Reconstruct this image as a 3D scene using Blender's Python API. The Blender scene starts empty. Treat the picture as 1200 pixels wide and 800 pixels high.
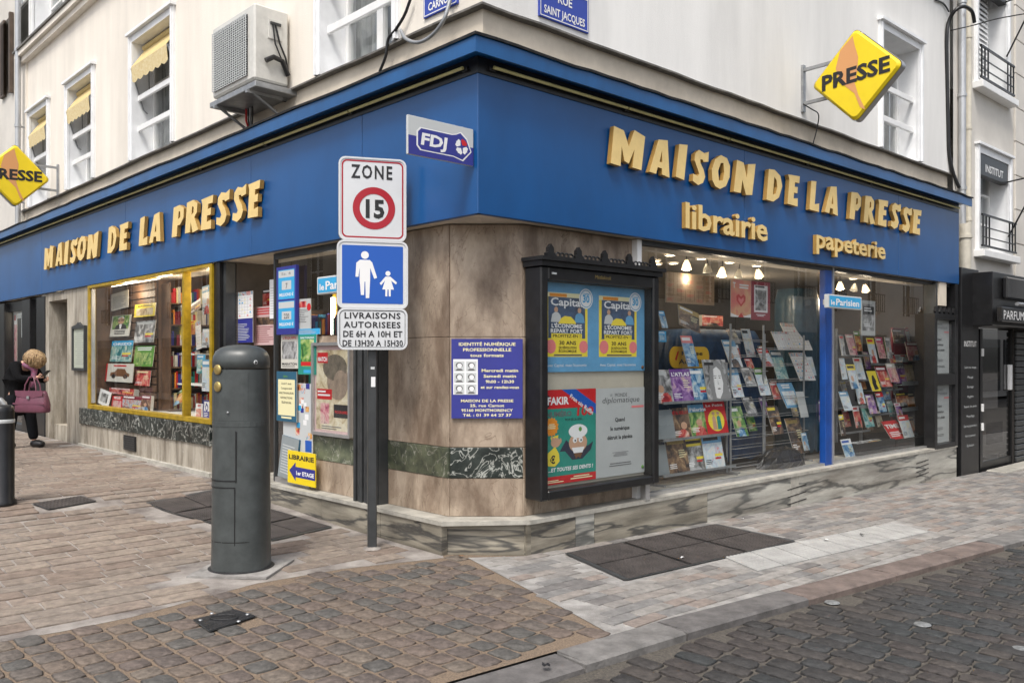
import bpy, math, random
from mathutils import Vector, Matrix, geometry
random.seed(7)
D = bpy.data
SC = bpy.context.scene
COL = SC.collection
rad = math.radians
# ------------------------------------------------------------ camera
FPX, HZ, EYE = 980.0, 418.0, 1.55          # focal length and horizon of the 1200x800 photograph, eye height
cd = D.cameras.new('camera'); cam = D.objects.new('camera', cd); COL.objects.link(cam)
cam.location = (0, 0, EYE); cam.rotation_euler = (rad(90), 0, 0)
cd.sensor_width = 36; cd.lens = FPX / 1200 * 36; cd.shift_y = (HZ - 400) / 1200
cd.clip_end = 500; cd.clip_start = .05
SC.camera = cam
# ------------------------------------------------------------ sky, sun, exposure
SUN_EL, SUN_AZ = 58, 196                    # degrees; azimuth of the place the light comes from
w = D.worlds.new('World'); SC.world = w; w.use_nodes = True
nt = w.node_tree; bg = nt.nodes['Background']
sky = nt.nodes.new('ShaderNodeTexSky'); sky.sky_type = 'NISHITA'; sky.sun_disc = False
sky.sun_elevation = rad(SUN_EL); sky.sun_rotation = rad(SUN_AZ); sky.dust_density = 4; sky.air_density = 1.0; sky.ozone_density = 1.0
hs = nt.nodes.new('ShaderNodeHueSaturation'); hs.inputs['Saturation'].default_value = .42; nt.links.new(sky.outputs[0], hs.inputs['Color']); nt.links.new(hs.outputs[0], bg.inputs[0])   # thin cloud takes most of the blue out of the sky
bg.inputs[1].default_value = .13
sd = D.lights.new('sun', 'SUN'); sun = D.objects.new('sun', sd); COL.objects.link(sun)
sd.energy = 1.5; sd.angle = rad(16); sd.color = (1, .95, .88)
_a = rad(SUN_AZ); _e = rad(SUN_EL)
_d = Vector((math.sin(_a) * math.cos(_e), math.cos(_a) * math.cos(_e), math.sin(_e)))
sun.rotation_euler = (-_d).to_track_quat('-Z', 'Y').to_euler(); sun.location = (0, 0, 20)
SC.view_settings.view_transform = 'Standard'; SC.view_settings.look = 'None'
SC.view_settings.exposure = .80; SC.view_settings.gamma = 1; SC.view_settings.use_curve_mapping = False
SC.render.engine = 'CYCLES'
# ------------------------------------------------------------ frames of the two facades
OX, OY = -.255, 6.24                        # the corner of the blue fascia
RD = Vector((1100, 980)).normalized(); LD = Vector((-950, 980)).normalized()
class Frame:                                # x to the right seen from the street, y into the building, z up
    def __init__(s, ox, oy, th):
        s.o = Vector((ox, oy)); s.th = th
        s.x = Vector((math.cos(th), math.sin(th))); s.y = Vector((-math.sin(th), math.cos(th)))
    def w(s, x, y=0, z=0):
        p = s.o + s.x * x + s.y * y
        return Vector((p.x, p.y, z))
    def X(s, px, y=0):                      # x where the sight line of column px meets the plane y
        a = (px - 600) / FPX; b = s.o + s.y * y
        return (a * b.y - b.x) / (s.x.x - a * s.x.y)
    def Z(s, px, py, y=0):
        x = s.X(px, y); Y = s.w(x, y).y
        return EYE - (py - HZ) / FPX * Y
RF = Frame(OX, OY, math.atan2(RD.y, RD.x))
LF = Frame(OX, OY, math.atan2(-LD.y, -LD.x))
CF = Frame(0, 6.74, 0)                      # the short cut corner that faces the camera
def lerp_tab(t, tab):
    if t <= tab[0][0]: return tab[0][1]
    for (a, va), (b, vb) in zip(tab, tab[1:]):
        if t <= b:
            k = (t - a) / (b - a); k = k * k * (3 - 2 * k); return va + (vb - va) * k
    return tab[-1][1]
ZL = [(0, 0), (1.5, .015), (3.1, .07), (4.4, .19), (9.5, .21)]
def skew(x, y):
    dx, dy = x - OX, y - OY; det = LD.x * RD.y - LD.y * RD.x
    return (dx * RD.y - dy * RD.x) / det, (LD.x * dy - LD.y * dx) / det
def gz(x, y):
    tl, tr = skew(x, y)
    return lerp_tab(tl, ZL) - .023 * max(tr, 0) if tr > 0 else lerp_tab(tl, ZL)
def G(px, py):                              # the ground point seen at a pixel
    z = 0
    for _ in range(12):
        Y = (EYE - z) * FPX / (py - HZ); X = (px - 600) / FPX * Y; z = .5 * z + .5 * gz(X, Y)
    return Vector((X, Y))
# ------------------------------------------------------------ materials
MATS = {}
def mat(name, col, rough=.6, metal=0, var=.12, scale=6, bump=0, bscale=60, spec=.5, emit=None, coat=0, streak=0, island=0, col2=None, grime=0):
    if name in MATS: return MATS[name]
    m = D.materials.new(name); m.use_nodes = True; n = m.node_tree.nodes; l = m.node_tree.links
    b = n['Principled BSDF']; b.inputs['Roughness'].default_value = rough; b.inputs['Metallic'].default_value = metal
    b.inputs['Specular IOR Level'].default_value = spec; b.inputs['Coat Weight'].default_value = coat
    if emit:
        b.inputs['Emission Color'].default_value = (*col, 1); b.inputs['Emission Strength'].default_value = emit
    tc = n.new('ShaderNodeTexCoord'); out = None; CO = tc.outputs['Object']
    if island: CO = n.new('ShaderNodeNewGeometry').outputs['Position']     # grain laid over the paving, so no two pieces match
    c2 = col2 or tuple(c * (1 - var * 1.6) for c in col); c1 = tuple(min(1, c * (1 + var * .6)) for c in col)
    if var or col2:
        nz = n.new('ShaderNodeTexNoise'); nz.inputs['Scale'].default_value = scale; nz.inputs['Detail'].default_value = 6; nz.inputs['Roughness'].default_value = .65
        if streak:
            mp = n.new('ShaderNodeMapping'); mp.inputs['Scale'].default_value = (1, 1, streak); l.new(CO, mp.inputs[0]); l.new(mp.outputs[0], nz.inputs[0])
        else: l.new(CO, nz.inputs[0])
        r = n.new('ShaderNodeValToRGB'); r.color_ramp.elements[0].position = .33; r.color_ramp.elements[1].position = .67
        r.color_ramp.elements[0].color = (*c2, 1); r.color_ramp.elements[1].color = (*c1, 1)
        l.new(nz.outputs[0], r.inputs[0]); out = r.outputs[0]
    if grime:                               # blotchy dirt with a shape of its own
        g = n.new('ShaderNodeTexNoise'); g.inputs['Scale'].default_value = scale * .45; g.inputs['Detail'].default_value = 9; g.inputs['Roughness'].default_value = .75
        l.new(CO, g.inputs[0])
        gr = n.new('ShaderNodeValToRGB'); gr.color_ramp.elements[0].position = .5; gr.color_ramp.elements[1].position = .75
        gr.color_ramp.elements[0].color = (0, 0, 0, 1); gr.color_ramp.elements[1].color = (grime, grime, grime, 1); l.new(g.outputs[0], gr.inputs[0])
        mx = n.new('ShaderNodeMixRGB'); l.new(gr.outputs[0], mx.inputs[0]); l.new(out, mx.inputs[1]); mx.inputs[2].default_value = (*[c * .35 for c in col], 1); out = mx.outputs[0]
    if island:
        ge = n.new('ShaderNodeNewGeometry'); oi = n.new('ShaderNodeObjectInfo'); ad = n.new('ShaderNodeMath'); ad.operation = 'ADD'
        l.new(ge.outputs['Random Per Island'], ad.inputs[0]); l.new(oi.outputs['Random'], ad.inputs[1])
        fr = n.new('ShaderNodeMath'); fr.operation = 'FRACT'; l.new(ad.outputs[0], fr.inputs[0])
        ir = n.new('ShaderNodeValToRGB'); ir.color_ramp.interpolation = 'CONSTANT'; els = ir.color_ramp.elements
        pal = island
        while len(els) < len(pal): els.new(.5)
        for k, p in enumerate(pal): els[k].position = k / len(pal); els[k].color = (*p, 1)
        l.new(fr.outputs[0], ir.inputs[0]); mx = n.new('ShaderNodeMixRGB'); mx.blend_type = 'MULTIPLY'; mx.inputs[0].default_value = 1
        l.new(ir.outputs[0], mx.inputs[1]); l.new(out, mx.inputs[2]); out = mx.outputs[0]
    if out: l.new(out, b.inputs['Base Color'])
    else: b.inputs['Base Color'].default_value = (*col, 1)
    if bump:
        bn = n.new('ShaderNodeTexNoise'); bn.inputs['Scale'].default_value = bscale; bn.inputs['Detail'].default_value = 5; l.new(CO, bn.inputs[0])
        bp = n.new('ShaderNodeBump'); bp.inputs['Strength'].default_value = bump; bp.inputs['Distance'].default_value = .012
        l.new(bn.outputs[0], bp.inputs['Height']); l.new(bp.outputs[0], b.inputs['Normal'])
    MATS[name] = m; return m
def flat(name, col, rough=.6, **k): return mat(name, col, rough, var=0, **k)
def veined(name, base, dark, vein, scale=3, vscale=2.2, width=.02, diag=0, rough=.35, stain=.75):
    m = D.materials.new(name); m.use_nodes = True; n = m.node_tree.nodes; l = m.node_tree.links; b = n['Principled BSDF']; b.inputs['Roughness'].default_value = rough
    tc = n.new('ShaderNodeTexCoord'); mp = n.new('ShaderNodeMapping'); l.new(tc.outputs['Object'], mp.inputs[0])
    if diag: mp.inputs['Rotation'].default_value = (0, rad(diag), 0); mp.inputs['Scale'].default_value = (.55, 1, 4.5)
    nz = n.new('ShaderNodeTexNoise'); nz.inputs['Scale'].default_value = scale; nz.inputs['Detail'].default_value = 8; nz.inputs['Roughness'].default_value = .6; nz.inputs['Distortion'].default_value = .3; l.new(mp.outputs[0], nz.inputs[0])
    r = n.new('ShaderNodeValToRGB'); r.color_ramp.elements[0].position = .38; r.color_ramp.elements[1].position = .6; r.color_ramp.elements[0].color = (*dark, 1); r.color_ramp.elements[1].color = (*base, 1); l.new(nz.outputs[0], r.inputs[0])
    v = n.new('ShaderNodeTexNoise'); v.inputs['Scale'].default_value = vscale; v.inputs['Detail'].default_value = 5; v.inputs['Distortion'].default_value = .35 if diag else 2.2; l.new(mp.outputs[0], v.inputs[0])
    s = n.new('ShaderNodeMath'); s.operation = 'SUBTRACT'; s.inputs[1].default_value = .5; l.new(v.outputs[0], s.inputs[0])
    a = n.new('ShaderNodeMath'); a.operation = 'ABSOLUTE'; l.new(s.outputs[0], a.inputs[0])
    vr = n.new('ShaderNodeValToRGB'); vr.color_ramp.elements[0].position = width * .3; vr.color_ramp.elements[1].position = width * 1.5; vr.color_ramp.elements[0].color = (.9, .9, .9, 1); vr.color_ramp.elements[1].color = (0, 0, 0, 1); l.new(a.outputs[0], vr.inputs[0])
    mx = n.new('ShaderNodeMixRGB'); l.new(vr.outputs[0], mx.inputs[0]); l.new(r.outputs[0], mx.inputs[1]); mx.inputs[2].default_value = (*vein, 1)
    st = n.new('ShaderNodeTexNoise'); st.inputs['Scale'].default_value = .9; st.inputs['Detail'].default_value = 9; st.inputs['Roughness'].default_value = .72; l.new(mp.outputs[0], st.inputs[0])
    sr = n.new('ShaderNodeValToRGB'); sr.color_ramp.elements[0].position = .36; sr.color_ramp.elements[1].position = .60; sr.color_ramp.elements[0].color = (.30, .265, .235, 1); sr.color_ramp.elements[1].color = (1.05, 1.05, 1.05, 1); l.new(st.outputs[0], sr.inputs[0])
    sm = n.new('ShaderNodeMixRGB'); sm.blend_type = 'MULTIPLY'; sm.inputs[0].default_value = stain; l.new(mx.outputs[0], sm.inputs[1]); l.new(sr.outputs[0], sm.inputs[2])
    bn = n.new('ShaderNodeTexNoise'); bn.inputs['Scale'].default_value = 70; l.new(tc.outputs['Object'], bn.inputs[0]); bp = n.new('ShaderNodeBump'); bp.inputs['Strength'].default_value = .15; bp.inputs['Distance'].default_value = .01; l.new(bn.outputs[0], bp.inputs['Height']); l.new(bp.outputs[0], b.inputs['Normal'])
    l.new(sm.outputs[0], b.inputs['Base Color']); return m
def glass(name, tint=(.95, .97, .97), base=.05, rough=.0):
    m = D.materials.new(name); m.use_nodes = True; n = m.node_tree.nodes; l = m.node_tree.links; n.clear()
    o = n.new('ShaderNodeOutputMaterial'); t = n.new('ShaderNodeBsdfTransparent'); t.inputs[0].default_value = (*tint, 1)
    g = n.new('ShaderNodeBsdfGlossy'); g.inputs['Roughness'].default_value = rough
    lw = n.new('ShaderNodeLayerWeight'); f = n.new('ShaderNodeMath'); f.operation = 'POWER'; f.inputs[1].default_value = 4.0; l.new(lw.outputs['Facing'], f.inputs[0])
    ad = n.new('ShaderNodeMath'); ad.operation = 'MULTIPLY_ADD'; ad.inputs[1].default_value = .85; ad.inputs[2].default_value = base; ad.use_clamp = True; l.new(f.outputs[0], ad.inputs[0])
    mx = n.new('ShaderNodeMixShader'); l.new(ad.outputs[0], mx.inputs[0]); l.new(t.outputs[0], mx.inputs[1]); l.new(g.outputs[0], mx.inputs[2]); l.new(mx.outputs[0], o.inputs[0]); return m
def prnt(name, cols, scale=9, seedoff=0):   # a printed picture: soft patches of a few colours, different on each object
    m = D.materials.new(name); m.use_nodes = True; n = m.node_tree.nodes; l = m.node_tree.links; b = n['Principled BSDF']; b.inputs['Roughness'].default_value = .32
    tc = n.new('ShaderNodeTexCoord'); oi = n.new('ShaderNodeObjectInfo'); ml = n.new('ShaderNodeVectorMath'); ml.operation = 'SCALE'; ml.inputs[0].default_value = (37, 19, 53); l.new(oi.outputs['Random'], ml.inputs['Scale'])
    ad = n.new('ShaderNodeVectorMath'); l.new(tc.outputs['Object'], ad.inputs[0]); l.new(ml.outputs[0], ad.inputs[1])
    nz = n.new('ShaderNodeTexNoise'); nz.inputs['Scale'].default_value = scale; nz.inputs['Detail'].default_value = 5; nz.inputs['Roughness'].default_value = .6; nz.inputs['Distortion'].default_value = .8; l.new(ad.outputs[0], nz.inputs[0])
    r = n.new('ShaderNodeValToRGB'); els = r.color_ramp.elements
    while len(els) < len(cols): els.new(.5)
    for k, c in enumerate(cols): els[k].position = .3 + .4 * k / max(1, len(cols) - 1); els[k].color = (*c, 1)
    l.new(nz.outputs[0], r.inputs[0]); l.new(r.outputs[0], b.inputs['Base Color']); return m
M = {}
M['blue'] = mat('blue_fascia_paint', (.003, .074, .245), .32, var=.13, scale=1.3, streak=.5, spec=.6, bump=.08, bscale=2.2)
M['blue_edge'] = mat('blue_cornice_paint', (.008, .085, .25), .30, var=.16, scale=2.5, streak=.5)
M['gold'] = mat('gold_letter_face', (.76, .56, .23), .5, var=.06, scale=8)
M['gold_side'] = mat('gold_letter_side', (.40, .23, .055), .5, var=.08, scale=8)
M['tube'] = mat('yellow_lamp_tube', (.55, .5, .22), .4, var=.1)
M['black'] = mat('black_paint', (.012, .012, .013), .35, var=.3, scale=9)
M['roofing'] = mat('black_roofing_felt', (.02, .02, .022), .85, var=.4, scale=14, bump=.6, bscale=30)
M['stucco'] = mat('cream_render', (.78, .725, .645), .9, var=.09, scale=1.6, streak=.14, bump=.3, bscale=130, grime=.07)
M['stucco_r'] = mat('pale_grey_render', (.80, .79, .765), .9, var=.08, scale=1.6, streak=.14, bump=.25, bscale=130, grime=.06)
M['stucco_low'] = mat('beige_band_render', (.66, .585, .48), .9, var=.14, scale=1.6, bump=.2, bscale=100, grime=.25)
M['stucco_n'] = mat('neighbour_beige_render', (.62, .59, .54), .9, var=.07, scale=1.3, bump=.15, bscale=90)
M['trim'] = mat('white_trim_paint', (.80, .81, .82), .55, var=.06, scale=4)
M['white'] = mat('white_paint', (.8, .8, .79), .45, var=.05, scale=5)
M['ledge'] = mat('zinc_ledge', (.15, .14, .125), .6, var=.3, scale=8)
M['stone'] = veined('brown_limestone', (.47, .38, .29), (.24, .175, .125), (.24, .17, .12), 2.4, 1.4, .004, rough=.5)
for nd in M['stone'].node_tree.nodes:
    if nd.type == 'MAPPING': nd.inputs['Scale'].default_value = (1.7, 1.7, .75)
M['stone_l'] = veined('pale_limestone', (.46, .42, .35), (.31, .275, .22), (.5, .47, .42), 2.5, 1.4, .006, rough=.6)
for nd in M['stone_l'].node_tree.nodes:
    if nd.type == 'MAPPING': nd.inputs['Scale'].default_value = (4, 4, .7)
M['marble_g'] = veined('dark_green_marble', (.035, .045, .04), (.012, .018, .016), (.5, .52, .48), 5, 4.2, .016)
M['marble_o'] = veined('olive_marble', (.16, .18, .115), (.07, .085, .06), (.4, .4, .34), 9, 3, .008)
M['marble_p'] = veined('grey_beige_marble', (.52, .51, .455), (.33, .32, .285), (.10, .105, .10), 1.5, 1.2, .034, diag=38)
M['marble_b'] = veined('brown_veined_marble', (.37, .34, .275), (.20, .185, .15), (.07, .07, .068), 2.0, 1.3, .025, diag=30)
M['ledge_top'] = mat('ledge_top_stone', (.42, .40, .35), .6, var=.2, scale=7, grime=.5)
M['yellow_fr'] = mat('yellow_window_frame', (.36, .235, .008), .4, var=.25, scale=8)
M['alu'] = mat('brushed_aluminium', (.5, .5, .5), .35, metal=.7, var=.1)
M['steel'] = mat('galvanised_steel', (.36, .37, .38), .45, metal=.6, var=.15, scale=12)
M['dkgrey'] = mat('dark_grey_paint', (.045, .048, .05), .42, var=.2, scale=7)
M['bollard'] = mat('slate_grey_paint', (.060, .068, .068), .38, var=.2, scale=7, grime=.5, bump=.06, bscale=12)
M['brass'] = mat('brass_disc', (.45, .33, .12), .35, metal=.6, var=.2, scale=20)
M['glass'] = glass('shop_glass', base=.13)
M['glass_l'] = glass('left_shop_glass', base=.09)
M['glass_up'] = glass('house_window_glass', base=.12)
M['poster_glass'] = glass('cabinet_glass', base=.08, rough=.12)
M['dark'] = mat('dark_interior', (.035, .03, .027), .8, var=.3, scale=2)
M['shopwall'] = mat('shop_back_wall', (.085, .072, .062), .8, var=.3, scale=1.2)
M['ceil'] = mat('shop_ceiling', (.22, .195, .165), .8, var=.1)
M['slat'] = mat('brown_slat_board', (.13, .07, .038), .6, var=.3, scale=6)
M['shopfloor'] = mat('shop_floor', (.16, .15, .135), .6, var=.2)
M['curtain'] = mat('grey_net_curtain', (.28, .29, .29), .9, var=.3, scale=12, streak=.1)
M['yellow_s'] = mat('yellow_sign_plastic', (.80, .60, .012), .35, var=.04, scale=4)
M['orange_s'] = flat('orange_feather_print', (.62, .30, .12), .4)
M['ink'] = flat('black_ink', (.012, .012, .014), .5)
M['inkg'] = flat('grey_ink', (.12, .12, .12), .6)
M['wht'] = flat('white_print', (.76, .76, .76), .5)
M['offw'] = mat('off_white_paper', (.58, .56, .50), .6, var=.06)
M['paper'] = mat('pale_grey_paper', (.44, .455, .45), .6, var=.05, scale=3)
M['red'] = flat('red_print', (.52, .012, .016), .45)
M['pillar'] = mat('blue_pillar_paint', (.006, .06, .29), .4, var=.15, scale=6)
M['blue_s'] = flat('blue_sign_film', (.012, .09, .42), .35)
M['navy'] = mat('navy_print', (.03, .035, .24), .4, var=.06)
M['cyan'] = mat('light_blue_print', (.04, .36, .66), .45, var=.08)
M['sky_p'] = mat('soft_blue_print', (.12, .33, .55), .5, var=.1)
M['yel_p'] = flat('yellow_print', (.78, .62, .05), .5)
M['lyel_p'] = flat('pale_yellow_print', (.75, .70, .42), .5)
M['pink_p'] = flat('pink_print', (.72, .20, .20), .5)
M['mag_p'] = flat('magenta_print', (.5, .03, .13), .45)
M['teal_p'] = mat('teal_print', (.02, .26, .20), .5, var=.1)
M['green_p'] = mat('green_print', (.12, .30, .05), .5, var=.15)
M['orange_p'] = flat('orange_print', (.75, .26, .02), .5)
M['maroon_p'] = flat('maroon_print', (.20, .02, .035), .5)
M['skin_p'] = flat('skin_tone_print', (.52, .31, .20), .5)
M['brown_p'] = flat('brown_print', (.16, .07, .03), .5)
M['lgrey_p'] = flat('light_grey_print', (.5, .52, .52), .5)
M['grey_p'] = mat('grey_plastic_panel', (.24, .27, .28), .35, var=.06)
PR = {
 'blue': prnt('print_blue_scene', [(.01, .03, .09), (.04, .18, .38), (.35, .5, .6), (.6, .6, .55)]),
 'dark': prnt('print_dark_scene', [(.006, .006, .01), (.04, .03, .03), (.2, .12, .07), (.5, .36, .2)]),
 'warm': prnt('print_warm_scene', [(.05, .02, .02), (.4, .1, .04), (.65, .35, .1), (.7, .6, .45)]),
 'green': prnt('print_green_scene', [(.01, .04, .02), (.06, .2, .05), (.3, .42, .12), (.6, .6, .4)]),
 'red': prnt('print_red_scene', [(.06, .004, .01), (.45, .02, .03), (.6, .2, .15), (.7, .6, .5)]),
 'light': prnt('print_light_scene', [(.5, .52, .55), (.68, .68, .66), (.45, .6, .7), (.65, .3, .3)], 14),
 'grey': prnt('print_grey_portrait', [(.02, .02, .02), (.14, .14, .14), (.4, .4, .4), (.7, .7, .7)]),
 'purple': prnt('print_purple_scene', [(.04, .01, .08), (.16, .05, .26), (.4, .25, .45), (.75, .55, .2)]),
 'cream': prnt('print_cream_scene', [(.2, .13, .07), (.5, .4, .25), (.66, .58, .42), (.72, .68, .56)]),
 'teal': prnt('print_teal_scene', [(.01, .08, .09), (.05, .25, .27), (.35, .5, .45), (.65, .62, .5)]),
 'pink': prnt('print_pink_scene', [(.3, .03, .1), (.6, .2, .25), (.7, .5, .45), (.2, .06, .1)]),
 'multi': prnt('print_mixed_photos', [(.03, .03, .06), (.5, .08, .08), (.65, .6, .55), (.1, .3, .5), (.6, .5, .08)], 26),
}
# ------------------------------------------------------------ glyphs of the built-in font, measured once
CH = "ABCDEFGHIJKLMNOPQRSTUVWXYZabcdefghijklmnopqrstuvwxyz0123456789.,:!-'&/+éÉè€…°"
GL = {}
def _glyphs():
    obs = []
    for wt, off in (('n', 0.0), ('b', .022), ('x', .036)):
        for s in ['HH'] + list(CH) + ['H' + c + 'H' for c in CH]:
            c = D.curves.new('g', 'FONT'); c.body = s; c.size = 1; c.offset = off; c.resolution_u = 2; c.dimensions = '2D'; c.fill_mode = 'FRONT'
            o = D.objects.new('g', c); COL.objects.link(o); obs.append((wt, s, o))
    dg = bpy.context.evaluated_depsgraph_get(); wd = {}
    for wt, s, o in obs:
        me = o.evaluated_get(dg).to_mesh()
        vs = [(v.co.x, v.co.y) for v in me.vertices]; fs = [tuple(p.vertices) for p in me.polygons]
        wd[wt, s] = (max(v[0] for v in vs) if vs else 0)
        if len(s) == 1: GL[wt, s] = [vs, fs, .5]
        o.evaluated_get(dg).to_mesh_clear()
    for wt, s, o in obs:
        if len(s) == 1: GL[wt, s][2] = wd[wt, 'H' + s + 'H'] - wd[wt, 'HH']
        c = o.data; D.objects.remove(o); D.curves.remove(c)
_glyphs()
# ------------------------------------------------------------ mesh builder
class MB:
    def __init__(s): s.v = []; s.f = []; s.m = []; s.sm = []; s.mats = []
    def mi(s, m):
        if m not in s.mats: s.mats.append(m)
        return s.mats.index(m)
    def add(s, vs, fs, m, smooth=False):
        b = len(s.v); k = s.mi(m); s.v += [tuple(v) for v in vs]
        for f in fs: s.f.append(tuple(i + b for i in f)); s.m.append(k); s.sm.append(smooth)
        return s
    def box(s, x0, x1, y0, y1, z0, z1, m, bv=0):
        if bv:
            vs = []
            for (z, i) in ((z0, bv), (z0 + bv, 0), (z1 - bv, 0), (z1, bv)):
                for (xx, yy) in ((x0 + i, y0 + bv), (x0 + bv, y0 + i), (x1 - bv, y0 + i), (x1 - i, y0 + bv), (x1 - i, y1 - bv), (x1 - bv, y1 - i), (x0 + bv, y1 - i), (x0 + i, y1 - bv)):
                    vs.append((xx, yy, z))
            fs = [tuple(range(7, -1, -1)), tuple(range(24, 32))]
            for r in range(3):
                for k in range(8): a = r * 8 + k; b = r * 8 + (k + 1) % 8; fs.append((a, b, b + 8, a + 8))
            return s.add(vs, fs, m)
        return s.add([(x0, y0, z0), (x1, y0, z0), (x1, y1, z0), (x0, y1, z0), (x0, y0, z1), (x1, y0, z1), (x1, y1, z1), (x0, y1, z1)],
                     [(0, 3, 2, 1), (4, 5, 6, 7), (0, 1, 5, 4), (1, 2, 6, 5), (2, 3, 7, 6), (3, 0, 4, 7)], m)
    def quad(s, a, b, c, d, m): return s.add([a, b, c, d], [(0, 1, 2, 3)], m)
    def patch(s, x0, x1, z0, z1, y, m): return s.quad((x0, y, z0), (x1, y, z0), (x1, y, z1), (x0, y, z1), m)
    def poly(s, pts, y, m, holes=()):       # flat filled outline in the xz plane
        loops = [[Vector((p[0], p[1], 0)) for p in pts]] + [[Vector((p[0], p[1], 0)) for p in h] for h in holes]
        tri = geometry.tessellate_polygon(loops); al = [v for lp in loops for v in lp]
        return s.add([(v.x, y, v.y) for v in al], [tuple(t) for t in tri], m)
    def prism(s, pts, y0, y1, m, ms=None, holes=()):   # outline in xz given depth from y0 (front) to y1
        ms = ms or m
        s.poly(pts, y0, m, holes); s.poly(pts, y1, ms, holes)
        for lp in [pts] + list(holes):
            n = len(lp); vs = [(p[0], y0, p[1]) for p in lp] + [(p[0], y1, p[1]) for p in lp]
            s.add(vs, [(i, (i + 1) % n, n + (i + 1) % n, n + i) for i in range(n)], ms)
        return s
    def prism_z(s, pts, z0, z1, m, mtop=None):         # outline in xy, raised from z0 to z1
        n = len(pts)
        tri = geometry.tessellate_polygon([[Vector((p[0], p[1], 0)) for p in pts]])
        s.add([(p[0], p[1], z1) for p in pts], [tuple(t) for t in tri], mtop or m); s.add([(p[0], p[1], z0) for p in pts], [tuple(t) for t in tri], m)
        return s.add([(p[0], p[1], z0) for p in pts] + [(p[0], p[1], z1) for p in pts], [(i, (i + 1) % n, n + (i + 1) % n, n + i) for i in range(n)], m)
    def cyl(s, p0, p1, r, m, n=12, r2=None, caps=True, smooth=True):
        return s.tube([p0, p1], [r, r if r2 is None else r2], m, n, caps, smooth)
    def tube(s, path, r, m, n=8, caps=True, smooth=True):
        path = [Vector(p) for p in path]; rs = r if isinstance(r, (list, tuple)) else [r] * len(path)
        vs = []; up = None
        for i, p in enumerate(path):
            d = (path[min(i + 1, len(path) - 1)] - path[max(i - 1, 0)])
            d = d.normalized() if d.length > 1e-9 else Vector((0, 0, 1))
            if up is None: up = Vector((0, 0, 1)) if abs(d.z) < .9 else Vector((1, 0, 0))
            a = d.cross(up).normalized(); b = a.cross(d).normalized(); up = b
            for k in range(n): t = 2 * math.pi * k / n; vs.append(p + (a * math.cos(t) + b * math.sin(t)) * rs[i])
        fs = [(i * n + k, i * n + (k + 1) % n, (i + 1) * n + (k + 1) % n, (i + 1) * n + k) for i in range(len(path) - 1) for k in range(n)]
        s.add(vs, fs, m, smooth)
        if caps:
            s.add(vs[:n], [tuple(range(n))], m); s.add(vs[-n:], [tuple(range(n - 1, -1, -1))], m)
        return s
    def lathe(s, prof, m, n=24, c=(0, 0), sx=1, sy=1, smooth=True, sq=2.0):
        def q(k): t = 2 * math.pi * k / n; a, b = abs(math.cos(t)), abs(math.sin(t)); return (a ** sq + b ** sq) ** (-1 / sq)
        vs = [(c[0] + r * q(k) * math.cos(2 * math.pi * k / n) * sx, c[1] + r * q(k) * math.sin(2 * math.pi * k / n) * sy, z) for r, z in prof for k in range(n)]
        return s.add(vs, [(i * n + k, i * n + (k + 1) % n, (i + 1) * n + (k + 1) % n, (i + 1) * n + k) for i in range(len(prof) - 1) for k in range(n)], m, smooth)
    def disc(s, x, z, r, y, m, n=24, rz=None, r_in=0):
        rz = rz or r; o = [(x + r * math.cos(2 * math.pi * k / n), z + rz * math.sin(2 * math.pi * k / n)) for k in range(n)]
        h = [[(x + r_in * math.cos(2 * math.pi * k / n), z + r_in * math.sin(2 * math.pi * k / n)) for k in range(n)]] if r_in else []
        return s.poly(o, y, m, h)
    def text(s, t, x, z, size, m, y=0, wt='b', xs=1.0, al='l', sh=0, depth=0, ms=None, width=None, track=0):
        adv = [(GL[wt, c][2] if (wt, c) in GL else .32) + track for c in t]; tot = sum(adv) * size
        if width: xs = width / tot if tot else 1
        cx = x - (tot * xs / 2 if al == 'c' else tot * xs if al == 'r' else 0)
        for c, a in zip(t, adv):
            if (wt, c) in GL:
                vs, fs, _ = GL[wt, c]; P = [(cx + (vx * xs + vz * sh) * size, z + vz * size) for vx, vz in vs]
                s.add([(p[0], y, p[1]) for p in P], fs, m)
                if depth:
                    cnt = {}
                    for f in fs:
                        for i in range(len(f)):
                            e = (f[i], f[(i + 1) % len(f)]); cnt[tuple(sorted(e))] = cnt.get(tuple(sorted(e)), 0) + 1
                    n = len(P); V = [(p[0], y, p[1]) for p in P] + [(p[0], y + depth, p[1]) for p in P]
                    s.add(V, [(a_, b_, b_ + n, a_ + n) for (a_, b_), k in cnt.items() if k == 1], ms or m)
            cx += a * xs * size
        return s
    def xf(s, mtx):
        s.v = [tuple(mtx @ Vector(v)) for v in s.v]; return s
    def mesh(s, name):
        me = D.meshes.new(name); me.from_pydata(s.v, [], s.f)
        for m in s.mats: me.materials.append(m)
        me.polygons.foreach_set('material_index', s.m); me.polygons.foreach_set('use_smooth', s.sm); me.update(); return me
    def build(s, name, parent=None, loc=(0, 0, 0), rot=(0, 0, 0)):
        o = D.objects.new(name, s.mesh(name)); COL.objects.link(o); o.parent = parent; o.location = loc; o.rotation_euler = rot
        return o
def tag(o, label=None, cat=None, group=None, kind=None):
    if label: o['label'] = label
    if cat: o['category'] = cat
    if group: o['group'] = group
    if kind: o['kind'] = kind
    return o
def thing(name, label, cat, loc=(0, 0, 0), rot=(0, 0, 0), group=None):
    o = D.objects.new(name, None); COL.objects.link(o); o.empty_display_size = .2; o.location = loc
    o.rotation_euler = (0, 0, rot) if isinstance(rot, (int, float)) else rot
    return tag(o, label, cat, group)
def copy_tree(o, parent=None):
    c = o.copy(); COL.objects.link(c); c.parent = parent
    for ch in list(o.children): copy_tree(ch, c)
    return c
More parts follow.
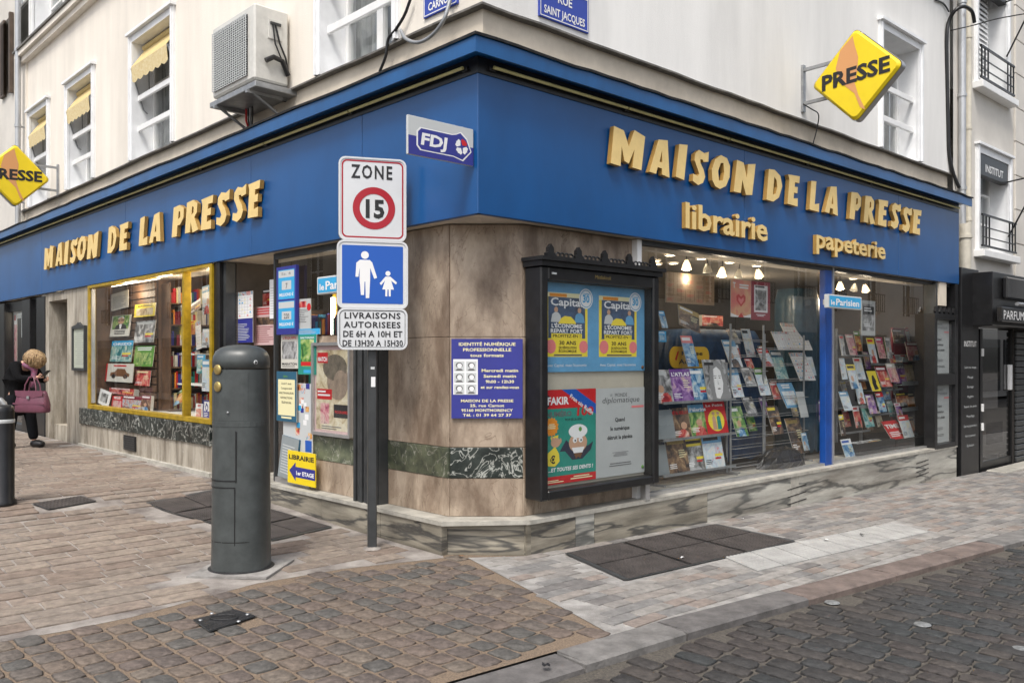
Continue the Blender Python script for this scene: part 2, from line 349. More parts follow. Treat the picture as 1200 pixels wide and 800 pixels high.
def inside(p, poly):
    x, y = p[0], p[1]; r = False; n = len(poly)
    for i in range(n):
        x1, y1 = poly[i][0], poly[i][1]; x2, y2 = poly[(i + 1) % n][0], poly[(i + 1) % n][1]
        if (y1 > y) != (y2 > y) and x < (x2 - x1) * (y - y1) / (y2 - y1) + x1: r = not r
    return r
# ============================================================ GROUND, ROAD, PAVEMENTS
P1 = Vector((-.553, 6.6)); P2 = Vector((.15, 6.6))        # front corners of the plinth at the cut corner
K0, K1 = G(700, 772), G(1200, 632); KD = (K1 - K0).normalized(); KN = Vector((-KD.y, KD.x))
def kpt(s, off=0): return K0 + KD * s + KN * off
BND = [G(520, 652), G(400, 665), G(300, 682), G(154, 721), G(71, 738), G(0, 750), G(-200, 787)]
POLY_L = [LF.w(-.42).xy, LF.w(-17).xy, LF.w(-17, -8).xy, G(-420, 760)] + BND[::-1] + [P1]
RB = [G(548, 652), G(640, 700), G(716, 741)]
POLY_R = [P2, RF.w(.52).xy, RF.w(24).xy, kpt(24, .24), kpt(.15, .24)] + RB[::-1]
POLY_C = BND + [G(-200, 900), G(420, 900), kpt(-1.35, .24), kpt(.15, .24)] + RB[::-1] + [P2, P1]
POLY_D = [kpt(24, 0), kpt(-1.4, 0), G(420, 900), G(900, 1000), Vector((6, 0)), Vector((26, 6))]
def cell_sheet(name, poly, off, m, kind='structure', parent=None, step=.5):
    """one sheet that follows the fall of the street, cut into cells so that it bends with it"""
    mb = MB(); ts = [skew(p[0], p[1]) for p in poly]
    def clip(pl, ax, val, keep_ge):
        out = []
        for i in range(len(pl)):
            a, b = pl[i], pl[(i + 1) % len(pl)]; ia = (a[ax] >= val) == keep_ge; ib = (b[ax] >= val) == keep_ge
            if ia: out.append(a)
            if ia != ib:
                k = (val - a[ax]) / (b[ax] - a[ax]); out.append((a[0] + (b[0] - a[0]) * k, a[1] + (b[1] - a[1]) * k))
        return out
    l0, l1 = min(t[0] for t in ts), max(t[0] for t in ts)
    cl = [x for x in [0, .4, .8, 1.2, 1.5, 1.9, 2.3, 2.7, 3.1, 3.35, 3.6, 3.85, 4.1, 4.4, 6, 8, 9.5] if l0 < x < l1]; cl = [l0 - 1e-4] + cl + [l1 + 1e-4]
    for a, b in zip(cl, cl[1:]):
        for c, d in ((-1e3, 0), (0, 1e3)):
            q = clip(clip(ts, 0, a, True), 0, b, False)
            if len(q) > 2: q = clip(q, 1, c, True)
            if len(q) > 2: q = clip(q, 1, d, False)
            if len(q) < 3: continue
            V = []
            for tl, tr in q:
                x = OX + LD.x * tl + RD.x * tr; y = OY + LD.y * tl + RD.y * tr; V.append(Vector((x, y, gz(x, y) + off)))
            tri = geometry.tessellate_polygon([[Vector((v.x, v.y, 0)) for v in V]])
            mb.add(V, [tuple(t) for t in tri], m)
    return tag(mb.build(name, parent), kind=kind)
def sandy(name, a, b, sc=90):
    m = mat(name, a, .95, var=0, col2=b, scale=sc, bump=.7, bscale=140); return m
M['sand'] = sandy('sandy_joint', (.25, .18, .12), (.11, .085, .065))
M['joint_l'] = sandy('mortar_joint', (.36, .33, .30), (.12, .10, .09), 3)
M['joint_r'] = sandy('pale_mortar_joint', (.38, .365, .345), (.17, .16, .15), 5)
M['joint_d'] = sandy('dark_joint', (.12, .105, .085), (.05, .045, .04), 60)
M['earth'] = mat('street_ground', (.12, .11, .10), .95, var=.2, scale=3)
M['cob'] = mat('setts_mixed', (.56, .54, .53), .8, var=.30, scale=24, grime=.5, bump=.9, bscale=38, island=[(.27, .215, .18), (.225, .195, .17), (.19, .18, .165), (.285, .23, .185), (.21, .175, .155), (.29, .245, .20), (.175, .17, .158), (.245, .20, .175)])
M['cob_d'] = mat('setts_dark', (.60, .585, .575), .7, var=.30, scale=22, grime=.4, bump=.9, bscale=38, island=[(.085, .078, .074), (.075, .078, .08), (.105, .092, .083), (.065, .063, .062), (.092, .08, .075), (.06, .066, .068)])
M['tile'] = mat('paving_pink_stone', (.68, .66, .645), .85, var=.22, scale=16, bump=.6, bscale=80, grime=.65, island=[(.36, .295, .245), (.38, .32, .265), (.32, .265, .22), (.40, .335, .275), (.34, .29, .245), (.31, .245, .20)])
M['brick'] = mat('paving_pale_stone', (.76, .745, .73), .8, var=.22, scale=12, bump=.4, bscale=70, grime=.4, island=[(.30, .285, .27), (.35, .335, .315), (.26, .255, .25), (.32, .27, .24), (.38, .365, .345), (.22, .21, .205), (.34, .31, .285)])
M['kerb'] = mat('kerb_granite', (.85, .85, .85), .75, var=.25, scale=8, bump=.4, bscale=60, grime=.8, island=[(.19, .18, .17), (.155, .145, .14), (.20, .155, .135), (.21, .20, .19)])
gm = MB()
for a in range(-4, 5):
    for b in range(-4, 6):
        c = [(a * 18 + dx, b * 18 + dy) for dx, dy in ((0, 0), (18, 0), (18, 18), (0, 18))]
        gm.add([(x, y, -.55) for x, y in c], [(0, 1, 2, 3)], M['earth'])
ground = tag(gm.build('ground'), kind='structure')
left_pave = cell_sheet('pavement', POLY_L, -.008, M['joint_l'])
right_pave = cell_sheet('pavement', POLY_R, -.007, M['joint_r'])
crossing = cell_sheet('road', POLY_C, -.0095, M['sand'])
road = cell_sheet('road', POLY_D, -.052, M['joint_d'])
def unit_piece(kind, rng):
    mb = MB()
    if kind == 'slab':
        ring = lambda i, z: [(-.5 + i + rng.uniform(-.006, .006), -.5 + i + rng.uniform(-.012, .012), z), (.5 - i + rng.uniform(-.006, .006), -.5 + i + rng.uniform(-.012, .012), z), (.5 - i, .5 - i, z), (-.5 + i, .5 - i, z)]
        vs = ring(0, -.04) + ring(.004, -.004) + ring(.022, 0)
        fs = [(a * 4 + k, a * 4 + (k + 1) % 4, a * 4 + 4 + (k + 1) % 4, a * 4 + 4 + k) for a in range(2) for k in range(4)] + [(8, 9, 10, 11)]
        mb.add(vs, fs, None); return mb
    n = 12; base = []
    for k in range(n):
        t = 2 * math.pi * (k + .5) / n; c, s_ = math.cos(t), math.sin(t); p = 7.0
        r = .5 / (abs(c) ** p + abs(s_) ** p) ** (1 / p) * rng.uniform(.93, 1.02); base.append((r * c, r * s_))
    vs = [(x, y, -.045) for x, y in base] + [(x * .99, y * .99, -.006) for x, y in base] + [(x * .92, y * .90, -.0005 + rng.uniform(-.003, .002)) for x, y in base] + [(rng.uniform(-.2, .2), rng.uniform(-.2, .2), .001)]
    fs = [(a * n + k, a * n + (k + 1) % n, (a + 1) * n + (k + 1) % n, (a + 1) * n + k) for a in range(2) for k in range(n)] + [(2 * n + k, 2 * n + (k + 1) % n, 3 * n) for k in range(n)]
    mb.add(vs, fs, None, True); return mb
def pave(name, poly, excl, du, rowh, lens, joint, m, parent, kind, zoff=0, seed=1, jit=.0, limit=295, ymax=30, bond=.5, tilt=0, dv=None, edge=1.0):
    rng = random.Random(seed); du = du.normalized(); dv = dv or Vector((-du.y, du.x)); o = Vector(poly[0][:2])
    us = [(Vector(p[:2]) - o).dot(du) for p in poly]; vv = [(Vector(p[:2]) - o).dot(dv) for p in poly]
    units = [unit_piece(kind, rng) for _ in range(6)]; out = []
    v = min(vv); r = 0
    while v < max(vv):
        u = max(min(us), -40) - rng.uniform(0, lens[1]); rh = rowh * rng.uniform(1 - jit, 1 + jit)
        while u < min(max(us), 40):
            L = rng.uniform(*lens); c = o + du * (u + L / 2) + dv * (v + rh / 2); u += L + joint
            if c.y < 1 or c.y > ymax: continue
            X = 600 + c.x / c.y * FPX; Y = HZ + EYE * FPX / c.y
            if X < -60 or X > 1260 or Y > 850: continue
            ok = True
            for a, b in ((0, 0), (.44, .4), (-.44, .4), (.44, -.4), (-.44, -.4)):
                q = c + du * L * a * edge + dv * rh * b * edge
                if not inside(q, poly) or any(inside(q, e) for e in excl): ok = False; break
            if ok: out.append((c, L, rh))
        v += rh + joint; r += 1
    out.sort(key=lambda t: t[0].length)
    mats_ = [D.meshes.new(name + '_piece') for _ in units]
    for me, un in zip(mats_, units):
        me.from_pydata(un.v, [], un.f); me.materials.append(m); me.polygons.foreach_set('use_smooth', un.sm)
    stuff = MB()
    for i, (c, L, rh) in enumerate(out):
        z = gz(c.x, c.y) + zoff + rng.uniform(-.002, .002)
        e = .1; gx = gz(c.x + du.x * e, c.y + du.y * e) - gz(c.x - du.x * e, c.y - du.y * e); gy = gz(c.x + dv.x * e, c.y + dv.y * e) - gz(c.x - dv.x * e, c.y - dv.y * e)
        ax = Vector((du.x, du.y, gx / (2 * e) + rng.uniform(-tilt, tilt))); ay = Vector((dv.x, dv.y, gy / (2 * e) + rng.uniform(-tilt, tilt))); k = rng.randrange(6)
        a_ = rng.uniform(-jit, jit) * .35; ax, ay = ax * math.cos(a_) + ay * math.sin(a_), ay * math.cos(a_) - ax * math.sin(a_)
        mtx = Matrix(((ax.x * L, ay.x * rh, 0, c.x), (ax.y * L, ay.y * rh, 0, c.y), (ax.z * L, ay.z * rh, 1, z), (0, 0, 0, 1)))
        if i < limit:
            ob = D.objects.new(name, mats_[k]); COL.objects.link(ob); ob.parent = parent; ob.matrix_basis = mtx
        else:
            un = units[k]; stuff.add([mtx @ Vector(q) for q in un.v], un.f, m, un.sm[0])
    if stuff.v: tag(stuff.build(name + 's', parent), kind='stuff')
    print(name, len(out))
# covers let into the paving
def gquad(pts): return [G(*p) for p in pts]
BIGL = gquad([(172, 589), (252, 574), (388, 617), (318, 633)])
SMLL = gquad([(38, 590), (95, 581), (113, 587), (57, 597)])
PLATE = gquad([(226, 726), (276, 714), (300, 722), (246, 740)])
BIGR = gquad([(664, 648), (838, 614), (931, 634), (735, 679)])
TACT = gquad([(848, 652), (1046, 612), (1097, 625), (888, 669)])
BOLL = Vector(((283 - 600) / FPX * 6.12, 6.12))
def grow(poly, k):
    c = sum((p for p in poly), Vector((0, 0))) / len(poly); return [c + (p - c) * k for p in poly]
SQB = [BOLL + Vector(v) for v in ((-.3, -.27), (.27, -.3), (.33, .22), (-.24, .25))]
M['cover_b'] = mat('rusty_brown_iron', (.062, .052, .048), .7, metal=.1, var=.3, scale=5, bump=1.0, bscale=75)
M['cover_k'] = mat('black_iron', (.03, .03, .032), .5, metal=.3, var=.3, scale=9, bump=.8, bscale=60)
def cover(name, label, quad, m, nu, nv, ridges, fr=M['dkgrey'], grp=None):
    A, B, C_, D_ = quad; c = (A + B + C_ + D_) / 4; t = thing(name, label, 'manhole cover', (c.x, c.y, gz(c.x, c.y)), 0, grp)
    def P(u, v, dz=0):
        p = (A * (1 - u) + B * u) * (1 - v) + (D_ * (1 - u) + C_ * u) * v; return (p.x - c.x, p.y - c.y, gz(p.x, p.y) - gz(c.x, c.y) + dz)
    f = MB(); e = .012
    N_ = 12
    for k in range(N_):
        a, b = k / N_, (k + 1) / N_
        for (u0, v0, u1, v1, u2, v2, u3, v3) in ((a, -e, b, -e, b, e, a, e), (a, 1 - e, b, 1 - e, b, 1 + e, a, 1 + e), (-e, a, e, a, e, b, -e, b), (1 - e, a, 1 + e, a, 1 + e, b, 1 - e, b)):
            f.add([P(u0, v0, .003), P(u1, v1, .003), P(u2, v2, .003), P(u3, v3, .003)], [(0, 1, 2, 3)], fr)
    for i in range(N_):
        for j in range(N_): f.add([P(i / N_, j / N_, -.001), P((i + 1) / N_, j / N_, -.001), P((i + 1) / N_, (j + 1) / N_, -.001), P(i / N_, (j + 1) / N_, -.001)], [(0, 1, 2, 3)], M['black'])
    f.build('frame', t)
    for i in range(nu):
        for j in range(nv):
            mb = MB(); u0, u1, v0, v1 = (i + .012 * nu) / nu, (i + 1 - .012 * nu) / nu, (j + .012 * nv) / nv, (j + 1 - .012 * nv) / nv
            t_ = [P(u0, v0, .006), P(u1, v0, .006), P(u1, v1, .006), P(u0, v1, .006)]; b_ = [P(u0, v0, .0), P(u1, v0, .0), P(u1, v1, .0), P(u0, v1, .0)]
            mb.add(b_ + t_, [(4, 5, 6, 7), (0, 1, 5, 4), (1, 2, 6, 5), (2, 3, 7, 6), (3, 0, 4, 7)], m)
            for a in range(ridges[0]):                     # raised tread studs
                for b in range(ridges[1]):
                    uu = u0 + (u1 - u0) * (a + .5 + .25 * (b % 2)) / (ridges[0] + .5); v_ = v0 + (v1 - v0) * (b + .5) / ridges[1]; hu = (u1 - u0) / ridges[0] * .3; hv = (v1 - v0) / ridges[1] * .3
                    mb.add([P(uu - hu, v_, .0065), P(uu, v_ - hv, .0065), P(uu + hu, v_, .0065), P(uu, v_ + hv, .0065), P(uu, v_, .012)], [(0, 1, 4), (1, 2, 4), (2, 3, 4), (3, 0, 4)], m)
            mb.build('plate', t)
    return t
cover('manhole_cover', 'large rust brown chequered iron cover in the paving behind the tall grey bollard', BIGL, M['cover_b'], 2, 4, (16, 9))
cover('manhole_cover', 'small rust brown iron cover in the paving near the woman', SMLL, M['cover_b'], 1, 1, (12, 9))
cover('manhole_cover', 'large dark stained iron cover beside the plinth below the poster cabinet', BIGR, M['cover_b'], 3, 2, (13, 13))
cp = cover('access_plate', 'small black oval-marked iron plate in the setts in front of the grey bollard', PLATE, M['cover_k'], 1, 1, (1, 1))
_c = MB(); _c.lathe([(.085, .013), (.085, .017), (.075, .017), (.075, .013)], M['cover_k'], 24, sx=1, sy=.62)
for q in ((-.12, -.05), (.11, -.07), (.12, .06), (-.1, .08)): _c.lathe([(.012, .010), (.01, .016), (.0, .016)], M['steel'], 8, c=q)
_c.build('ring_mark', cp)
RU = Vector(RD); LU = Vector(LD)
pave('paving_tile', POLY_L, [BIGL, SMLL, SQB], RU, .163, (.22, .40), .014, M['tile'], left_pave, 'slab', seed=3, jit=.05, tilt=.004, edge=.85)
pave('paving_stone', POLY_R, [grow(BIGR, 1.03), grow(TACT, 1.02)], RU, .100, (.16, .32), .008, M['brick'], right_pave, 'slab', seed=5, jit=.06, tilt=.006, edge=.85)
pave('cobblestone', POLY_C, [PLATE], LU, .136, (.135, .20), .008, M['cob'], crossing, 'sett', zoff=-.001, seed=8, jit=.07, tilt=.025, edge=.72)
pave('cobblestone', POLY_D, [], LU, .118, (.15, .25), .008, M['cob_d'], road, 'sett', zoff=-.041, seed=12, jit=.07, tilt=.02, edge=.8)
# pale studded slab strip
tb = MB(); A, B, C_, D_ = TACT
M['tact'] = mat('pale_tactile_slab', (.36, .355, .34), .8, var=.15, scale=5, grime=.4)
for i in range(8):
    for j in range(1):
        q = [A + (B - A) * a + (D_ - A) * b for a, b in ((i / 8 + .002, .01), ((i + 1) / 8 - .002, .01), ((i + 1) / 8 - .002, .99), (i / 8 + .002, .99))]
        s_ = MB(); s_.add([(p.x, p.y, gz(p.x, p.y) + .003) for p in q] + [(p.x, p.y, gz(p.x, p.y) - .02) for p in q], [(0, 1, 2, 3), (4, 5, 1, 0), (5, 6, 2, 1), (6, 7, 3, 2), (7, 4, 0, 3)], M['tact']); s_.build('tactile_slab', right_pave)
for i in range(56):
    for j in range(9):
        p = A + (B - A) * ((i + .5) / 56) + (D_ - A) * ((j + .5) / 9); z = gz(p.x, p.y) + .003
        tb.add([(p.x + .013 * math.cos(k * 1.0472), p.y + .013 * math.sin(k * 1.0472), z) for k in range(6)] + [(p.x, p.y, z + .005)], [(k, (k + 1) % 6, 6) for k in range(6)], M['tact'])
tag(tb.build('tactile_studs', right_pave), kind='stuff')
# kerb
kerb = thing('kerb', None, None, (0, 0, 0)); kerb['kind'] = 'structure'
kerb.name = 'kerb'
s = -1.9; rng = random.Random(4)
km = MB()
while s < 22:
    L = rng.uniform(.75, 1.25); a, b = s + .006, s + L - .006; mb = MB()
    q = [kpt(a, .0), kpt(b, .0), kpt(b, .225), kpt(a, .225)]; q2 = [kpt(a + .01, .015), kpt(b - .01, .015), kpt(b, .225), kpt(a, .225)]
    dz = rng.uniform(-.003, .003) + (0 if s > -.2 else -.012)
    V = [(p.x, p.y, gz(p.x, p.y) - .12) for p in q] + [(p.x, p.y, gz(p.x, p.y) - .012 + dz) for p in q] + [(p.x, p.y, gz(p.x, p.y) + dz) for p in q2]
    mb.add(V, [(a_ * 4 + k, a_ * 4 + (k + 1) % 4, a_ * 4 + 4 + (k + 1) % 4, a_ * 4 + 4 + k) for a_ in range(2) for k in range(4)] + [(8, 9, 10, 11)], M['kerb'])
    mb.build('kerb_stone', kerb); s += L
M['stud'] = mat('worn_steel_stud', (.30, .31, .31), .5, metal=.5, var=.3, scale=30)
# steel studs on the road
for (px, py, lb) in ((975, 698, 'round steel road stud beside the brown kerb stone'), (1081, 723, 'round steel road stud between the two others on the dark setts'), (1197, 751, 'round steel road stud at the right edge of the picture')):
    p = G(px, py); mb = MB(); mb.lathe([(.05, 0), (.046, .004), (.03, .008), (0, .009)], M['stud'], 20)
    tag(mb.build('road_stud', None, (p.x, p.y, gz(p.x, p.y) - .042)), lb, 'road stud', 'steel studs in the road')
# ============================================================ THE CORNER BUILDING
CK = 1 / math.tan(.5 * math.acos(RD.dot(LD)))           # how far a corner moves along each facade per metre of depth
bld = thing('corner_building', 'cream rendered corner house with the blue-fronted newsagent on its ground floor', 'building', (OX, OY, 0))
RT = (0, 0, RF.th); LT = (0, 0, LF.th)
def rp(mb, name, parent=bld): return mb.build(name, parent, (0, 0, 0), RT)
def lp(mb, name, parent=bld): return mb.build(name, parent, (0, 0, 0), LT)
def cp_(mb, name, parent=bld): return mb.build(name, parent, (-OX, .5, 0))      # CF frame
def wall_open(x0, x1, z0, z1, y, th, ops, m, mr=None):
    mb = MB(); xs = sorted({x0, x1, *[o[0] for o in ops], *[o[1] for o in ops]}); zs = sorted({z0, z1, *[o[2] for o in ops], *[o[3] for o in ops]})
    xs = [x for x in xs if x0 <= x <= x1]; zs = [z for z in zs if z0 <= z <= z1]
    for a, b in zip(xs, xs[1:]):
        for c, d in zip(zs, zs[1:]):
            cx, cz = (a + b) / 2, (c + d) / 2
            if any(o[0] < cx < o[1] and o[2] < cz < o[3] for o in ops): continue
            mb.patch(a, b, c, d, y, m); mb.patch(a, b, c, d, y + th, m)
    mr = mr or m
    for a, b, c, d in ops:
        mb.quad((a, y, c), (a, y + th, c), (a, y + th, d), (a, y, d), mr); mb.quad((b, y, c), (b, y + th, c), (b, y + th, d), (b, y, d), mr)
        mb.quad((a, y, c), (b, y, c), (b, y + th, c), (a, y + th, c), mr)
        if d < z1: mb.quad((a, y, d), (b, y, d), (b, y + th, d), (a, y + th, d), mr)
    return mb
def sweep(F, prof, xend, m, wob=0, n=1, seed=0):         # a moulding from the mitred corner to xend
    rng = random.Random(seed); sg = 1 if F is RF else -1; mb = MB(); k = len(prof); V = []
    for i in range(n + 1):
        dz = rng.uniform(-wob, wob) if 0 < i < n else 0
        for (y, z) in prof:
            xc = sg * CK * y; V.append((xc + (xend - xc) * i / n, y, z + dz))
    mb.add(V, [(i * k + j, i * k + (j + 1) % k, (i + 1) * k + (j + 1) % k, (i + 1) * k + j) for i in range(n) for j in range(k)] + [tuple(range(k)), tuple(range(n * k, n * k + k))], m)
    return mb
ZLEDGE, ZTOP = 4.38, 10.2
YW = .35
XRE = RF.X(1113, YW)                                     # right end of the upper wall
XLE = LF.X(27, YW)
def wx(F, pa, pb): return F.X(pa, YW), F.X(pb, YW)
# window openings: (frame, left px, right px, top px at the right/left edge)
WINS_R = [(1033, 1075, 6.02)]
opsR = []; 
for a, b, zt in WINS_R:
    x0, x1 = wx(RF, a, b); opsR.append((x0, x1, ZLEDGE + .02, zt))
WINS_L = [(36.5, 57, 6.10), (81, 109.5, 6.10), (157, 202, 6.10), (378, 462, 6.10)]
opsL = []
for a, b, zt in WINS_L:
    x0, x1 = wx(LF, a, b); opsL.append((x0, x1, ZLEDGE + .02, zt))
UP = (7.55, 9.3)                                         # second floor, only one opening is in the picture
xu0, xu1 = wx(LF, 40, 78); opsL.append((xu0, xu1, 7.5, 9.4))
mb = wall_open(CK * YW, XRE, ZLEDGE, ZTOP, YW, .4, opsR, M['stucco_r'], M['trim']); rp(mb, 'upper_wall')
mb = wall_open(XLE, -CK * YW, ZLEDGE, ZTOP, YW, .4, opsL, M['stucco'], M['trim']); lp(mb, 'upper_wall')
mb = MB(); mb.box(CK * .385, XRE, .385, .75, 3.6, ZLEDGE, M['stucco_low']); rp(mb, 'lower_band')
mb = MB(); mb.box(XLE, -CK * .385, .385, .75, 3.6, ZLEDGE, M['stucco_low']); lp(mb, 'lower_band')
pr = [(.315, ZLEDGE - .012), (.315, ZLEDGE + .006), (.36, ZLEDGE + .018), (.40, ZLEDGE + .018), (.40, ZLEDGE - .012)]
rp(sweep(RF, pr, XRE, M['ledge'], .006, 30, 1), 'ledge'); lp(sweep(LF, pr, XLE, M['ledge'], .006, 30, 2), 'ledge')
mb = MB(); zc = 7.2; x1c = LF.X(128, YW)                 # string course high on the left wall
mb.box(XLE + .02, -CK * YW, YW - .10, YW + .01, zc, zc + .1, M['stucco']); mb.box(XLE + .02, -CK * YW, YW - .16, YW + .01, zc + .102, zc + .2, M['stucco']); mb.box(XLE, -CK * YW, YW - .19, YW + .01, zc + .202, zc + .24, M['ledge']); lp(mb, 'string_course')
mb = MB(); mb.box(CK * YW, XRE, YW - .16, YW + .01, zc, zc + .2, M['stucco_r']); rp(mb, 'string_course')
mb = MB(); mb.box(XLE, XLE + .32, YW - .035, YW + .01, ZLEDGE + .02, zc, M['stucco']); lp(mb, 'corner_pilaster')
mb = MB(); mb.box(-14, -CK * .8, .8, 8, ZLEDGE, ZTOP, M['dark']); lp(mb, 'upper_rooms')     # dark rooms closing the windows' depth
mb = MB(); mb.quad(*[(p.x - OX, p.y - OY, ZTOP) for p in (LF.w(XLE, YW), LF.w(-CK * YW, YW), RF.w(XRE, YW), RF.w(XRE, 9))], M['roofing']); mb.build('roof', bld)
def house_window(F, op, idx, rails=True, side=1, awn=None, shutters=False, label=None, parent=bld, ywall=YW, tw=.1):
    """stone surround with sub-parts: frame, pane, guard rail, awning, shutter"""
    a, b, c, d = op; R = (0, 0, F.th); m = MB(); pr = ywall - .035
    for (i0, yy) in ((0, pr), (.035, pr - .022)):
        m.box(a - tw + i0 * .4, a - (0 if i0 == 0 else .05), yy, ywall + .01 - i0 * .1, c, d + tw - i0 * .4, M['trim'])
        m.box(b + (0 if i0 == 0 else .05), b + tw - i0 * .4, yy, ywall + .01 - i0 * .1, c, d + tw - i0 * .4, M['trim'])
    m.box(a + .001, b - .001, pr + .002, ywall + .01, d + .003, d + tw - .002, M['trim']); m.box(a - tw - .03, b + tw + .03, pr - .05, ywall + .01, d + tw, d + tw + .04, M['trim'])
    wdw = m.build('window', parent, (0, 0, 0), R)
    if label: wdw['label'] = label
    y0 = ywall + .27; f = MB(); fw = .055; mid = (a + b) / 2
    for x0, x1 in ((a + .002, a + fw), (b - fw, b - .002), (mid - .05, mid + .05)): f.box(x0, x1, y0, y0 + .06, c + .02, d - .002, M['white'])
    for z0, z1 in ((c + .02, c + .1), (d - .07, d - .002), (c + (d - c) * .66, c + (d - c) * .66 + .035), (c + (d - c) * .34, c + (d - c) * .34 + .035)):
        f.box(a + fw, mid - .05, y0 + .005, y0 + .055, z0, z1, M['white']); f.box(mid + .05, b - fw, y0 + .005, y0 + .055, z0, z1, M['white'])
    f.build('frame', wdw)
    for x0, x1 in ((a + fw, mid - .05), (mid + .05, b - fw)):
        g = MB(); g.patch(x0, x1, c + .1, d - .07, y0 + .03, M['glass_up']); g.build('pane', wdw)
    cu = MB(); n = 30
    for k in range(n):                                   # folded net curtain behind the panes
        xa = a + (b - a) * k / n; xb = a + (b - a) * (k + 1) / n; ya = y0 + .13 + .03 * math.sin(k * 1.3); yb = y0 + .13 + .03 * math.sin((k + 1) * 1.3)
        cu.quad((xa, ya, c), (xb, yb, c), (xb, yb, d), (xa, ya, d), M['curtain'])
    cu.build('curtain', wdw)
    if rails:
        for z in (c + .42, c + .86):
            r = MB(); r.box(a + .001, b - .001, ywall + .05, ywall + .085, z, z + .085, M['white'], .008); r.build('guard_rail', wdw)
    if awn:                                              # half-rolled cream blind on folding arms
        L = awn; yo = ywall - .02; t = MB(); n = 10; xx0, xx1 = a + .05, b - .05
        for k in range(n):
            s0, s1 = k / n, (k + 1) / n; f_ = lambda s_: (yo + .16 - s_ * .20, d - .07 - s_ * L * .62)
            (ya, za), (yb, zb) = f_(s0), f_(s1); t.quad((xx0, ya, za), (xx1, ya, za), (xx1, yb, zb), (xx0, yb, zb), M['awn'])
        ya, za = yo - .04, d - .07 - L * .62
        n = 24; prev = None                              # hanging valance with a scalloped hem
        for k in range(n + 1):
            x = xx0 + (xx1 - xx0) * k / n; zb = za - .20 - .035 * abs(math.sin(k * math.pi / 4))
            if prev: t.quad((prev[0], ya, za), (x, ya - .0, za), (x, ya + .02, zb), (prev[0], ya + .02, prev[1]), M['awn2'])
            prev = (x, zb)
        t.build('awning', wdw)
        ar = MB(); ar.tube([(xx0, yo + .16, d - .06), (xx1, yo + .16, d - .06)], .045, M['awn'], 12)
        for x in (xx0 - .02, xx1 + .02):
            ar.tube([(x, yo - .03, d - .08 - L * .62), (x, yo + .14, d - .95), (x, yo + .2, d - 1.0)], .012, M['steel'], 6)
        ar.tube([(xx0 + .03, yo + .2, d - .3), (xx0 + .05, yo + .2, c + 1.0)], .006, M['inkg'], 5); ar.build('awning_arm', wdw)
    if shutters:
        for sx, s in ((a - (b - a) * .5 - .02, 0), (b + .02, 1)):
            w_ = (b - a) * .5; sh = MB(); sh.box(sx, sx + .07, ywall - .07, ywall - .03, c, d, M['white']); sh.box(sx + w_ - .07, sx + w_, ywall - .07, ywall - .03, c, d, M['white'])
            for z in (c, c + (d - c) * .45, d - .08): sh.box(sx + .07, sx + w_ - .07, ywall - .068, ywall - .032, z, z + .08, M['white'])
            z = c + .1
            while z < d - .1:
                if abs(z - c - (d - c) * .45) > .09: sh.quad((sx + .07, ywall - .065, z), (sx + w_ - .07, ywall - .065, z), (sx + w_ - .07, ywall - .035, z + .04), (sx + .07, ywall - .035, z + .04), M['white'])
                z += .055
            sh.patch(sx + .07, sx + w_ - .07, c, d, ywall - .03, M['ledge']); sh.build('shutter', wdw)
    return wdw
M['awn'] = mat('cream_awning_cloth', (.62, .48, .22), .85, var=.06, scale=6)
M['awn2'] = mat('cream_valance_cloth', (.72, .62, .38), .85, var=0, col2=(.6, .46, .22), scale=26)
house_window(RF, opsR[0], 0)
house_window(LF, opsL[0], 0, awn=.5); house_window(LF, opsL[1], 1, awn=.5); house_window(LF, opsL[2], 2, awn=.5); house_window(LF, opsL[3], 3)
house_window(LF, opsL[4], 4, rails=False, shutters=True)
# ---------------------------------------------------------------- plinth and stone facing
ZP = .264
xl_end = LF.X(317); xr_end = RF.X(1121)
led = MB(); pts = [LF.w(xl_end, -.015).xy, LF.w(-.42, -.015).xy + Vector((.008, -.01)), P2 + Vector((0, -.018)), RF.w(.52, -.015).xy, RF.w(xr_end, -.015).xy, RF.w(xr_end, .5).xy, RF.w(.6, .5).xy, LF.w(-.6, .5).xy, LF.w(xl_end, .5).xy]
led.prism_z([(p.x - OX, p.y - OY) for p in pts], ZP - .034, ZP, M['ledge_top']); led.build('plinth_ledge', bld)
def slabs(F, xs, z0f, z1, y, m, th=.06, name='plinth_slab', gap=.003):
    for i, (a, b) in enumerate(zip(xs, xs[1:])):
        mm = m[i % len(m)] if isinstance(m, list) else m
        zz = z0f(F, a, b) if callable(z0f) else z0f
        mb = MB(); mb.box(min(a, b) + gap, max(a, b) - gap, y, y + th, zz, z1, mm, .002); (rp if F is RF else lp)(mb, name)
low = lambda F, a, b: min(gz(*F.w(a).xy), gz(*F.w(b).xy)) - .12
slabs(RF, [.50, 1.05, 1.28, 2.9, 4.45, 4.62, 6.6, 8.0, xr_end], low, ZP - .034, 0, [M['marble_b'], M['marble_p'], M['marble_b'], M['marble_p'], M['ledge_top'], M['marble_p'], M['marble_p'], M['marble_p']])
slabs(LF, [xl_end, -2.2, -1.25, -.425], low, ZP - .034, 0, [M['marble_b'], M['marble_b'], M['marble_b']])
mb = MB(); q = [P1, P2, RF.w(.51, .0).xy, RF.w(.6, .2).xy, LF.w(-.5, .2).xy]; mb.prism_z([(p.x - OX, p.y - OY) for p in [P1 + Vector((.004, 0)), P2, RF.w(.497, 0).xy, RF.w(.55, .2).xy, LF.w(-.5, .2).xy]], -.1, ZP - .034, M['marble_b']); mb.build('plinth_slab', bld)
slit = MB()                                              # ventilation slits cut in the plinth
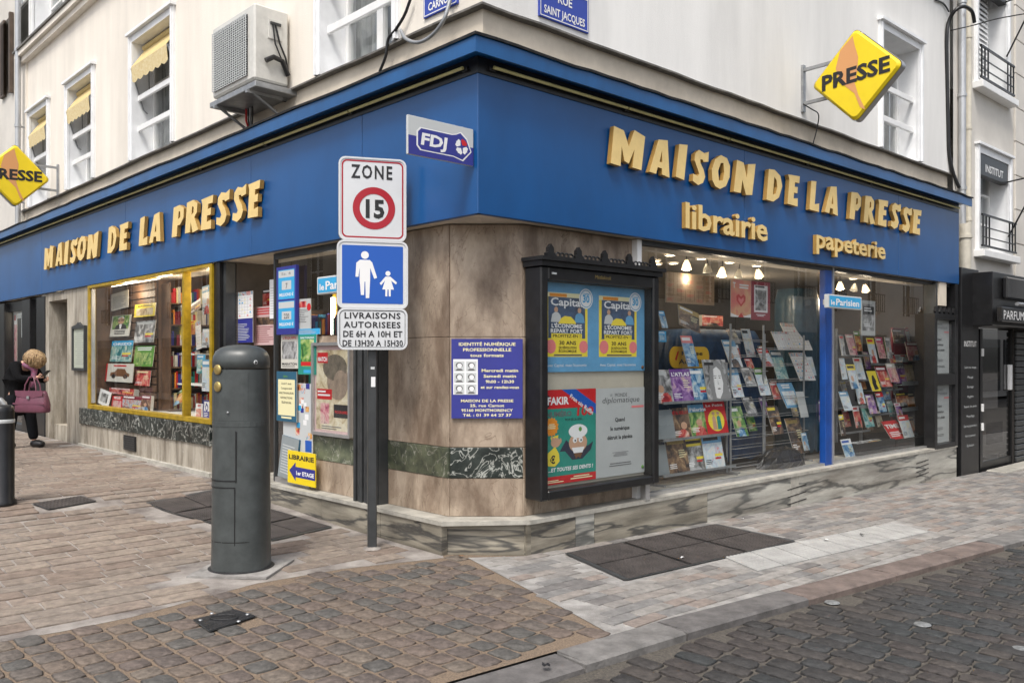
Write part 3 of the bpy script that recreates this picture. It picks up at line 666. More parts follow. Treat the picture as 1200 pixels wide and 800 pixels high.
for cx_, n_ in ((934, 5), (1081, 4)):
    x = RF.X(cx_)
    for k in range(n_):
        if k == 0: slit = MB()
        z = RF.Z(cx_, {5: 571, 4: 541}[n_] + k * (8.5 if n_ == 5 else 5)); z_ = z
        slit.prism([(x - .2, z_ - .012), (x + .2, z_ + .012), (x + .2, z_ + .022), (x - .2, z_ - .002)], -.004, .0, M['black'])
        if k == n_ - 1: tag(rp(slit, 'vent_grille'))
ZA, ZB, ZS = .573, .82, 1.71                             # marble band and the joint in the stone above it
H2 = 2.616
for z0, z1, m in ((ZP, ZA, M['stone']), (ZA, ZB, M['marble_g']), (ZB, ZS, M['stone']), (ZS, H2, M['stone'])):
    mb = MB(); yy = -.006 if z0 == ZA else 0; mb.box(-.499, .087, yy, .25, z0 + .0015, z1 - .0015, m, .003); cp_(mb, 'marble_band' if z0 == ZA else 'stone_slab')
xcol = LF.X(455, .16)
for z0, z1, m in ((ZP, ZA, M['stone']), (ZA, ZB, M['marble_o']), (ZB, ZS, M['stone']), (ZS, H2, M['stone'])):
    yy = .154 if z0 == ZA else .16; mb = MB(); mb.box(xcol, -.533, yy, .4, z0 + .0015, z1 - .0015, m, .003); lp(mb, 'marble_band' if z0 == ZA else 'stone_slab')
    mb = MB(); mb.box(.592, RF.X(745, .145), .145, .4, z0 + .0015, z1 - .0015, M['stone'], .003); rp(mb, 'stone_slab')
# shutter guide: ribbed dark grey column
xg0 = LF.X(413, .02); mb = MB(); mb.box(xg0, xcol - .003, .06, .4, ZP, H2, M['dkgrey'])
n = 7
for k in range(n):
    a = xg0 + (xcol - xg0) * (k + .12) / n; b = xg0 + (xcol - xg0) * (k + .8) / n; mb.box(a, b, .02 + .012 * (k % 2), .06, ZP, H2 - .002, M['dkgrey'], .006)
mb.box(xcol - .06, xcol - .003, .0, .06, ZP, H2 - .004, M['dkgrey'], .008); lp(mb, 'shutter_guide')
# left of the guide: stone and olive band below the poster frame
xa, xb = LF.X(364, .12), xg0
za, zb = LF.Z(390, 541, .12), LF.Z(390, 512, .12)
for z0, z1, m, nm in ((ZP, za, M['stone'], 'stone_slab'), (za, zb, M['marble_o'], 'marble_band'), (zb, 1.75, M['stone'], 'stone_slab')):
    mb = MB(); mb.box(xa, xb - .003, .12 if m is M['stone'] else .115, .35, z0 + .0015, z1 - .0015, m, .003); lp(mb, nm)
# ---------------------------------------------------------------- left display window
WL0, WL1, WZ0, WZ1 = LF.X(105, .03), LF.X(250.5, .03), .777, 2.612
fr = MB(); fw = .075; xm = LF.X(216.5, .03)
fr.box(WL0, WL0 + .055, .0, .1, WZ0, WZ1, M['yellow_fr'], .004); fr.box(WL1 - .055, WL1, .0, .1, WZ0, WZ1, M['yellow_fr'], .004)
fr.box(WL0 + .055, WL1 - .055, .002, .1, WZ0, WZ0 + .06, M['yellow_fr'], .004); fr.box(WL0 + .055, WL1 - .055, .002, .1, WZ1 - .04, WZ1, M['yellow_fr'], .004)
fr.box(xm - .02, xm + .02, .004, .1, WZ0 + .06, WZ1 - .04, M['yellow_fr'], .004)
shopw = MB(); shopw.box(WL0 + .06, WL0 + .1, .03, .08, WZ0 + .085, WZ1 - .05, M['alu']); w1 = lp(shopw, 'shop_window'); w1['label'] = 'left display window in a yellow frame'
fr.build('frame', w1)
xs_ = LF.X(187, .05)
for a, b in ((WL0 + .1, xs_ - .004), (xs_ + .004, xm - .02), (xm + .02, WL1 - .055)):
    g = MB(); g.patch(a, b, WZ0 + .06, WZ1 - .04, .055, M['glass_l']); g.build('pane', w1)
xs = [WL0 - .35, -8.0, -7.2, -6.3, -5.5, WL1 - .005]
slabs(LF, xs, .535, WZ0 - .004, -.012, M['marble_g'], .2, 'marble_band')
slabs(LF, [WL0 - .35, -7.4, -5.9, WL1], lambda F, a, b: .05, .533, .01, M['stone_l'], .2, 'stone_slab')
mb = MB(); mb.box(WL0 - .35, WL1, -.03, .02, .15, .235, M['ledge_top'], .004); lp(mb, 'plinth_ledge')
gv = MB(); x = LF.X(152); z = LF.Z(152, 519)
gv.box(x - .22, x + .22, -.005, .012, z - .1, z + .1, M['black'])
for k in range(6): gv.box(x - .2, x + .2, -.016, -.005, z - .085 + k * .03, z - .072 + k * .03, M['dkgrey'])
lp(gv, 'vent_grille')
# stone wall with the doorway further left, number plate
XD0, XD1 = LF.X(62, .1), LF.X(83.5, .1); XW0 = LF.X(53, .1); zd = LF.Z(72, 345, .1) - .1
mb = wall_open(XW0, WL0 - .002, .1, H2, .04, .5, [(XD0, XD1, .1, zd)], M['stone_l']); lp(mb, 'side_wall')
xs = [XD1 + .004, WL0 - .006]
mb = MB(); mb.box(XD0, XD1, .5, .55, .1, zd, M['shopwall']); mb.box(XD0 + .05, XD1 - .002, .3, .5, .21, 1.25, M['ledge_top']); mb.box(XD0, XD1, .12, .5, .1, .42, M['stone_l']); lp(mb, 'doorway')
mb = MB(); mb.text('11', LF.X(73, .04), zd + .1, .2, M['ink'], y=.036, wt='x', al='c'); lp(mb, 'house_number')
# entrance between the yellow window and the small side window
XE0, XE1 = WL1, LF.X(317, .05)
mb = MB(); mb.box(XE0 + .002, XE0 + .14, .03, .2, .15, H2, M['black'], .004); mb.box(XE0 + .14, XE0 + .2, .08, .2, .15, H2, M['dkgrey']); lp(mb, 'door_jamb')
mb = MB(); mb.box(XE0, xl_end, .0, 1.2, .1, .2, M['ledge_top']); lp(mb, 'door_sill')
w2 = MB(); w2.box(XE1 - .03, XE1, .1, .14, ZP, H2, M['dkgrey']); w2.box(XE1, xa, .1, .14, ZP, ZP + .05, M['alu']); w2.box(XE1, xb, .1, .14, H2 - .06, H2, M['dkgrey'])
w2 = lp(w2, 'shop_window'); w2['label'] = 'small side window beside the entrance, papered with notices'
for a, b, z0 in ((XE1, LF.X(341, .12), ZP + .05), (LF.X(341.5, .12), xa, ZP + .05), (xa, xb, 1.75)):
    g = MB(); g.patch(a + .003, b - .003, z0, H2 - .06, .12, M['glass_l']); g.build('pane', w2)
# ---------------------------------------------------------------- right display window
XR0 = RF.X(748, .12); XP0, XP1 = RF.X(967.5, .02), RF.X(982.5, .02); XQ = RF.X(1091, .1); XQ1 = RF.X(1121, .02)
w3 = MB(); w3.box(XR0 - .06, XR0, .08, .16, ZP, H2, M['white']); w3.box(XR0, XQ1, .09, .15, ZP, ZP + .03, M['alu']); w3.box(XR0, XQ1, .08, .16, H2 - .04, H2, M['dkgrey'])
w3 = rp(w3, 'shop_window'); w3['label'] = 'long right display window with aluminium edges'
jx = [XR0, RF.X(862, .12), XP0]
for a, b in zip(jx, jx[1:]):
    g = MB(); g.patch(a + .003, b - .003, ZP + .03, H2 - .04, .12, M['glass']); g.build('pane', w3)
g = MB(); g.patch(XP1 + .003, XQ - .003, ZP + .03, H2 - .04, .12, M['glass']); g.build('pane', w3)
p = MB(); p.box(XP0 + .12, XP1 - .03, .085, .16, ZP, H2, M['pillar'], .004); p.box(XP1 - .03, XP1, .07, .16, ZP, H2, M['alu']); rp(p, 'window_pillar')
p = MB(); p.box(XQ, XQ + .05, .03, .2, ZP, H2, M['dkgrey']); p.box(XQ1 - .1, XQ1, .0, .2, ZP, H2, M['black']); p.box(XQ + .05, XQ1 - .1, .16, .2, ZP, H2, M['dark']); rp(p, 'end_panel')
# ---------------------------------------------------------------- shop interior
it = MB(); zc_ = 2.74
def room(F, x0, x1, y0, y1, z0, z1, wm, fm, cm, left=True, right=True):
    m = MB(); m.patch(x0, x1, z0, z1, y1, wm)
    if left: m.quad((x0, y0, z0), (x0, y1, z0), (x0, y1, z1), (x0, y0, z1), wm)
    if right: m.quad((x1, y0, z0), (x1, y1, z0), (x1, y1, z1), (x1, y0, z1), wm)
    m.quad((x0, y0, z0), (x1, y0, z0), (x1, y1, z0), (x0, y1, z0), fm); m.quad((x0, y0, z1), (x1, y0, z1), (x1, y1, z1), (x0, y1, z1), cm); return m
rp(room(RF, XR0 - .1, XQ1, .2, 3.6, ZP - .01, zc_, M['shopwall'], M['shopfloor'], M['ceil']), 'shop_interior')
lp(room(LF, WL0 + .02, WL1 - .02, .1, 1.15, .80, zc_ - .05, M['slat'], M['offw'], M['ceil']), 'display_box')
lp(room(LF, XE0 + .21, xcol - .05, .2, 3.0, .18, zc_, M['shopwall'], M['shopfloor'], M['ceil']), 'shop_entrance')
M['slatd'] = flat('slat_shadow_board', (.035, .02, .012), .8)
# slat-board battens at the back of the left window
XBK = LF.X(181.5, .34)
for k in range(17):
    mb = MB(); z = .84 + k * .11; mb.box(WL0 + .03, XBK, .345, .37, z, z + .095, M['slat'], .006); lp(mb, 'slat')
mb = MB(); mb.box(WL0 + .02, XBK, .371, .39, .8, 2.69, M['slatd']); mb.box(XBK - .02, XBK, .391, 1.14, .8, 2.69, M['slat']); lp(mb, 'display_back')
# ---------------------------------------------------------------- the blue fascias
ZF0, ZF1 = 2.62, 3.80
def fascia(F, label, xend, seams, words):
    sg = 1 if F is RF else -1
    t = thing('fascia_sign', label, 'shop sign', (OX, OY, 0), F.th)
    xs = [0] + seams + [xend]
    for a, b in zip(xs, xs[1:]):
        lo, hi = min(a, b), max(a, b); mb = MB(); g = .004
        mb.box(lo + (g if lo != 0 else .0), hi - (g if hi != 0 else .0), 0 if lo != 0 and hi != 0 else .001, .05, ZF0, ZF1, M['blue'], .004); mb.build('panel', t)
    mb = sweep(F, [(.05, ZF0 + .004), (.05, ZF0 + .05), (.6, ZF0 + .05), (.6, ZF0 + .004)], xend, M['stucco_low']); mb.build('soffit', t)
    mb = MB(); e0, e1 = sorted((xend, xend - sg * .03)); mb.box(e0, e1, .052, .5, ZF0 + .055, ZF1, M['blue_edge']); mb.build('end_cap', t)
    mb = sweep(F, [(-.15, 3.755), (-.15, 3.875), (-.14, 3.885), (.34, 3.95), (.34, 3.80), (-.05, 3.80), (-.13, 3.755)], xend + sg * .08, M['blue_edge']); mb.build('cornice', t)
    mb = sweep(F, [(-.165, 3.872), (-.168, 3.892), (-.14, 3.902), (.385, 3.985), (.385, 3.96), (-.14, 3.888)], xend + sg * .09, M['roofing'], .008, 46, 5 + sg); mb.build('roofing_felt', t)
    mb = sweep(F, [(-.008, 3.668), (-.008, 3.79), (.0, 3.79), (.0, 3.668)], xend - sg * .03, M['black']); mb.build('cornice_shade_strip', t)  # flat black strip on the panel, painting in the deep shade below the cornice
    a = .12; k = 0
    while a < abs(xend) - .2:
        b = min(a + 1.55, abs(xend) - .1); mb = MB(); mb.tube([(sg * a, -.045, 3.722), (sg * (b - .02), -.045, 3.722)], .0135, M['tube'], 8); mb.build('tube_lamp', t)
        mb = MB(); mb.box(sg * a - .03, sg * a + .03, -.03, 0, 3.70, 3.73, M['black']); mb.build('lamp_clip', t); a = b; k += 1
    words(t); return t
GLY = {
 'M': ([(0, 0), (.09, 1), (.36, .95), (.50, .56), (.66, 1.04), (.97, .94), (.86, 0), (.60, .02), (.66, .52), (.50, .10), (.38, .14), (.30, .52), (.27, -.02)], []),
 'A': ([(0, .02), (.30, .97), (.60, 1.02), (.66, -.02), (.42, .02), (.41, .19), (.27, .20), (.22, 0)], [[(.33, .36), (.42, .36), (.41, .70)]]),
 'I': ([(.0, .03), (.11, .98), (.37, 1.02), (.26, -.02)], []),
 'S': ([(.0, .05), (.20, -.04), (.38, .06), (.46, .25), (.40, .46), (.29, .62), (.28, .74), (.37, .74), (.40, .68), (.58, .72), (.60, 1.02), (.44, .94), (.24, 1.0), (.09, .86), (.07, .66), (.18, .44), (.24, .30), (.18, .22), (.02, .26)], []),
 'O': ([(.02, .18), (.0, .5), (.12, .82), (.34, 1.0), (.56, .96), (.68, .74), (.66, .4), (.52, .1), (.3, -.03), (.13, .02)], [[(.26, .22), (.23, .5), (.33, .76), (.43, .78), (.46, .5), (.40, .24)]]),
 'N': ([(0, 0), (.12, 1), (.36, .97), (.47, .52), (.52, .96), (.80, 1.03), (.67, .02), (.44, -.02), (.31, .42), (.25, 0)], []),
 'D': ([(0, 0), (.10, 1.0), (.34, 1.03), (.58, .88), (.66, .55), (.52, .16), (.28, -.02)], [[(.26, .2), (.33, .8), (.42, .7), (.45, .5), (.38, .26)]]),
 'E': ([(0, 0), (.08, .82), (.03, .98), (.58, 1.02), (.55, .78), (.35, .78), (.33, .62), (.48, .64), (.46, .42), (.30, .42), (.28, .22), (.48, .26), (.47, -.02)], []),
 'L': ([(0, 0), (.10, 1), (.36, 1.03), (.27, .22), (.50, .28), (.49, -.02)], []),
 'P': ([(0, 0), (.10, 1), (.40, 1.03), (.58, .88), (.56, .56), (.40, .36), (.28, .36), (.24, 0)], [[(.31, .56), (.34, .82), (.41, .80), (.41, .62)]]),
 'R': ([(0, 0), (.10, 1), (.40, 1.03), (.58, .88), (.56, .60), (.44, .46), (.62, .02), (.36, -.03), (.27, .34), (.24, 0)], [[(.31, .56), (.34, .82), (.41, .80), (.41, .62)]])}
WID = {'M': .97, 'A': .66, 'I': .37, 'S': .6, 'O': .68, 'N': .8, 'D': .66, 'E': .58, 'L': .5, 'P': .58, 'R': .62}
def big_letters(t, F, chars, z0, h, depth=.046):
    for k, (c, x0, x1) in enumerate(chars):
        o, hs = GLY[c]; d_ = (x1 - x0) * .13; x0, x1 = (x0 + d_, x1 - d_ * .2) if F is RF else (x0 + d_ * .2, x1 - d_); w_ = (x1 - x0) / WID[c]; dz = random.uniform(-.008, .008)
        f = lambda lp: [(x0 + q[0] * w_, z0 + dz + q[1] * h) for q in lp]
        mb = MB(); mb.prism(f(o), -depth - .012, -.012, M['gold'], M['gold_side'], [f(q) for q in hs]); mb.build('letter', t)
def words_r(t):
    px = [('M', 709.4, 759), ('A', 757.5, 787), ('I', 790, 808), ('S', 809, 833), ('O', 831, 858), ('N', 856, 888), ('D', 895.5, 919), ('E', 921, 939.5), ('L', 947, 962), ('A', 964.5, 984), ('P', 993.5, 1011.5), ('R', 1010.3, 1027.5), ('E', 1027, 1043), ('S', 1042.5, 1058), ('S', 1056, 1071), ('E', 1068, 1082)]
    big_letters(t, RF, [(c, RF.X(a, -.06), RF.X(b - 1.5, -.06)) for c, a, b in px], 3.205, .325)
    for wd, a, b, z, sz in (('librairie', 802, 900, 2.768, .335), ('papeterie', 956, 1038, 2.792, .30)):
        x0, x1 = RF.X(a, -.05), RF.X(b, -.05); adv = [GL['b', c][2] for c in wd]; tot = sum(adv); x = x0
        for c, ad in zip(wd, adv):
            mb = MB(); mb.text(c, x, z, sz, M['gold'], y=-.05, wt='b', xs=(x1 - x0) / tot / sz, depth=.045, ms=M['gold_side']); mb.build('letter', t); x += ad * (x1 - x0) / tot
def words_l(t):
    px = [('M', 51, 64), ('A', 64.3, 74), ('I', 74.3, 81.5), ('S', 81.5, 92), ('O', 90, 102), ('N', 101, 117.5), ('D', 125.3, 138), ('E', 139, 152), ('L', 162, 174), ('A', 174, 190), ('P', 200.5, 217.5), ('R', 216, 234.5), ('E', 234.5, 252), ('S', 252.5, 271.5), ('S', 271.5, 291), ('E', 289.5, 307)]
    big_letters(t, LF, [(c, LF.X(a, -.06), LF.X(b, -.06)) for c, a, b in px], 3.0, .355)
fascia(RF, 'blue shop fascia on the right street with librairie and papeterie in gold letters', RF.X(1124), [RF.X(872.6), RF.X(1053)], words_r)
fascia(LF, 'blue shop fascia on the left street with only MAISON DE LA PRESSE in gold letters', -16.5, [LF.X(424), LF.X(294), LF.X(147), LF.X(49)], words_l)
# ============================================================ NEIGHBOUR ON THE RIGHT
def free(F, name, label, cat, x, y=0, z=None, grp=None):
    p = F.w(x, y); return thing(name, label, cat, (p.x, p.y, gz(p.x, p.y) if z is None else z), F.th, grp)
def at_x(F, base, mb, name, parent):         # geometry written in facade coordinates, moved under a thing standing at base
    x, y, z = base; mb.v = [(a - x, b - y, c - z) for a, b, c in mb.v]; return mb.build(name, parent)
YN = .30
nb = thing('neighbour_building', 'beige panelled house with a black shopfront at the end of the blue fascia', 'building', (OX, OY, 0), 0)
NX0, NX1 = XRE + .002, 20
nops = []
for (pa, pb, pyb, pyt) in ((1144.5, 1178, 108, -30), (1146, 1180, 297, 186)):
    a, b = RF.X(pa, YN), RF.X(pb, YN); nops.append((a, b, RF.Z(1162, pyb, YN), RF.Z(1162, pyt, YN)))
rp(wall_open(NX0, NX1, 2.6, 12, YN, .4, nops, M['stucco_n'], M['trim']), 'wall', nb)
# smooth panelled face to the right of the windows, joints cut between the panels
z = 2.95; xj = nops[0][1] + .42; k = 0
while z < 9.8:
    off = .9 if k % 2 else 0; xx = xj
    while xx < NX1:
        x2 = min(xx + (1.8 if xx > xj or not off else .9), NX1); mb = MB(); mb.box(xx + .006, x2 - .006, YN - .035, YN - .001, z + .006, z + .59, M['stucco_n'], .004); rp(mb, 'facing_panel', nb); xx = x2
    z += .6; k += 1
for op in nops:
    wdw = house_window(RF, op, 0, rails=False, parent=nb, ywall=YN, tw=.12)
    a, b, c, d = op
    mb = MB(); mb.box(a - .18, b + .18, YN - .16, YN + .01, c - .12, c - .003, M['white'], .01); mb.build('sill', wdw)
    mb = MB()                                            # black iron guard
    zt = c + .55
    for zz in (c + .05, zt): mb.box(a - .12, b + .12, YN - .12, YN - .09, zz, zz + .03, M['black'])
    for zz in (c + .2, c + .36): mb.box(a - .1, b + .1, YN - .11, YN - .095, zz, zz + .018, M['black'])
    for xx in (a - .08, a + .06, a + .2, b - .2, b - .06, b + .08): mb.box(xx - .01, xx + .01, YN - .115, YN - .095, c + .08, zt, M['black'])
    mb.build('guard_rail', wdw)
    mb = MB(); mb.box(a + .01, b - .01, YN - .02, YN + .1, d - .34, d - .002, M['black'])
    mb.text('INSTITUT', (a + b) / 2, d - .27, .17, M['wht'], y=YN - .024, wt='b', al='c', width=(b - a) * .62); mb.build('awning', wdw)
    mb = MB()
    mb.tube([(b - .03, YN - .02, d - .3), (b - .05, YN - .55, d - .25)], .014, M['black'], 6); mb.tube([(b - .05, YN - .55, d - .25), (b - .03, YN - .03, d - 1.25)], .014, M['black'], 6); mb.build('awning_arm', wdw)
mb = MB(); a, b, c, d = nops[0]
for k in range(30): mb.quad((a + .06, YN + .16, c + k * .085), (b - .3, YN + .16, c + k * .085), (b - .3, YN + .19, c + k * .085 + .08), (a + .06, YN + .19, c + k * .085 + .08), M['white'])
rp(mb, 'roller_blind', nb)
# drainpipes and cables between the houses
def pipe(label, px, y, r, m, z0, z1, joints=True, F=RF):
    x = F.X(px, y); p = F.w(x, y); t = thing('drainpipe', label, 'drainpipe', (p.x, p.y, z0), F.th)
    mb = MB(); mb.tube([(0, 0, 0), (0, 0, z1 - z0)], r, m, 14); mb.build('pipe', t)
    if joints:
        for zz in [z0 + .6 + 1.45 * k for k in range(int((z1 - z0 - .6) / 1.45) + 1)]:
            mb = MB(); mb.tube([(0, 0, zz - z0), (0, 0, zz - z0 + .05)], r * 1.22, m, 14); mb.box(-.01, .01, r, r + .08, zz - z0, zz - z0 + .03, M['steel']); mb.build('bracket', t)
    return t
M['zinc'] = mat('bright_zinc', (.50, .51, .52), .38, metal=.55, var=.15, scale=9, streak=.2)
M['creampipe'] = mat('cream_painted_pipe', (.60, .56, .47), .5, var=.1)
pipe('shiny zinc drainpipe between the corner house and the beige house', 1127.5, .24, .055, M['zinc'], 3.55, 10)
pipe('thin cream drainpipe just right of the zinc one', 1135, .26, .045, M['creampipe'], 3.1, 10)
pipe('wide grey lower drainpipe against the end of the fascia', 1131, .16, .085, M['creampipe'], 2.78, 3.6)
pipe('pale drainpipe at the left end of the cream wall', 21, .2, .05, M['zinc'], 3.9, 12, F=LF)
def cable(label, pts, r, m, F=RF, name='cable'):
    P = [Vector((F.w(F.X(px, y), y).x, F.w(F.X(px, y), y).y, F.Z(px, py, y))) for px, py, y in pts]; o = P[0]
    Q = []
    for i in range(len(P) - 1):                          # smooth the run
        p0, p1, p2, p3 = P[max(i - 1, 0)], P[i], P[i + 1], P[min(i + 2, len(P) - 1)]
        for k in range(6):
            t = k / 6; Q.append(.5 * ((2 * p1) + (-p0 + p2) * t + (2 * p0 - 5 * p1 + 4 * p2 - p3) * t * t + (-p0 + 3 * p1 - 3 * p2 + p3) * t ** 3))
    Q.append(P[-1]); mb = MB(); mb.tube([q - o for q in Q], r, m, 7)
    return tag(mb.build(name, None, o), label, 'cable')
cable('thick black cable looped over the zinc drainpipe and down the wall', [(1142, 27, .1), (1139, 14, .1), (1130, 8, .12), (1120, 12, .2), (1112, 25, .3), (1109.5, 45, .32), (1110, 100, .33), (1111, 150, .33), (1112, 180, .33), (1117, 203, .3), (1124, 220, .25)], .028, M['black'])
cable('thin dark cable stretched from the wall bracket to the right edge', [(1114, 36, .25), (1140, 30, .0), (1170, 22, -.4), (1215, 14, -.9)], .009, M['black'])
cable('dark cable along the top of the right wall towards the pipes', [(1096, 0, .33), (1106, 5, .33), (1112, 14, .32)], .012, M['black'])
cable('thin cable hanging below the bracket of the right PRESSE sign', [(941, 122, .3), (951, 128, .25), (959, 134, .25), (958, 148, .3), (953, 168, .33)], .007, M['black'])
cable('black cable rising beside the street plates above the fascia corner', [(445, 84, .3), (452, 66, .3), (455, 46, .3), (463, 36, .3), (474, 18, .3), (482, -4, .3)], .014, M['black'], LF)
cable('grey flexible conduit sagging under the first street plate', [(470, 36, .3), (476, 46, .26), (490, 50, .26), (506, 42, .26), (520, 24, .26), (528, -2, .3)], .017, M['steel'], LF)
# black shopfront of the neighbour
sf = thing('perfume_shopfront', 'black beauty parlour shopfront with INSTITUT panel, glass door and roller shutter', 'shopfront', (OX, OY, 0), RF.th)
M['gloss_k'] = mat('glossy_black_panel', (.012, .012, .014), .12, var=0, coat=.3)
X0 = RF.X(1126.5, 0); X1 = RF.X(1147, 0); X2 = RF.X(1187, .06); zg = gz(*RF.w(X0 + 1).xy)
mb = MB(); mb.box(X0, X1, .0, .3, zg - .1, 2.88, M['black'], .006); mb.build('side_panel', sf)
tx = MB(); xm_ = (X0 + X1) / 2
tx.text('INSTITUT', xm_, RF.Z(1137, 406), .12, M['wht'], y=-.003, wt='n', al='c', width=(X1 - X0) * .72)
for k, (s_) in enumerate(['Soins du visage', 'Massage', 'Bronzage', 'Onglerie', 'Beauté des pieds', 'Maquillage', 'Dermopigmentation', 'Amincissement', 'Epilation']):
    tx.text(s_, xm_, RF.Z(1137, 431.5 + 11.4 * k), .052, M['lgrey_p'], y=-.003, wt='n', al='c', width=min(.75, .045 * len(s_)) * (X1 - X0))
tag(tx.build('lettering', sf))
ZC0, ZC1 = RF.Z(1150, 381, -.2), RF.Z(1150, 317, -.2)
mb = MB(); mb.box(X1 - .25, 16, -.28, .3, ZC0, ZC1, M['black'], .01); mb.build('fascia_box', sf)
mb = MB(); mb.box(X1 + .12, 16, -.36, -.284, ZC0 + .42, ZC1 - .06, M['gloss_k'], .02); mb.build('fascia_panel', sf)
mb = MB(); xp = RF.X(1171, -.4); mb.box(xp, 16, -.44, -.36, ZC0 + .05, ZC0 + .27, M['black'], .01); mb.tube([(X1 + .35, -.42, ZC0 + .34), (16, -.42, ZC0 + .34)], .03, M['steel'], 8); mb.text('PARFUMERIE', xp + .04, ZC0 + .09, .19, M['wht'], y=-.443, wt='n', width=1.35); mb.build('valance', sf)
DY = .1; D0, D1 = RF.X(1150, DY), RF.X(1184, DY); ZD = RF.Z(1167, 386, DY)
mb = MB(); mb.box(D0 - .1, D0, DY - .02, DY + .04, zg - .1, ZD, M['black']); mb.box(D1, D1 + .12, DY - .02, DY + .04, zg - .1, ZD, M['black']); mb.box(D0, D1, DY - .02, DY + .04, zg - .1, zg + .13, M['black']); mb.build('door_frame', sf)
M['glass_d'] = glass('dark_door_glass', (.25, .25, .25), .10)
dr = MB(); dr.patch(D0, D1, zg + .13, ZD, DY, M['glass_d']); dr = dr.build('door', sf)
mb = MB(); mb.patch(D0 + .03, D1 - .03, zg + .2, zg + .95, DY + .03, M['offw']); mb.patch(D0 + .28, D1 - .28, zg + .38, zg + .72, DY + .026, M['dkgrey']); mb.build('door_panel', dr)
mb = MB(); mb.box(D1 - .16, D1 - .05, DY - .05, DY - .004, 1.0, 1.42, M['wht'], .006); mb.build('notice', dr)
for zz in (.45, .75, 1.62):
    mb = MB(); mb.box(D0 - .07, D0 - .01, DY - .045, DY - .02, zz - .06, zz + .06, M['white'], .004); mb.build('hinge', dr)
mb = MB(); mb.box(D0, D1, .9, .95, zg, ZD, M['dark']); mb.build('back_wall', sf)
for k in range(22):
    mb = MB(); z = zg + .02 + k * .1; mb.box(X2 + .06, 16, .02 + .0, .06, z, z + .085, M['dkgrey'], .01); mb.build('shutter_slat', sf)
mb = MB(); mb.box(X2 + .02, 16, .061, .3, zg, ZC0, M['dark']); mb.build('shutter_back', sf)
mb = MB(); mb.box(D0 - .1, 16, -.3, .0, zg - .1, zg + .02, M['ledge_top'], .01); mb.build('doorstep', sf)
# ============================================================ NEIGHBOUR ON THE LEFT
nl = thing('left_neighbour_building', 'weathered beige house at the far left behind the yellow diamond sign', 'building', (OX, OY, 0), 0)
mb = MB(); mb.box(-24, XLE - .003, YW - .03, .8, 4.1, 12, M['stucco_n']); mb.box(-24, XLE - .003, .3, .8, 2.6, 4.1, M['stucco_n']); lp(mb, 'wall', nl)
M['brown'] = mat('brown_shutter_paint', (.10, .07, .05), .6, var=.25)
xs0, xs1 = LF.X(0, .2), LF.X(8.5, .2); za_, zb_ = LF.Z(4, 108, .2), LF.Z(4, 18, .2)
mb = MB(); mb.box(xs0 - .3, xs0 - .0, .26, .31, za_, zb_, M['brown']); mb.box(xs1 - .09, xs1, .24, .31, za_ - .05, zb_, M['brown'])
for k in range(34):
    z = za_ + .05 + k * (zb_ - za_ - .1) / 34; mb.quad((xs0 - .2, .25, z), (xs1 - .09, .25, z), (xs1 - .09, .3, z + .04), (xs0 - .2, .3, z + .04), M['brown'])
lp(mb, 'shutter', nl)
pn = LF.Z(3, 400, .1)
sl = thing('black_shopfront', 'black shopfront with poster cases under the left end of the blue fascia', 'shopfront', (OX, OY, 0), LF.th)
for pa, pb in ((53.5, 44), (36, 27), (6, -20)):
    a, b = sorted((LF.X(pa, .04), LF.X(pb, .04))); mb = MB(); mb.box(a, b, .02, .2, .1, 2.58, M['black'], .01); mb.build('post', sl)
mb = MB(); mb.box(-22, XW0 - .01, .1, .3, 2.4, 2.6, M['black'], .01); mb.build('head_panel', sl)
mb = MB(); mb.box(-22, XW0 - .01, .9, .95, .1, 2.4, M['dark']); mb.build('back_wall', sl)
mb = MB(); mb.box(-22, XW0 - .01, .05, .3, .1, .32, M['dkgrey'], .01); mb.build('base', sl)
for pa, pb in ((6, 27), (36, 44)):
    a, b = sorted((LF.X(pa, .1), LF.X(pb, .1))); g = MB(); g.patch(a, b, .32, 2.4, .1, M['glass_l']); g.build('pane', sl)
mb = MB()
a = LF.X(40, .12)
for k in range(3): mb.tube([(a - .3, .3, 2.42), (a + .3, .3, 2.38)], .02, M['wht'], 6)
del mb
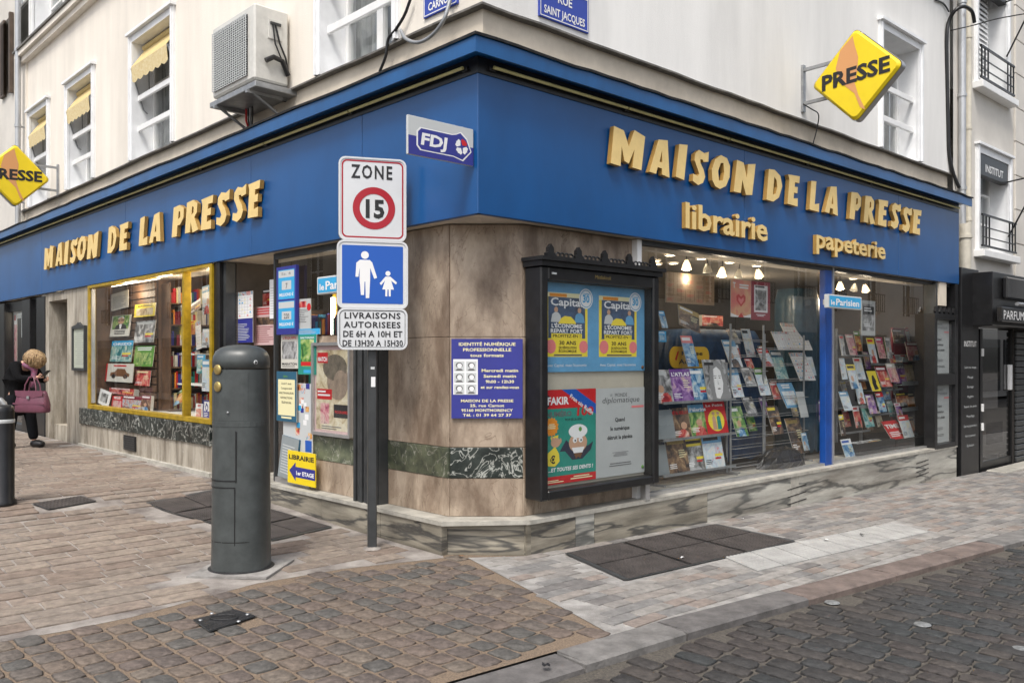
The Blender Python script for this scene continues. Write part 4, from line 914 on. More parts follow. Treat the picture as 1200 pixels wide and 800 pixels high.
# ============================================================ HOUSES ACROSS THE STREETS (seen in the window panes)
M['stucco_o'] = mat('opposite_render', (.50, .475, .42), .9, var=.08, scale=1)
def opposite(F, label, xa, xb, y, step, m):
    t = thing('opposite_house', label, 'building', (F.w(xa, y).x, F.w(xa, y).y, -.4), F.th + math.pi)
    L = abs(xb - xa); sgn = -1 if xb > xa else 1; x0, x1 = (-L, 0) if sgn < 0 else (0, L)
    ops = []; k = x0 + .8
    while k < x1 - 1.2: ops.append((k, k + 1.05, 3.6, 5.7)); k += step
    mb = wall_open(x0, x1, 0, 6.9, 0, .35, ops, m); mb.box(x0, x1, .35, 6, 0, 6.9, M['dark']); mb.build('wall', t)
    k = x0 + .4
    while k < x1 - 2:
        s_ = MB(); s_.box(k, k + step * .8, -.08, -.002, .3, 2.8, M['dkgrey']); s_.patch(k + .12, k + step * .8 - .12, .8, 2.4, -.085, M['gloss_k']); s_.build('shop_window', t); k += step
    for a, b, c, d in ops:
        f = MB(); 
        for u0, u1 in ((a, a + .07), (b - .07, b), ((a + b) / 2 - .04, (a + b) / 2 + .04)): f.box(u0, u1, .12, .17, c, d, M['white'])
        f.box(a, b, .121, .169, c + 1.3, c + 1.35, M['white']); f = f.build('window', t)
        g = MB(); g.patch(a, b, c, d, .15, M['gloss_k']); g.build('pane', f)
        r = MB(); r.box(a - .15, b + .15, -.14, -.11, c + .75, c + .79, M['black']); r.box(a - .15, b + .15, -.14, -.11, c + .1, c + .13, M['black'])
        for q in range(8): r.box(a - .13 + q * .18, a - .115 + q * .18, -.135, -.115, c + .13, c + .75, M['black'])
        r.build('guard_rail', f)
    return t
opposite(RF, 'plain rendered house across the right street mirrored in the window', 8, 24, -9.8, 2.6, M['stucco_o'])
opposite(RF, 'second rendered house across the right street mirrored in the far panes', 24.2, 48, -9.8, 3.1, M['stucco_n'])
opposite(LF, 'rendered house across the left street mirrored in the yellow framed window', -14, -46, -11, 2.9, M['stucco_o'])
# ============================================================ WALL MOUNTED THINGS
# air conditioner
ay0 = -.07; ax1 = LF.X(298, ay0); ax0 = LF.X(249, ay0); az0, az1 = 4.42, 5.20
t = free(LF, 'air_conditioner', 'large grimy white air conditioning unit on brackets above the left fascia', 'air conditioner', (ax0 + ax1) / 2, .1, az0)
bx, by = (ax0 + ax1) / 2, .1; hw = (ax1 - ax0) / 2
M['acw'] = mat('ac_white_enamel', (.62, .61, .57), .5, var=.08, scale=5, grime=.35)
b_ = MB(); b_.box(-hw, hw, ay0 - by, .22 - by + .1, 0, az1 - az0, M['acw'], .018); b_.build('body', t)
g_ = MB(); gx0, gx1, gz0, gz1 = -hw + .05, hw - .14, .06, .70
g_.patch(gx0, gx1, gz0, gz1, ay0 - by - .004, M['black'])
for k in range(26):
    z = gz0 + (gz1 - gz0) * k / 25; g_.box(gx0, gx1, ay0 - by - .022, ay0 - by - .014, z - .004, z + .004, M['lgrey_p'])
for k in range(17):
    x = gx0 + (gx1 - gx0) * k / 16; g_.box(x - .003, x + .003, ay0 - by - .03, ay0 - by - .022, gz0, gz1, M['lgrey_p'])
g_.build('fan_grille', t)
f_ = MB()
for k in range(5):
    a = k * 1.2566; f_.add([(0, ay0 - by - .009, .38), (.25 * math.cos(a), ay0 - by - .012, .38 + .25 * math.sin(a)), (.25 * math.cos(a + .7), ay0 - by - .006, .38 + .25 * math.sin(a + .7))], [(0, 1, 2)], M['dkgrey'])
f_.build('fan', t)
p_ = MB(); p_.box(hw + .001, hw + .012, -.02, .14, .45, .66, M['acw'], .003); p_.box(hw + .012, hw + .03, .0, .12, .60, .625, M['dkgrey']); p_.build('service_panel', t)
tr = MB(); tr.box(-hw - .03, hw + .06, ay0 - by - .02, .5 - by, -.10, -.04, M['steel'], .006); tr.build('drip_tray', t)
for x in (-hw + .12, hw - .1):
    br = MB(); br.box(x - .02, x + .02, ay0 - by - .04, .35 - by, -.135, -.101, M['steel']); br.box(x - .02, x + .02, .30 - by, .35 - by, -.135, .25, M['steel']); br.tube([(x, ay0 - by + .05, -.13), (x, .33 - by, -.33)], .016, M['steel'], 6); br.build('bracket', t)
w_ = MB(); w_.tube([(hw + .02, .06, .6), (hw + .03, .1, .42), (hw + .03, .17, .28), (hw + .02, .2, .16), (hw - .05, .21, .05)], .011, M['black'], 6); w_.tube([(hw + .02, .03, .6), (hw + .03, .05, .4), (hw + .03, .13, .24)], .009, M['black'], 6)
w_.tube([(hw + .035, -.06, .2), (hw + .05, .02, .25), (hw + .05, .12, .23), (hw + .03, .2, .1)], .028, M['black'], 7); w_.build('wiring', t)
h_ = MB()
for k, (dx, m) in enumerate(((0, M['black']), (.05, M['steel']), (.1, M['black']), (-.05, M['red']))):
    h_.tube([(-.22 + dx, .12, -.1), (-.26 + dx, .14, -.22), (-.3 + dx * .5, .18, -.30), (-.34 + dx, .2, -.42), (-.33 + dx * 1.6, .22, -.5)], .009 + .004 * (k % 2), m, 6)
h_.build('hose', t)
# street plates
def street_plate(F, label, pa, pb, pyb, lines, y, lab2):
    x0, x1 = F.X(pa, y), F.X(pb, y); zb = F.Z(pb, pyb, y); h = .42; t = free(F, 'street_sign', label, 'street sign', (x0 + x1) / 2, y, zb); hw = abs(x1 - x0) / 2
    b = MB(); b.box(-hw, hw, 0, .02, 0, h, M['navy_e'], .004); b.build('plate', t)
    l = MB(); e = .012
    for q in ((-hw + e, hw - e, e, e + .008), (-hw + e, hw - e, h - e - .008, h - e), (-hw + e, -hw + e + .008, e, h - e), (hw - e - .008, hw - e, e, h - e)): l.patch(*q, -.0015, M['wht'])
    l.patch(-hw + .02, hw - .02, h - .13, h - .02, -.0025, M['wht']); l.text(lab2, 0, h - .1, .06, M['navy_e'], y=-.004, wt='b', al='c', width=hw * 1.7)
    for s_, z, sz in lines: l.text(s_, 0, z, sz, M['wht'], y=-.003, wt='b', al='c', width=min(hw * 1.65, len(s_) * sz * .55))
    l.build('lettering', t)
M['navy_e'] = mat('blue_enamel', (.03, .06, .36), .2, var=.05)
street_plate(RF, 'blue enamel street plate reading RUE SAINT JACQUES', 632, 690, 40, [('RUE', .17, .11), ('SAINT JACQUES', .045, .095)], .33, 'MONTMORENCY')
street_plate(LF, 'blue enamel street plate cut by the top of the picture reading CARNOT', 496, 536, 4, [('RUE', .17, .11), ('CARNOT', .045, .095)], .33, 'MONTMORENCY')
# projecting yellow diamonds
def diamond(F, label, px_wall, zc, side, h=.53, thick=.17, sout=.69, grp='yellow PRESSE diamond signs'):
    """hangs square to the wall; local x points out of the wall or into it, whichever reads left to right"""
    x = F.X(px_wall, YW); w_ = F.w(x, YW); out = -F.y
    c = w_ + Vector((out.x, out.y, 0)) * sout
    th = math.atan2(out.y, out.x) if side > 0 else math.atan2(-out.y, -out.x)
    t = thing('projecting_sign', label, 'shop sign', (c.x, c.y, zc), th, grp)
    pts = []; rr = .06; n = 5; s_ = h
    for k in range(4):                                   # rounded square standing on a corner
        a0 = math.pi / 2 * k; cx, cz = (s_ - rr * 1.414) * math.cos(a0), (s_ - rr * 1.414) * math.sin(a0)
        for j in range(n + 1): a = a0 - math.pi / 4 + math.pi / 2 * j / n; pts.append((cx + rr * math.cos(a), cz + rr * math.sin(a)))
    mb = MB(); mb.prism([(p[0] * .97, p[1] * .97) for p in pts], -thick / 2 + .03, thick / 2 - .03, M['yellow_s']); mb.build('light_box', t)
    for yy, ny in ((-thick / 2, 1), (thick / 2, -1)):    # two slightly domed faces
        f = MB(); e = .03 * ny; P0 = [(p[0], yy + e, p[1]) for p in pts]; P1_ = [(p[0] * .93, yy, p[1] * .93) for p in pts]; n_ = len(pts)
        f.add(P0 + P1_, [(i, (i + 1) % n_, n_ + (i + 1) % n_, n_ + i) for i in range(n_)], M['yellow_s']); f.poly([(p[0] * .93, p[1] * .93) for p in pts], yy, M['yellow_s']); f.build('face', t)
        g = MB(); sc = ny
        fe = [(-.02, .42), (-.16, .30), (-.21, .12), (-.17, -.03), (-.10, -.10), (.0, -.20), (.06, -.36), (.12, -.40), (.04, -.22), (.0, -.08), (.03, .02), (.04, .18), (.0, .32)]
        fe = [(q[0] * h / .5, q[1] * h / .5) for q in fe]; g.poly(fe if sc > 0 else [(-q[0], q[1]) for q in fe], yy - ny * .003, M['orange_s'])
        tt = MB(); tt.text('PRESSE', 0, -.075, .24, M['ink'], y=0, wt='x', al='c', width=.80)
        tt.v = [(x_ * sc, yy - ny * .005, z_ + x_ * .05) for x_, y_, z_ in tt.v]; g.build('feather_mark', t); tt.build('lettering', t)
    fr_ = MB(); n_ = len(pts); P0 = [(p[0] * 1.015, -thick / 2 + .035, p[1] * 1.015) for p in pts]; P1_ = [(p[0] * 1.015, thick / 2 - .035, p[1] * 1.015) for p in pts]
    fr_.add(P0 + P1_, [(i, (i + 1) % n_, n_ + (i + 1) % n_, n_ + i) for i in range(n_)], M['alu']); fr_.build('rim', t)
    b = MB(); s2 = -side
    b.box(min(s2 * sout, s2 * (sout - .03)), max(s2 * sout, s2 * (sout - .03)), -.03, .03, -.26, .30, M['steel'])
    for z in (-.16, .24): b.box(min(s2 * sout, s2 * .2), max(s2 * sout, s2 * .2), -.018, .018, z - .018, z + .018, M['steel'])
    b.build('bracket', t); return t
diamond(RF, 'yellow diamond PRESSE sign on the grey wall above the right fascia', 940, 4.74, 1)
diamond(LF, 'yellow diamond PRESSE sign cut by the left edge of the picture', 69, 4.62, -1)
# small lottery flag sign at the fascia corner
fx = OX - .06 * .0; w0 = LF.w(-.05, -.0)
t = thing('flag_sign', 'small grey and blue lottery sign with a white clover sticking out near the fascia corner', 'sign', (w0.x, w0.y, 2.975), RF.th)
mb = MB(); mb.box(-.60, -.01, -.012, .012, 0, .275, M['lgrey_p'], .002); mb.build('board', t)
for yy, ny in ((-.013, 1), (.013, -1)):
    g = MB(); g.patch(-.598, -.012, .001, .135, yy - ny * .001, M['navy'])
    o = [(-.53, .07), (-.50, .04), (-.20, .04), (-.11, -.0 + .02), (-.03, .10), (-.07, .19), (-.13, .235), (-.17, .215), (-.21, .205), (-.50, .205), (-.53, .175)]
    g.poly(o, yy - ny * .002, M['wht']); cx = sum(q[0] for q in o) / len(o); cz = .123; g.poly([(cx + (q[0] - cx) * .95, cz + (q[1] - cz) * .90) for q in o], yy - ny * .003, M['navy'])
    if ny > 0: g.text('FDJ', -.50, .085, .115, M['wht'], y=yy - .004, wt='x', sh=.15, width=.24)
    c0 = (-.125, .125)
    for k in range(4):
        a = k * math.pi / 2 + math.pi / 4 + .2; q = [(.006, 0), (.024, .026), (.042, .024), (.044, .004), (.05, -.0), (.044, -.004), (.042, -.024), (.024, -.026)]
        g.poly([(c0[0] + .006 * math.cos(a) + x * 1.15 * math.cos(a) - z * 1.15 * math.sin(a), c0[1] + .006 * math.sin(a) + x * 1.15 * math.sin(a) + z * 1.15 * math.cos(a)) for x, z in q], yy - ny * .004, M['red'] if k == 0 else M['wht'])
    g.build('print', t)
# ============================================================ TRAFFIC SIGNS ON THEIR POLE
PY = 6.72; KS = PY / 7.0; px_ = (436 - 600) / FPX * PY; zp = gz(px_, PY)
pole = thing('sign_pole', 'dark grey square steel pole carrying the three traffic signs', 'pole', (px_, PY, zp), rad(16))
mb = MB(); mb.box(-.035, .035, -.035, .035, 0, EYE + (3.12 - EYE) * KS - zp, M['dkgrey'], .008); mb.build('post', pole)
mb = MB(); mb.lathe([(.075, 0), (.07, .008), (.04, .02)], M['joint_l'], 12); mb.build('mortar_collar', pole)
mb = MB(); mb.patch(-.012, .022, 1.30, 1.38, -.0365, M['wht']); mb.patch(-.015, .016, 1.44, 1.46, -.0365, M['lgrey_p']); mb.build('torn_sticker', pole)
def rrect(x0, x1, z0, z1, r, n=6):
    P = []
    for (cx, cz, a0) in ((x1 - r, z0 + r, -90), (x1 - r, z1 - r, 0), (x0 + r, z1 - r, 90), (x0 + r, z0 + r, 180)):
        for j in range(n + 1): a = rad(a0 + 90 * j / n); P.append((cx + r * math.cos(a), cz + r * math.sin(a)))
    return P
M['sign_w'] = mat('white_sign_film', (.62, .635, .65), .32, var=.05, scale=2)
M['sign_red'] = flat('dark_red_sign_film', (.36, .008, .02), .32)
def sign_board(name, label, z0, z1, hw, print_fn, back=M['steel'], tilt=0):
    z0, z1, hw = EYE + (z0 - EYE) * KS, EYE + (z1 - EYE) * KS, hw * KS
    t = thing(name, label, 'traffic sign', (px_ + .05 * math.sin(rad(16)), PY - .055, z0), (0, rad(tilt), rad(16))); h = z1 - z0
    mb = MB(); mb.prism(rrect(-hw, hw, 0, h, .05), -.012, .018, M['sign_w'], back); mb.build('board', t)
    mb = MB(); o = rrect(-hw - .006, hw + .006, -.006, h + .006, .055); i = rrect(-hw + .008, hw - .008, .008, h - .008, .045); mb.prism(o, -.018, .022, M['sign_w'], M['alu'], [i]); mb.build('rim', t)
    mb = MB(); print_fn(mb, hw / KS, h / KS); mb.v = [(a * KS, b, c * KS) for a, b, c in mb.v]; mb.build('print', t)
    mb = MB()
    for z in (h * .25, h * .7): mb.box(-.06, .06, .019, .05, z, z + .03, M['steel'])
    mb.build('clamp', t)
    return t
def pr_zone(m, hw, h):
    m.poly(rrect(-hw + .018, hw - .018, .018, h - .018, .045), -.0135, M['sign_red'], [rrect(-hw + .030, hw - .030, .030, h - .030, .035)])
    m.text('ZONE', .0, h - .165, .155, M['ink'], y=-.0145, wt='b', al='c', width=.35, track=.12)
    m.disc(.01, .265, .175, -.0145, M['sign_red'], 40, r_in=.118)
    m.text('15', .005, .190, .205, M['ink'], y=-.0145, wt='x', al='c', width=.19)
def pr_walk(m, hw, h):
    m.poly(rrect(-hw + .035, hw - .035, .035, h - .035, .004), -.0135, M['blue_s'])
    W = M['wht']; y = -.015; m.disc(-.065, .435, .032, y, W, 20)
    m.poly([(-.105, .395), (-.025, .395), (-.005, .375), (.035, .25), (.012, .24), (-.022, .33), (-.022, .235), (-.03, .08), (-.058, .08), (-.062, .215), (-.068, .215), (-.072, .105), (-.098, .105), (-.108, .235), (-.108, .33), (-.118, .255), (-.142, .255), (-.135, .37)], y, W)
    m.disc(.125, .288, .021, y, W, 16)
    m.poly([(.105, .262), (.145, .262), (.20, .215), (.192, .198), (.152, .228), (.175, .155), (.148, .155), (.148, .098), (.132, .098), (.13, .155), (.121, .155), (.119, .098), (.103, .098), (.103, .155), (.078, .155), (.10, .228), (.068, .19), (.056, .205)], y, W)
def pr_text(m, hw, h):
    m.poly(rrect(-hw + .012, hw - .012, .012, h - .012, .04), -.0132, M['ink'], [rrect(-hw + .016, hw - .016, .016, h - .016, .036)])
    for k, (s_, w_) in enumerate((('LIVRAISONS', .47), ('AUTORISEES', .47), ('DE 6H A 10H ET', .49), ('DE 13H30 A 15H30', .50))):
        m.text(s_, 0, h - .078 - k * .076, .070, M['ink'], y=-.0145, wt='b', al='c', width=w_, track=.06 if k < 2 else 0)
sign_board('zone_sign', 'white ZONE sign with 15 in a red ring, topmost on the pole', 2.515, 3.19, .272, pr_zone)
sign_board('pedestrian_sign', 'blue square sign with a white adult and child, middle of the pole', 1.955, 2.505, .286, pr_walk)
sign_board('delivery_sign', 'white LIVRAISONS AUTORISEES panel, lowest of the three signs', 1.615, 1.945, .282, pr_text)
# ============================================================ BOLLARDS
R_ = .192; zb = gz(*BOLL); t = thing('service_bollard', 'tall dark grey steel bollard with two brass discs in front of the shop', 'bollard', (BOLL.x, BOLL.y, zb)); H = 1.64 - zb
mb = MB(); mb.lathe([(R_ * 1.06, 0), (R_ * 1.05, .1), (R_ * 1.02, H * .5), (R_ * .985, H - .185), (R_ * .985, H - .18)], M['bollard'], 48, sq=2.5); mb.build('body', t)
mb = MB(); mb.lathe([(R_ * .96, H - .172), (R_ * 1.01, H - .168), (R_ * 1.012, H - .12), (R_ * .985, H - .085), (R_ * .90, H - .05), (R_ * .74, H - .025), (R_ * .5, H - .009), (R_ * .25, H - .002), (0, H)], M['bollard'], 48, sq=2.5); mb.build('cap', t)
def arc_plate(a0, a1, z0, z1, r0, r1, m, n=10):
    mb = MB(); V = []
    for k in range(n + 1):
        a = rad(a0 + (a1 - a0) * k / n); q_ = (abs(math.cos(a)) ** 2.5 + abs(math.sin(a)) ** 2.5) ** (-.4)
        for r, z in ((r0, z0), (r1, z0), (r1, z1), (r0, z1)): V.append((r * q_ * math.cos(a), r * q_ * math.sin(a), z))
    mb.add(V, [(k * 4 + j, k * 4 + (j + 1) % 4, k * 4 + 4 + (j + 1) % 4, k * 4 + 4 + j) for k in range(n) for j in range(4)] + [(0, 1, 2, 3), (n * 4, n * 4 + 1, n * 4 + 2, n * 4 + 3)], m); return mb
ang = lambda px: math.degrees(math.asin(max(-1, min(1, (px - 283) / 32)))) - 90
zz_ = lambda py: EYE - (py - HZ) / FPX * 5.94 - zb
arc_plate(ang(251), ang(299), zz_(493), zz_(436), R_ * .97, R_ * 1.012, M['bollard'], 14).build('upper_panel', t)
arc_plate(ang(250.5), ang(318), zz_(500), zz_(494.5), R_ * .98, R_ * 1.022, M['bollard'], 16).build('collar', t)
for (a, b, z0, z1) in ((286.2, 287.6, 565, 505), (285, 286.2, 655, 572)):
    arc_plate(ang(a), ang(b), zz_(z0), zz_(z1), R_ * .98, R_ * 1.045, M['black'], 2).build('seam', t)
for (a, b, z) in ((251, 286, 571), (251, 300, 635), (252, 287, 563)):
    arc_plate(ang(a), ang(b), zz_(z + .5), zz_(z - .5), R_ * .98, R_ * 1.048, M['black'], 12).build('seam', t)
for py in (433, 453):
    a = rad(ang(265.5)); mb = MB(); mb.lathe([(.037, 0), (.037, .006), (.03, .012), (0, .013)], M['brass'], 20)
    o = mb.build('brass_disc', t, (R_ * 1.07 * math.cos(a), R_ * 1.07 * math.sin(a), zz_(py)), (0, rad(90), a))
for px, py, r, m in ((306, 424.5, .016, M['lgrey_p']), (278, 483, .008, M['steel']), (305, 660, .012, M['wht'])):
    a = rad(ang(px)); mb = MB(); mb.lathe([(r, 0), (r, .004), (0, .005)], m, 14)
    if r > .015: mb.lathe([(r * .55, .005), (r * .5, .007), (0, .007)], M['ink'], 10)
    mb.build('lock', t, (R_ * 1.06 * math.cos(a), R_ * 1.06 * math.sin(a), zz_(py)), (0, rad(90), a))
mb = MB(); mb.prism_z([(v.x - BOLL.x, v.y - BOLL.y) for v in SQB], -.01, .007, M['joint_r'], M['joint_r']); mb.lathe([(R_ * 1.22, .008), (R_ * 1.15, .014), (R_ * 1.0, .016)], M['cover_k'], 32); mb.build('footing', t)
bp = Vector(((2 - 600) / FPX * 7.8, 7.8)); t = thing('black_bollard', 'short black cylindrical bollard with a pale ring at the left edge', 'bollard', (bp.x, bp.y, gz(*bp)))
mb = MB(); mb.lathe([(.125, 0), (.125, .03), (.105, .05), (.105, .86), (.10, .9), (.08, .92), (0, .925)], M['black'], 28); mb.build('body', t)
mb = MB(); mb.lathe([(.106, .755), (.109, .76), (.109, .785), (.106, .79)], M['lgrey_p'], 28); mb.build('ring', t)
bp = Vector(((0 - 600) / FPX * 10.2, 10.2)); t = thing('bicycle_hoop', 'galvanised steel hoop standing behind the black bollard', 'bicycle stand', (bp.x, bp.y, gz(*bp)), rad(10))
mb = MB(); mb.tube([(-.62, 0, 0), (-.62, 0, .72)] + [(-.62 + .12 * (1 - math.cos(rad(a))), 0, .72 + .12 * math.sin(rad(a))) for a in (30, 60, 90)] + [(-.5 + .44, 0, .84)] + [(-.06 + .12 * math.sin(rad(a)), 0, .72 + .12 * math.cos(rad(a))) for a in (30, 60, 90)] + [(.06, 0, 0)], .035, M['steel'], 10); mb.build('tube', t)
# ============================================================ POSTER CABINET BY THE CORNER
CX0, CX1, CY0, CY1, CZ0, CZ1 = .60, 2.085, -.055, .14, .405, 2.27
t = free(RF, 'poster_cabinet', 'big black glazed poster case with ornate crest at the corner', 'display case', CX0, 0, 0); T0 = (CX0, 0, 0)
A = lambda mb, n, p=t: at_x(RF, T0, mb, n, p)
mb = MB(); fw = .085
mb.box(CX0, CX0 + fw, CY0, CY1, CZ0, CZ1, M['black'], .012); mb.box(CX1 - fw, CX1, CY0, CY1, CZ0, CZ1, M['black'], .012)
mb.box(CX0 + fw, CX1 - fw, CY0 + .003, CY1, CZ0, CZ0 + .075, M['black'], .01); mb.box(CX0 + fw, CX1 - fw, CY0 + .003, CY1, CZ1 - .105, CZ1, M['black'], .01); A(mb, 'frame')
M['cab_back'] = mat('cream_cabinet_back', (.47, .43, .35), .8, var=.06)
mb = MB(); mb.box(CX0 + .03, CX1 - .03, .06, CY1 - .005, CZ0 + .03, CZ1 - .05, M['cab_back']); A(mb, 'back_panel')
mb = MB(); mb.prism_z([(CX0 - .035, CY0 - .05), (CX1 + .035, CY0 - .05), (CX1 + .035, CY1), (CX0 - .035, CY1)], CZ1 + .045, CZ1 + .075, M['black']); mb.prism_z([(CX0 - .015, CY0 - .025), (CX1 + .015, CY0 - .025), (CX1 + .015, CY1), (CX0 - .015, CY1)], CZ1 + .001, CZ1 + .044, M['black']); A(mb, 'cornice')
cr = MB(); n = 5
for k in range(n):                                       # acanthus-like crest
    cx = CX0 + .1 + (CX1 - CX0 - .2) * k / (n - 1); zc0 = CZ1 + .075
    cr.prism([(cx - .045, zc0), (cx - .05, zc0 + .03), (cx - .03, zc0 + .04), (cx - .028, zc0 + .075), (cx - .012, zc0 + .09), (cx, zc0 + .105), (cx + .012, zc0 + .09), (cx + .028, zc0 + .075), (cx + .03, zc0 + .04), (cx + .05, zc0 + .03), (cx + .045, zc0)], CY0 - .015, CY0 + .02, M['black'])
    if k < n - 1:
        st = (CX1 - CX0 - .2) / (n - 1)
        for q in range(4):
            x = cx + .065 + (st - .13) * (q + .5) / 4; cr.tube([(x + .028 * math.cos(a), CY0, zc0 + .022 + .02 * math.sin(a)) for a in [j * .785 for j in range(9)]], .008, M['black'], 5, False)
        cr.box(cx + .045, cx + st - .045, CY0 - .01, CY0 + .015, zc0, zc0 + .012, M['black'])
A(cr, 'crest')
mb = MB(); mb.patch(CX0 + fw, CX1 - fw, CZ0 + .075, CZ1 - .105, CY0 + .02, M['poster_glass']); A(mb, 'pane')
mb = MB(); mb.text('Médiakiosk', (CX0 + CX1) / 2 - .02, CZ1 - .065, .045, M['brass'], y=CY0 - .001, wt='n', al='c', sh=.2); A(mb, 'maker_mark'); mb = MB(); mb.box(CX0 + .12, CX0 + .17, CY0 - .004, CY0 + .003, CZ1 - .06, CZ1 - .045, M['lgrey_p']); A(mb, 'maker_plate')
for x in (CX1 - .16,):
    mb = MB(); mb.box(x, x + .06, CY0 + .03, CY0 + .09, ZP, CZ0, M['alu']); A(mb, 'leg')
IX0, IX1, IZ0, IZ1 = CX0 + fw + .008, CX1 - fw - .008, CZ0 + .082, CZ1 - .112
YP = .045
def sheet(F, name, label, x0, x1, z0, z1, y, fn, base, grp=None, cat='poster', th=.004, rot=0, lean=0, thick_m=None):
    """a printed sheet: thin paper with its print; fn(mb,w,h) draws with the lower left corner at the origin"""
    w_, h_ = x1 - x0, z1 - z0; p = F.w((x0 + x1) / 2, y)
    t = thing(name, label, cat, (p.x, p.y, z0), (0, 0, F.th), grp)
    t.rotation_euler = (Matrix.Rotation(F.th, 3, 'Z') @ Matrix.Rotation(-lean, 3, 'X') @ Matrix.Rotation(rot, 3, 'Y')).to_euler()
    mb = MB(); mb.box(-w_ / 2, w_ / 2, 0, th, 0, h_, thick_m or base); 
    sub = MB(); fn(sub, w_, h_); b = len(mb.v)
    sub.v = [(x - w_ / 2, y_ - .0006, z) for x, y_, z in sub.v]
    ms = [sub.mats[i] for i in sub.m]
    for f, m in zip(sub.f, ms): mb.f.append(tuple(i + b for i in f)); mb.m.append(mb.mi(m)); mb.sm.append(False)
    mb.v += sub.v; me = mb.mesh(name); D.objects.remove(t)
    o = D.objects.new(name, me); COL.objects.link(o); o.location = (p.x, p.y, z0)
    o.rotation_euler = (Matrix.Rotation(F.th, 3, 'Z') @ Matrix.Rotation(-lean, 3, 'X') @ Matrix.Rotation(rot, 3, 'Y')).to_euler()
    return tag(o, label, cat, grp)
def bars(mb, x0, x1, z0, z1, n, m, y=-.001, fill=.55, ctr=False):   # lines of print too small to read
    r = random.Random(int(x0 * 997 + z0 * 733 + n))
    for k in range(n):
        z = z1 - (z1 - z0) * (k + .5) / n; L = (x1 - x0) * r.uniform(.6, 1); o = (x1 - x0 - L) / 2 if ctr else 0; mb.patch(x0 + o, x0 + o + L, z, z + (z1 - z0) / n * fill, y, m)
def capital(mb, x0, w_, h_):
    z0 = h_ * .17; cw, ch = w_ * .82, h_ * .72; P = lambda a, b, c, d, y, m: mb.patch(x0 + cw * a, x0 + cw * b, z0 + ch * c, z0 + ch * d, y, m)
    P(0, 1, 0, 1, -.0005, M['yel_p']); P(.07, .94, .29, .97, -.001, M['dkb']); P(0, .8, .93, 1, -.0012, M['lyel_p']); P(.1, .5, .935, .985, -.0014, M['orange_p'])
    mb.text('Capital', x0 + cw * .12, z0 + ch * .80, ch * .17, M['wht'], y=-.0016, wt='b', width=cw * .76)
    for cx in (.25, .8):                                  # two people in pale shirts
        mb.disc(x0 + cw * cx, z0 + ch * .735, cw * .045, -.0016, M['skin_p'], 12); c = cx; M_ = M['lgrey_p'] if cx < .5 else M['sky_p']
        mb.poly([(x0 + cw * (c + a), z0 + ch * b) for a, b in ((-.12, .54), (-.09, .66), (-.03, .695), (.04, .695), (.1, .65), (.13, .54))], -.0014, M_)
    mb.poly([(x0 + cw * a, z0 + ch * b) for a, b in ((.3, .52), (.36, .60), (.45, .64), (.6, .63), (.7, .56), (.72, .52))], -.0017, M['yel_p'])
    mb.text("L'ÉCONOMIE", x0 + cw * .5, z0 + ch * .455, ch * .085, M['wht'], y=-.0016, wt='b', al='c', width=cw * .72); mb.text('REPART FORT', x0 + cw * .5, z0 + ch * .375, ch * .085, M['wht'], y=-.0016, wt='b', al='c', width=cw * .76)
    P(.14, .86, .29, .365, -.0014, M['yel_p']); mb.text('PROFITEZ-EN !', x0 + cw * .5, z0 + ch * .305, ch * .065, M['ink'], y=-.0016, wt='b', al='c', width=cw * .66)
    mb.text('30 ANS', x0 + cw * .52, z0 + ch * .19, ch * .085, M['ink'], y=-.0016, wt='b', al='c', width=cw * .4); mb.text('DE RÉVOLUTION', x0 + cw * .52, z0 + ch * .125, ch * .055, M['ink'], y=-.0016, wt='b', al='c', width=cw * .42); mb.text('ÉCONOMIQUE', x0 + cw * .52, z0 + ch * .07, ch * .055, M['ink'], y=-.0016, wt='b', al='c', width=cw * .42)
    mb.disc(x0 + cw * .13, z0 + ch * .16, cw * .115, -.0016, M['pink_p'], 20); mb.disc(x0 + cw * .9, z0 + ch * .16, cw * .105, -.0016, M['pink_p'], 20); P(.2, .86, .015, .04, -.0016, M['inkg'])
    bx_, bz = x0 + cw * .96, z0 + ch * .93; mb.disc(bx_, bz, cw * .17, -.0018, M['wht'], 28); mb.disc(bx_, bz, cw * .15, -.002, M['sky_p'], 28); mb.disc(bx_, bz, cw * .135, -.0022, M['wht'], 28); mb.text('30', bx_, bz - cw * .06, cw * .17, M['cyan'], y=-.0024, wt='x', al='c'); mb.text('Capital', bx_, bz + cw * .065, cw * .06, M['cyan'], y=-.0024, wt='b', al='c')
    mb.text('Avec Capital, vivez l\'économie', x0 + cw * .5, h_ * .06, h_ * .045, M['wht'], y=-.0016, wt='n', al='c', width=cw * .95)
M['dkb'] = mat('dark_blue_photo_print', (.03, .045, .075), .5, var=0, col2=(.07, .12, .22), scale=7)
def p_cap(mb, w_, h_):
    mb.patch(0, w_, 0, h_, -.0002, M['sky_p']); capital(mb, w_ * .035, w_ * .47, h_); capital(mb, w_ * .53, w_ * .47, h_)
xm2 = IX0 + (IX1 - IX0) * .50
sheet(RF, 'poster', 'light blue poster with two yellow Capital magazine covers, upper in the black case', IX0, IX1, RF.Z(640, 436, YP), IZ1, YP, p_cap, M['sky_p'])
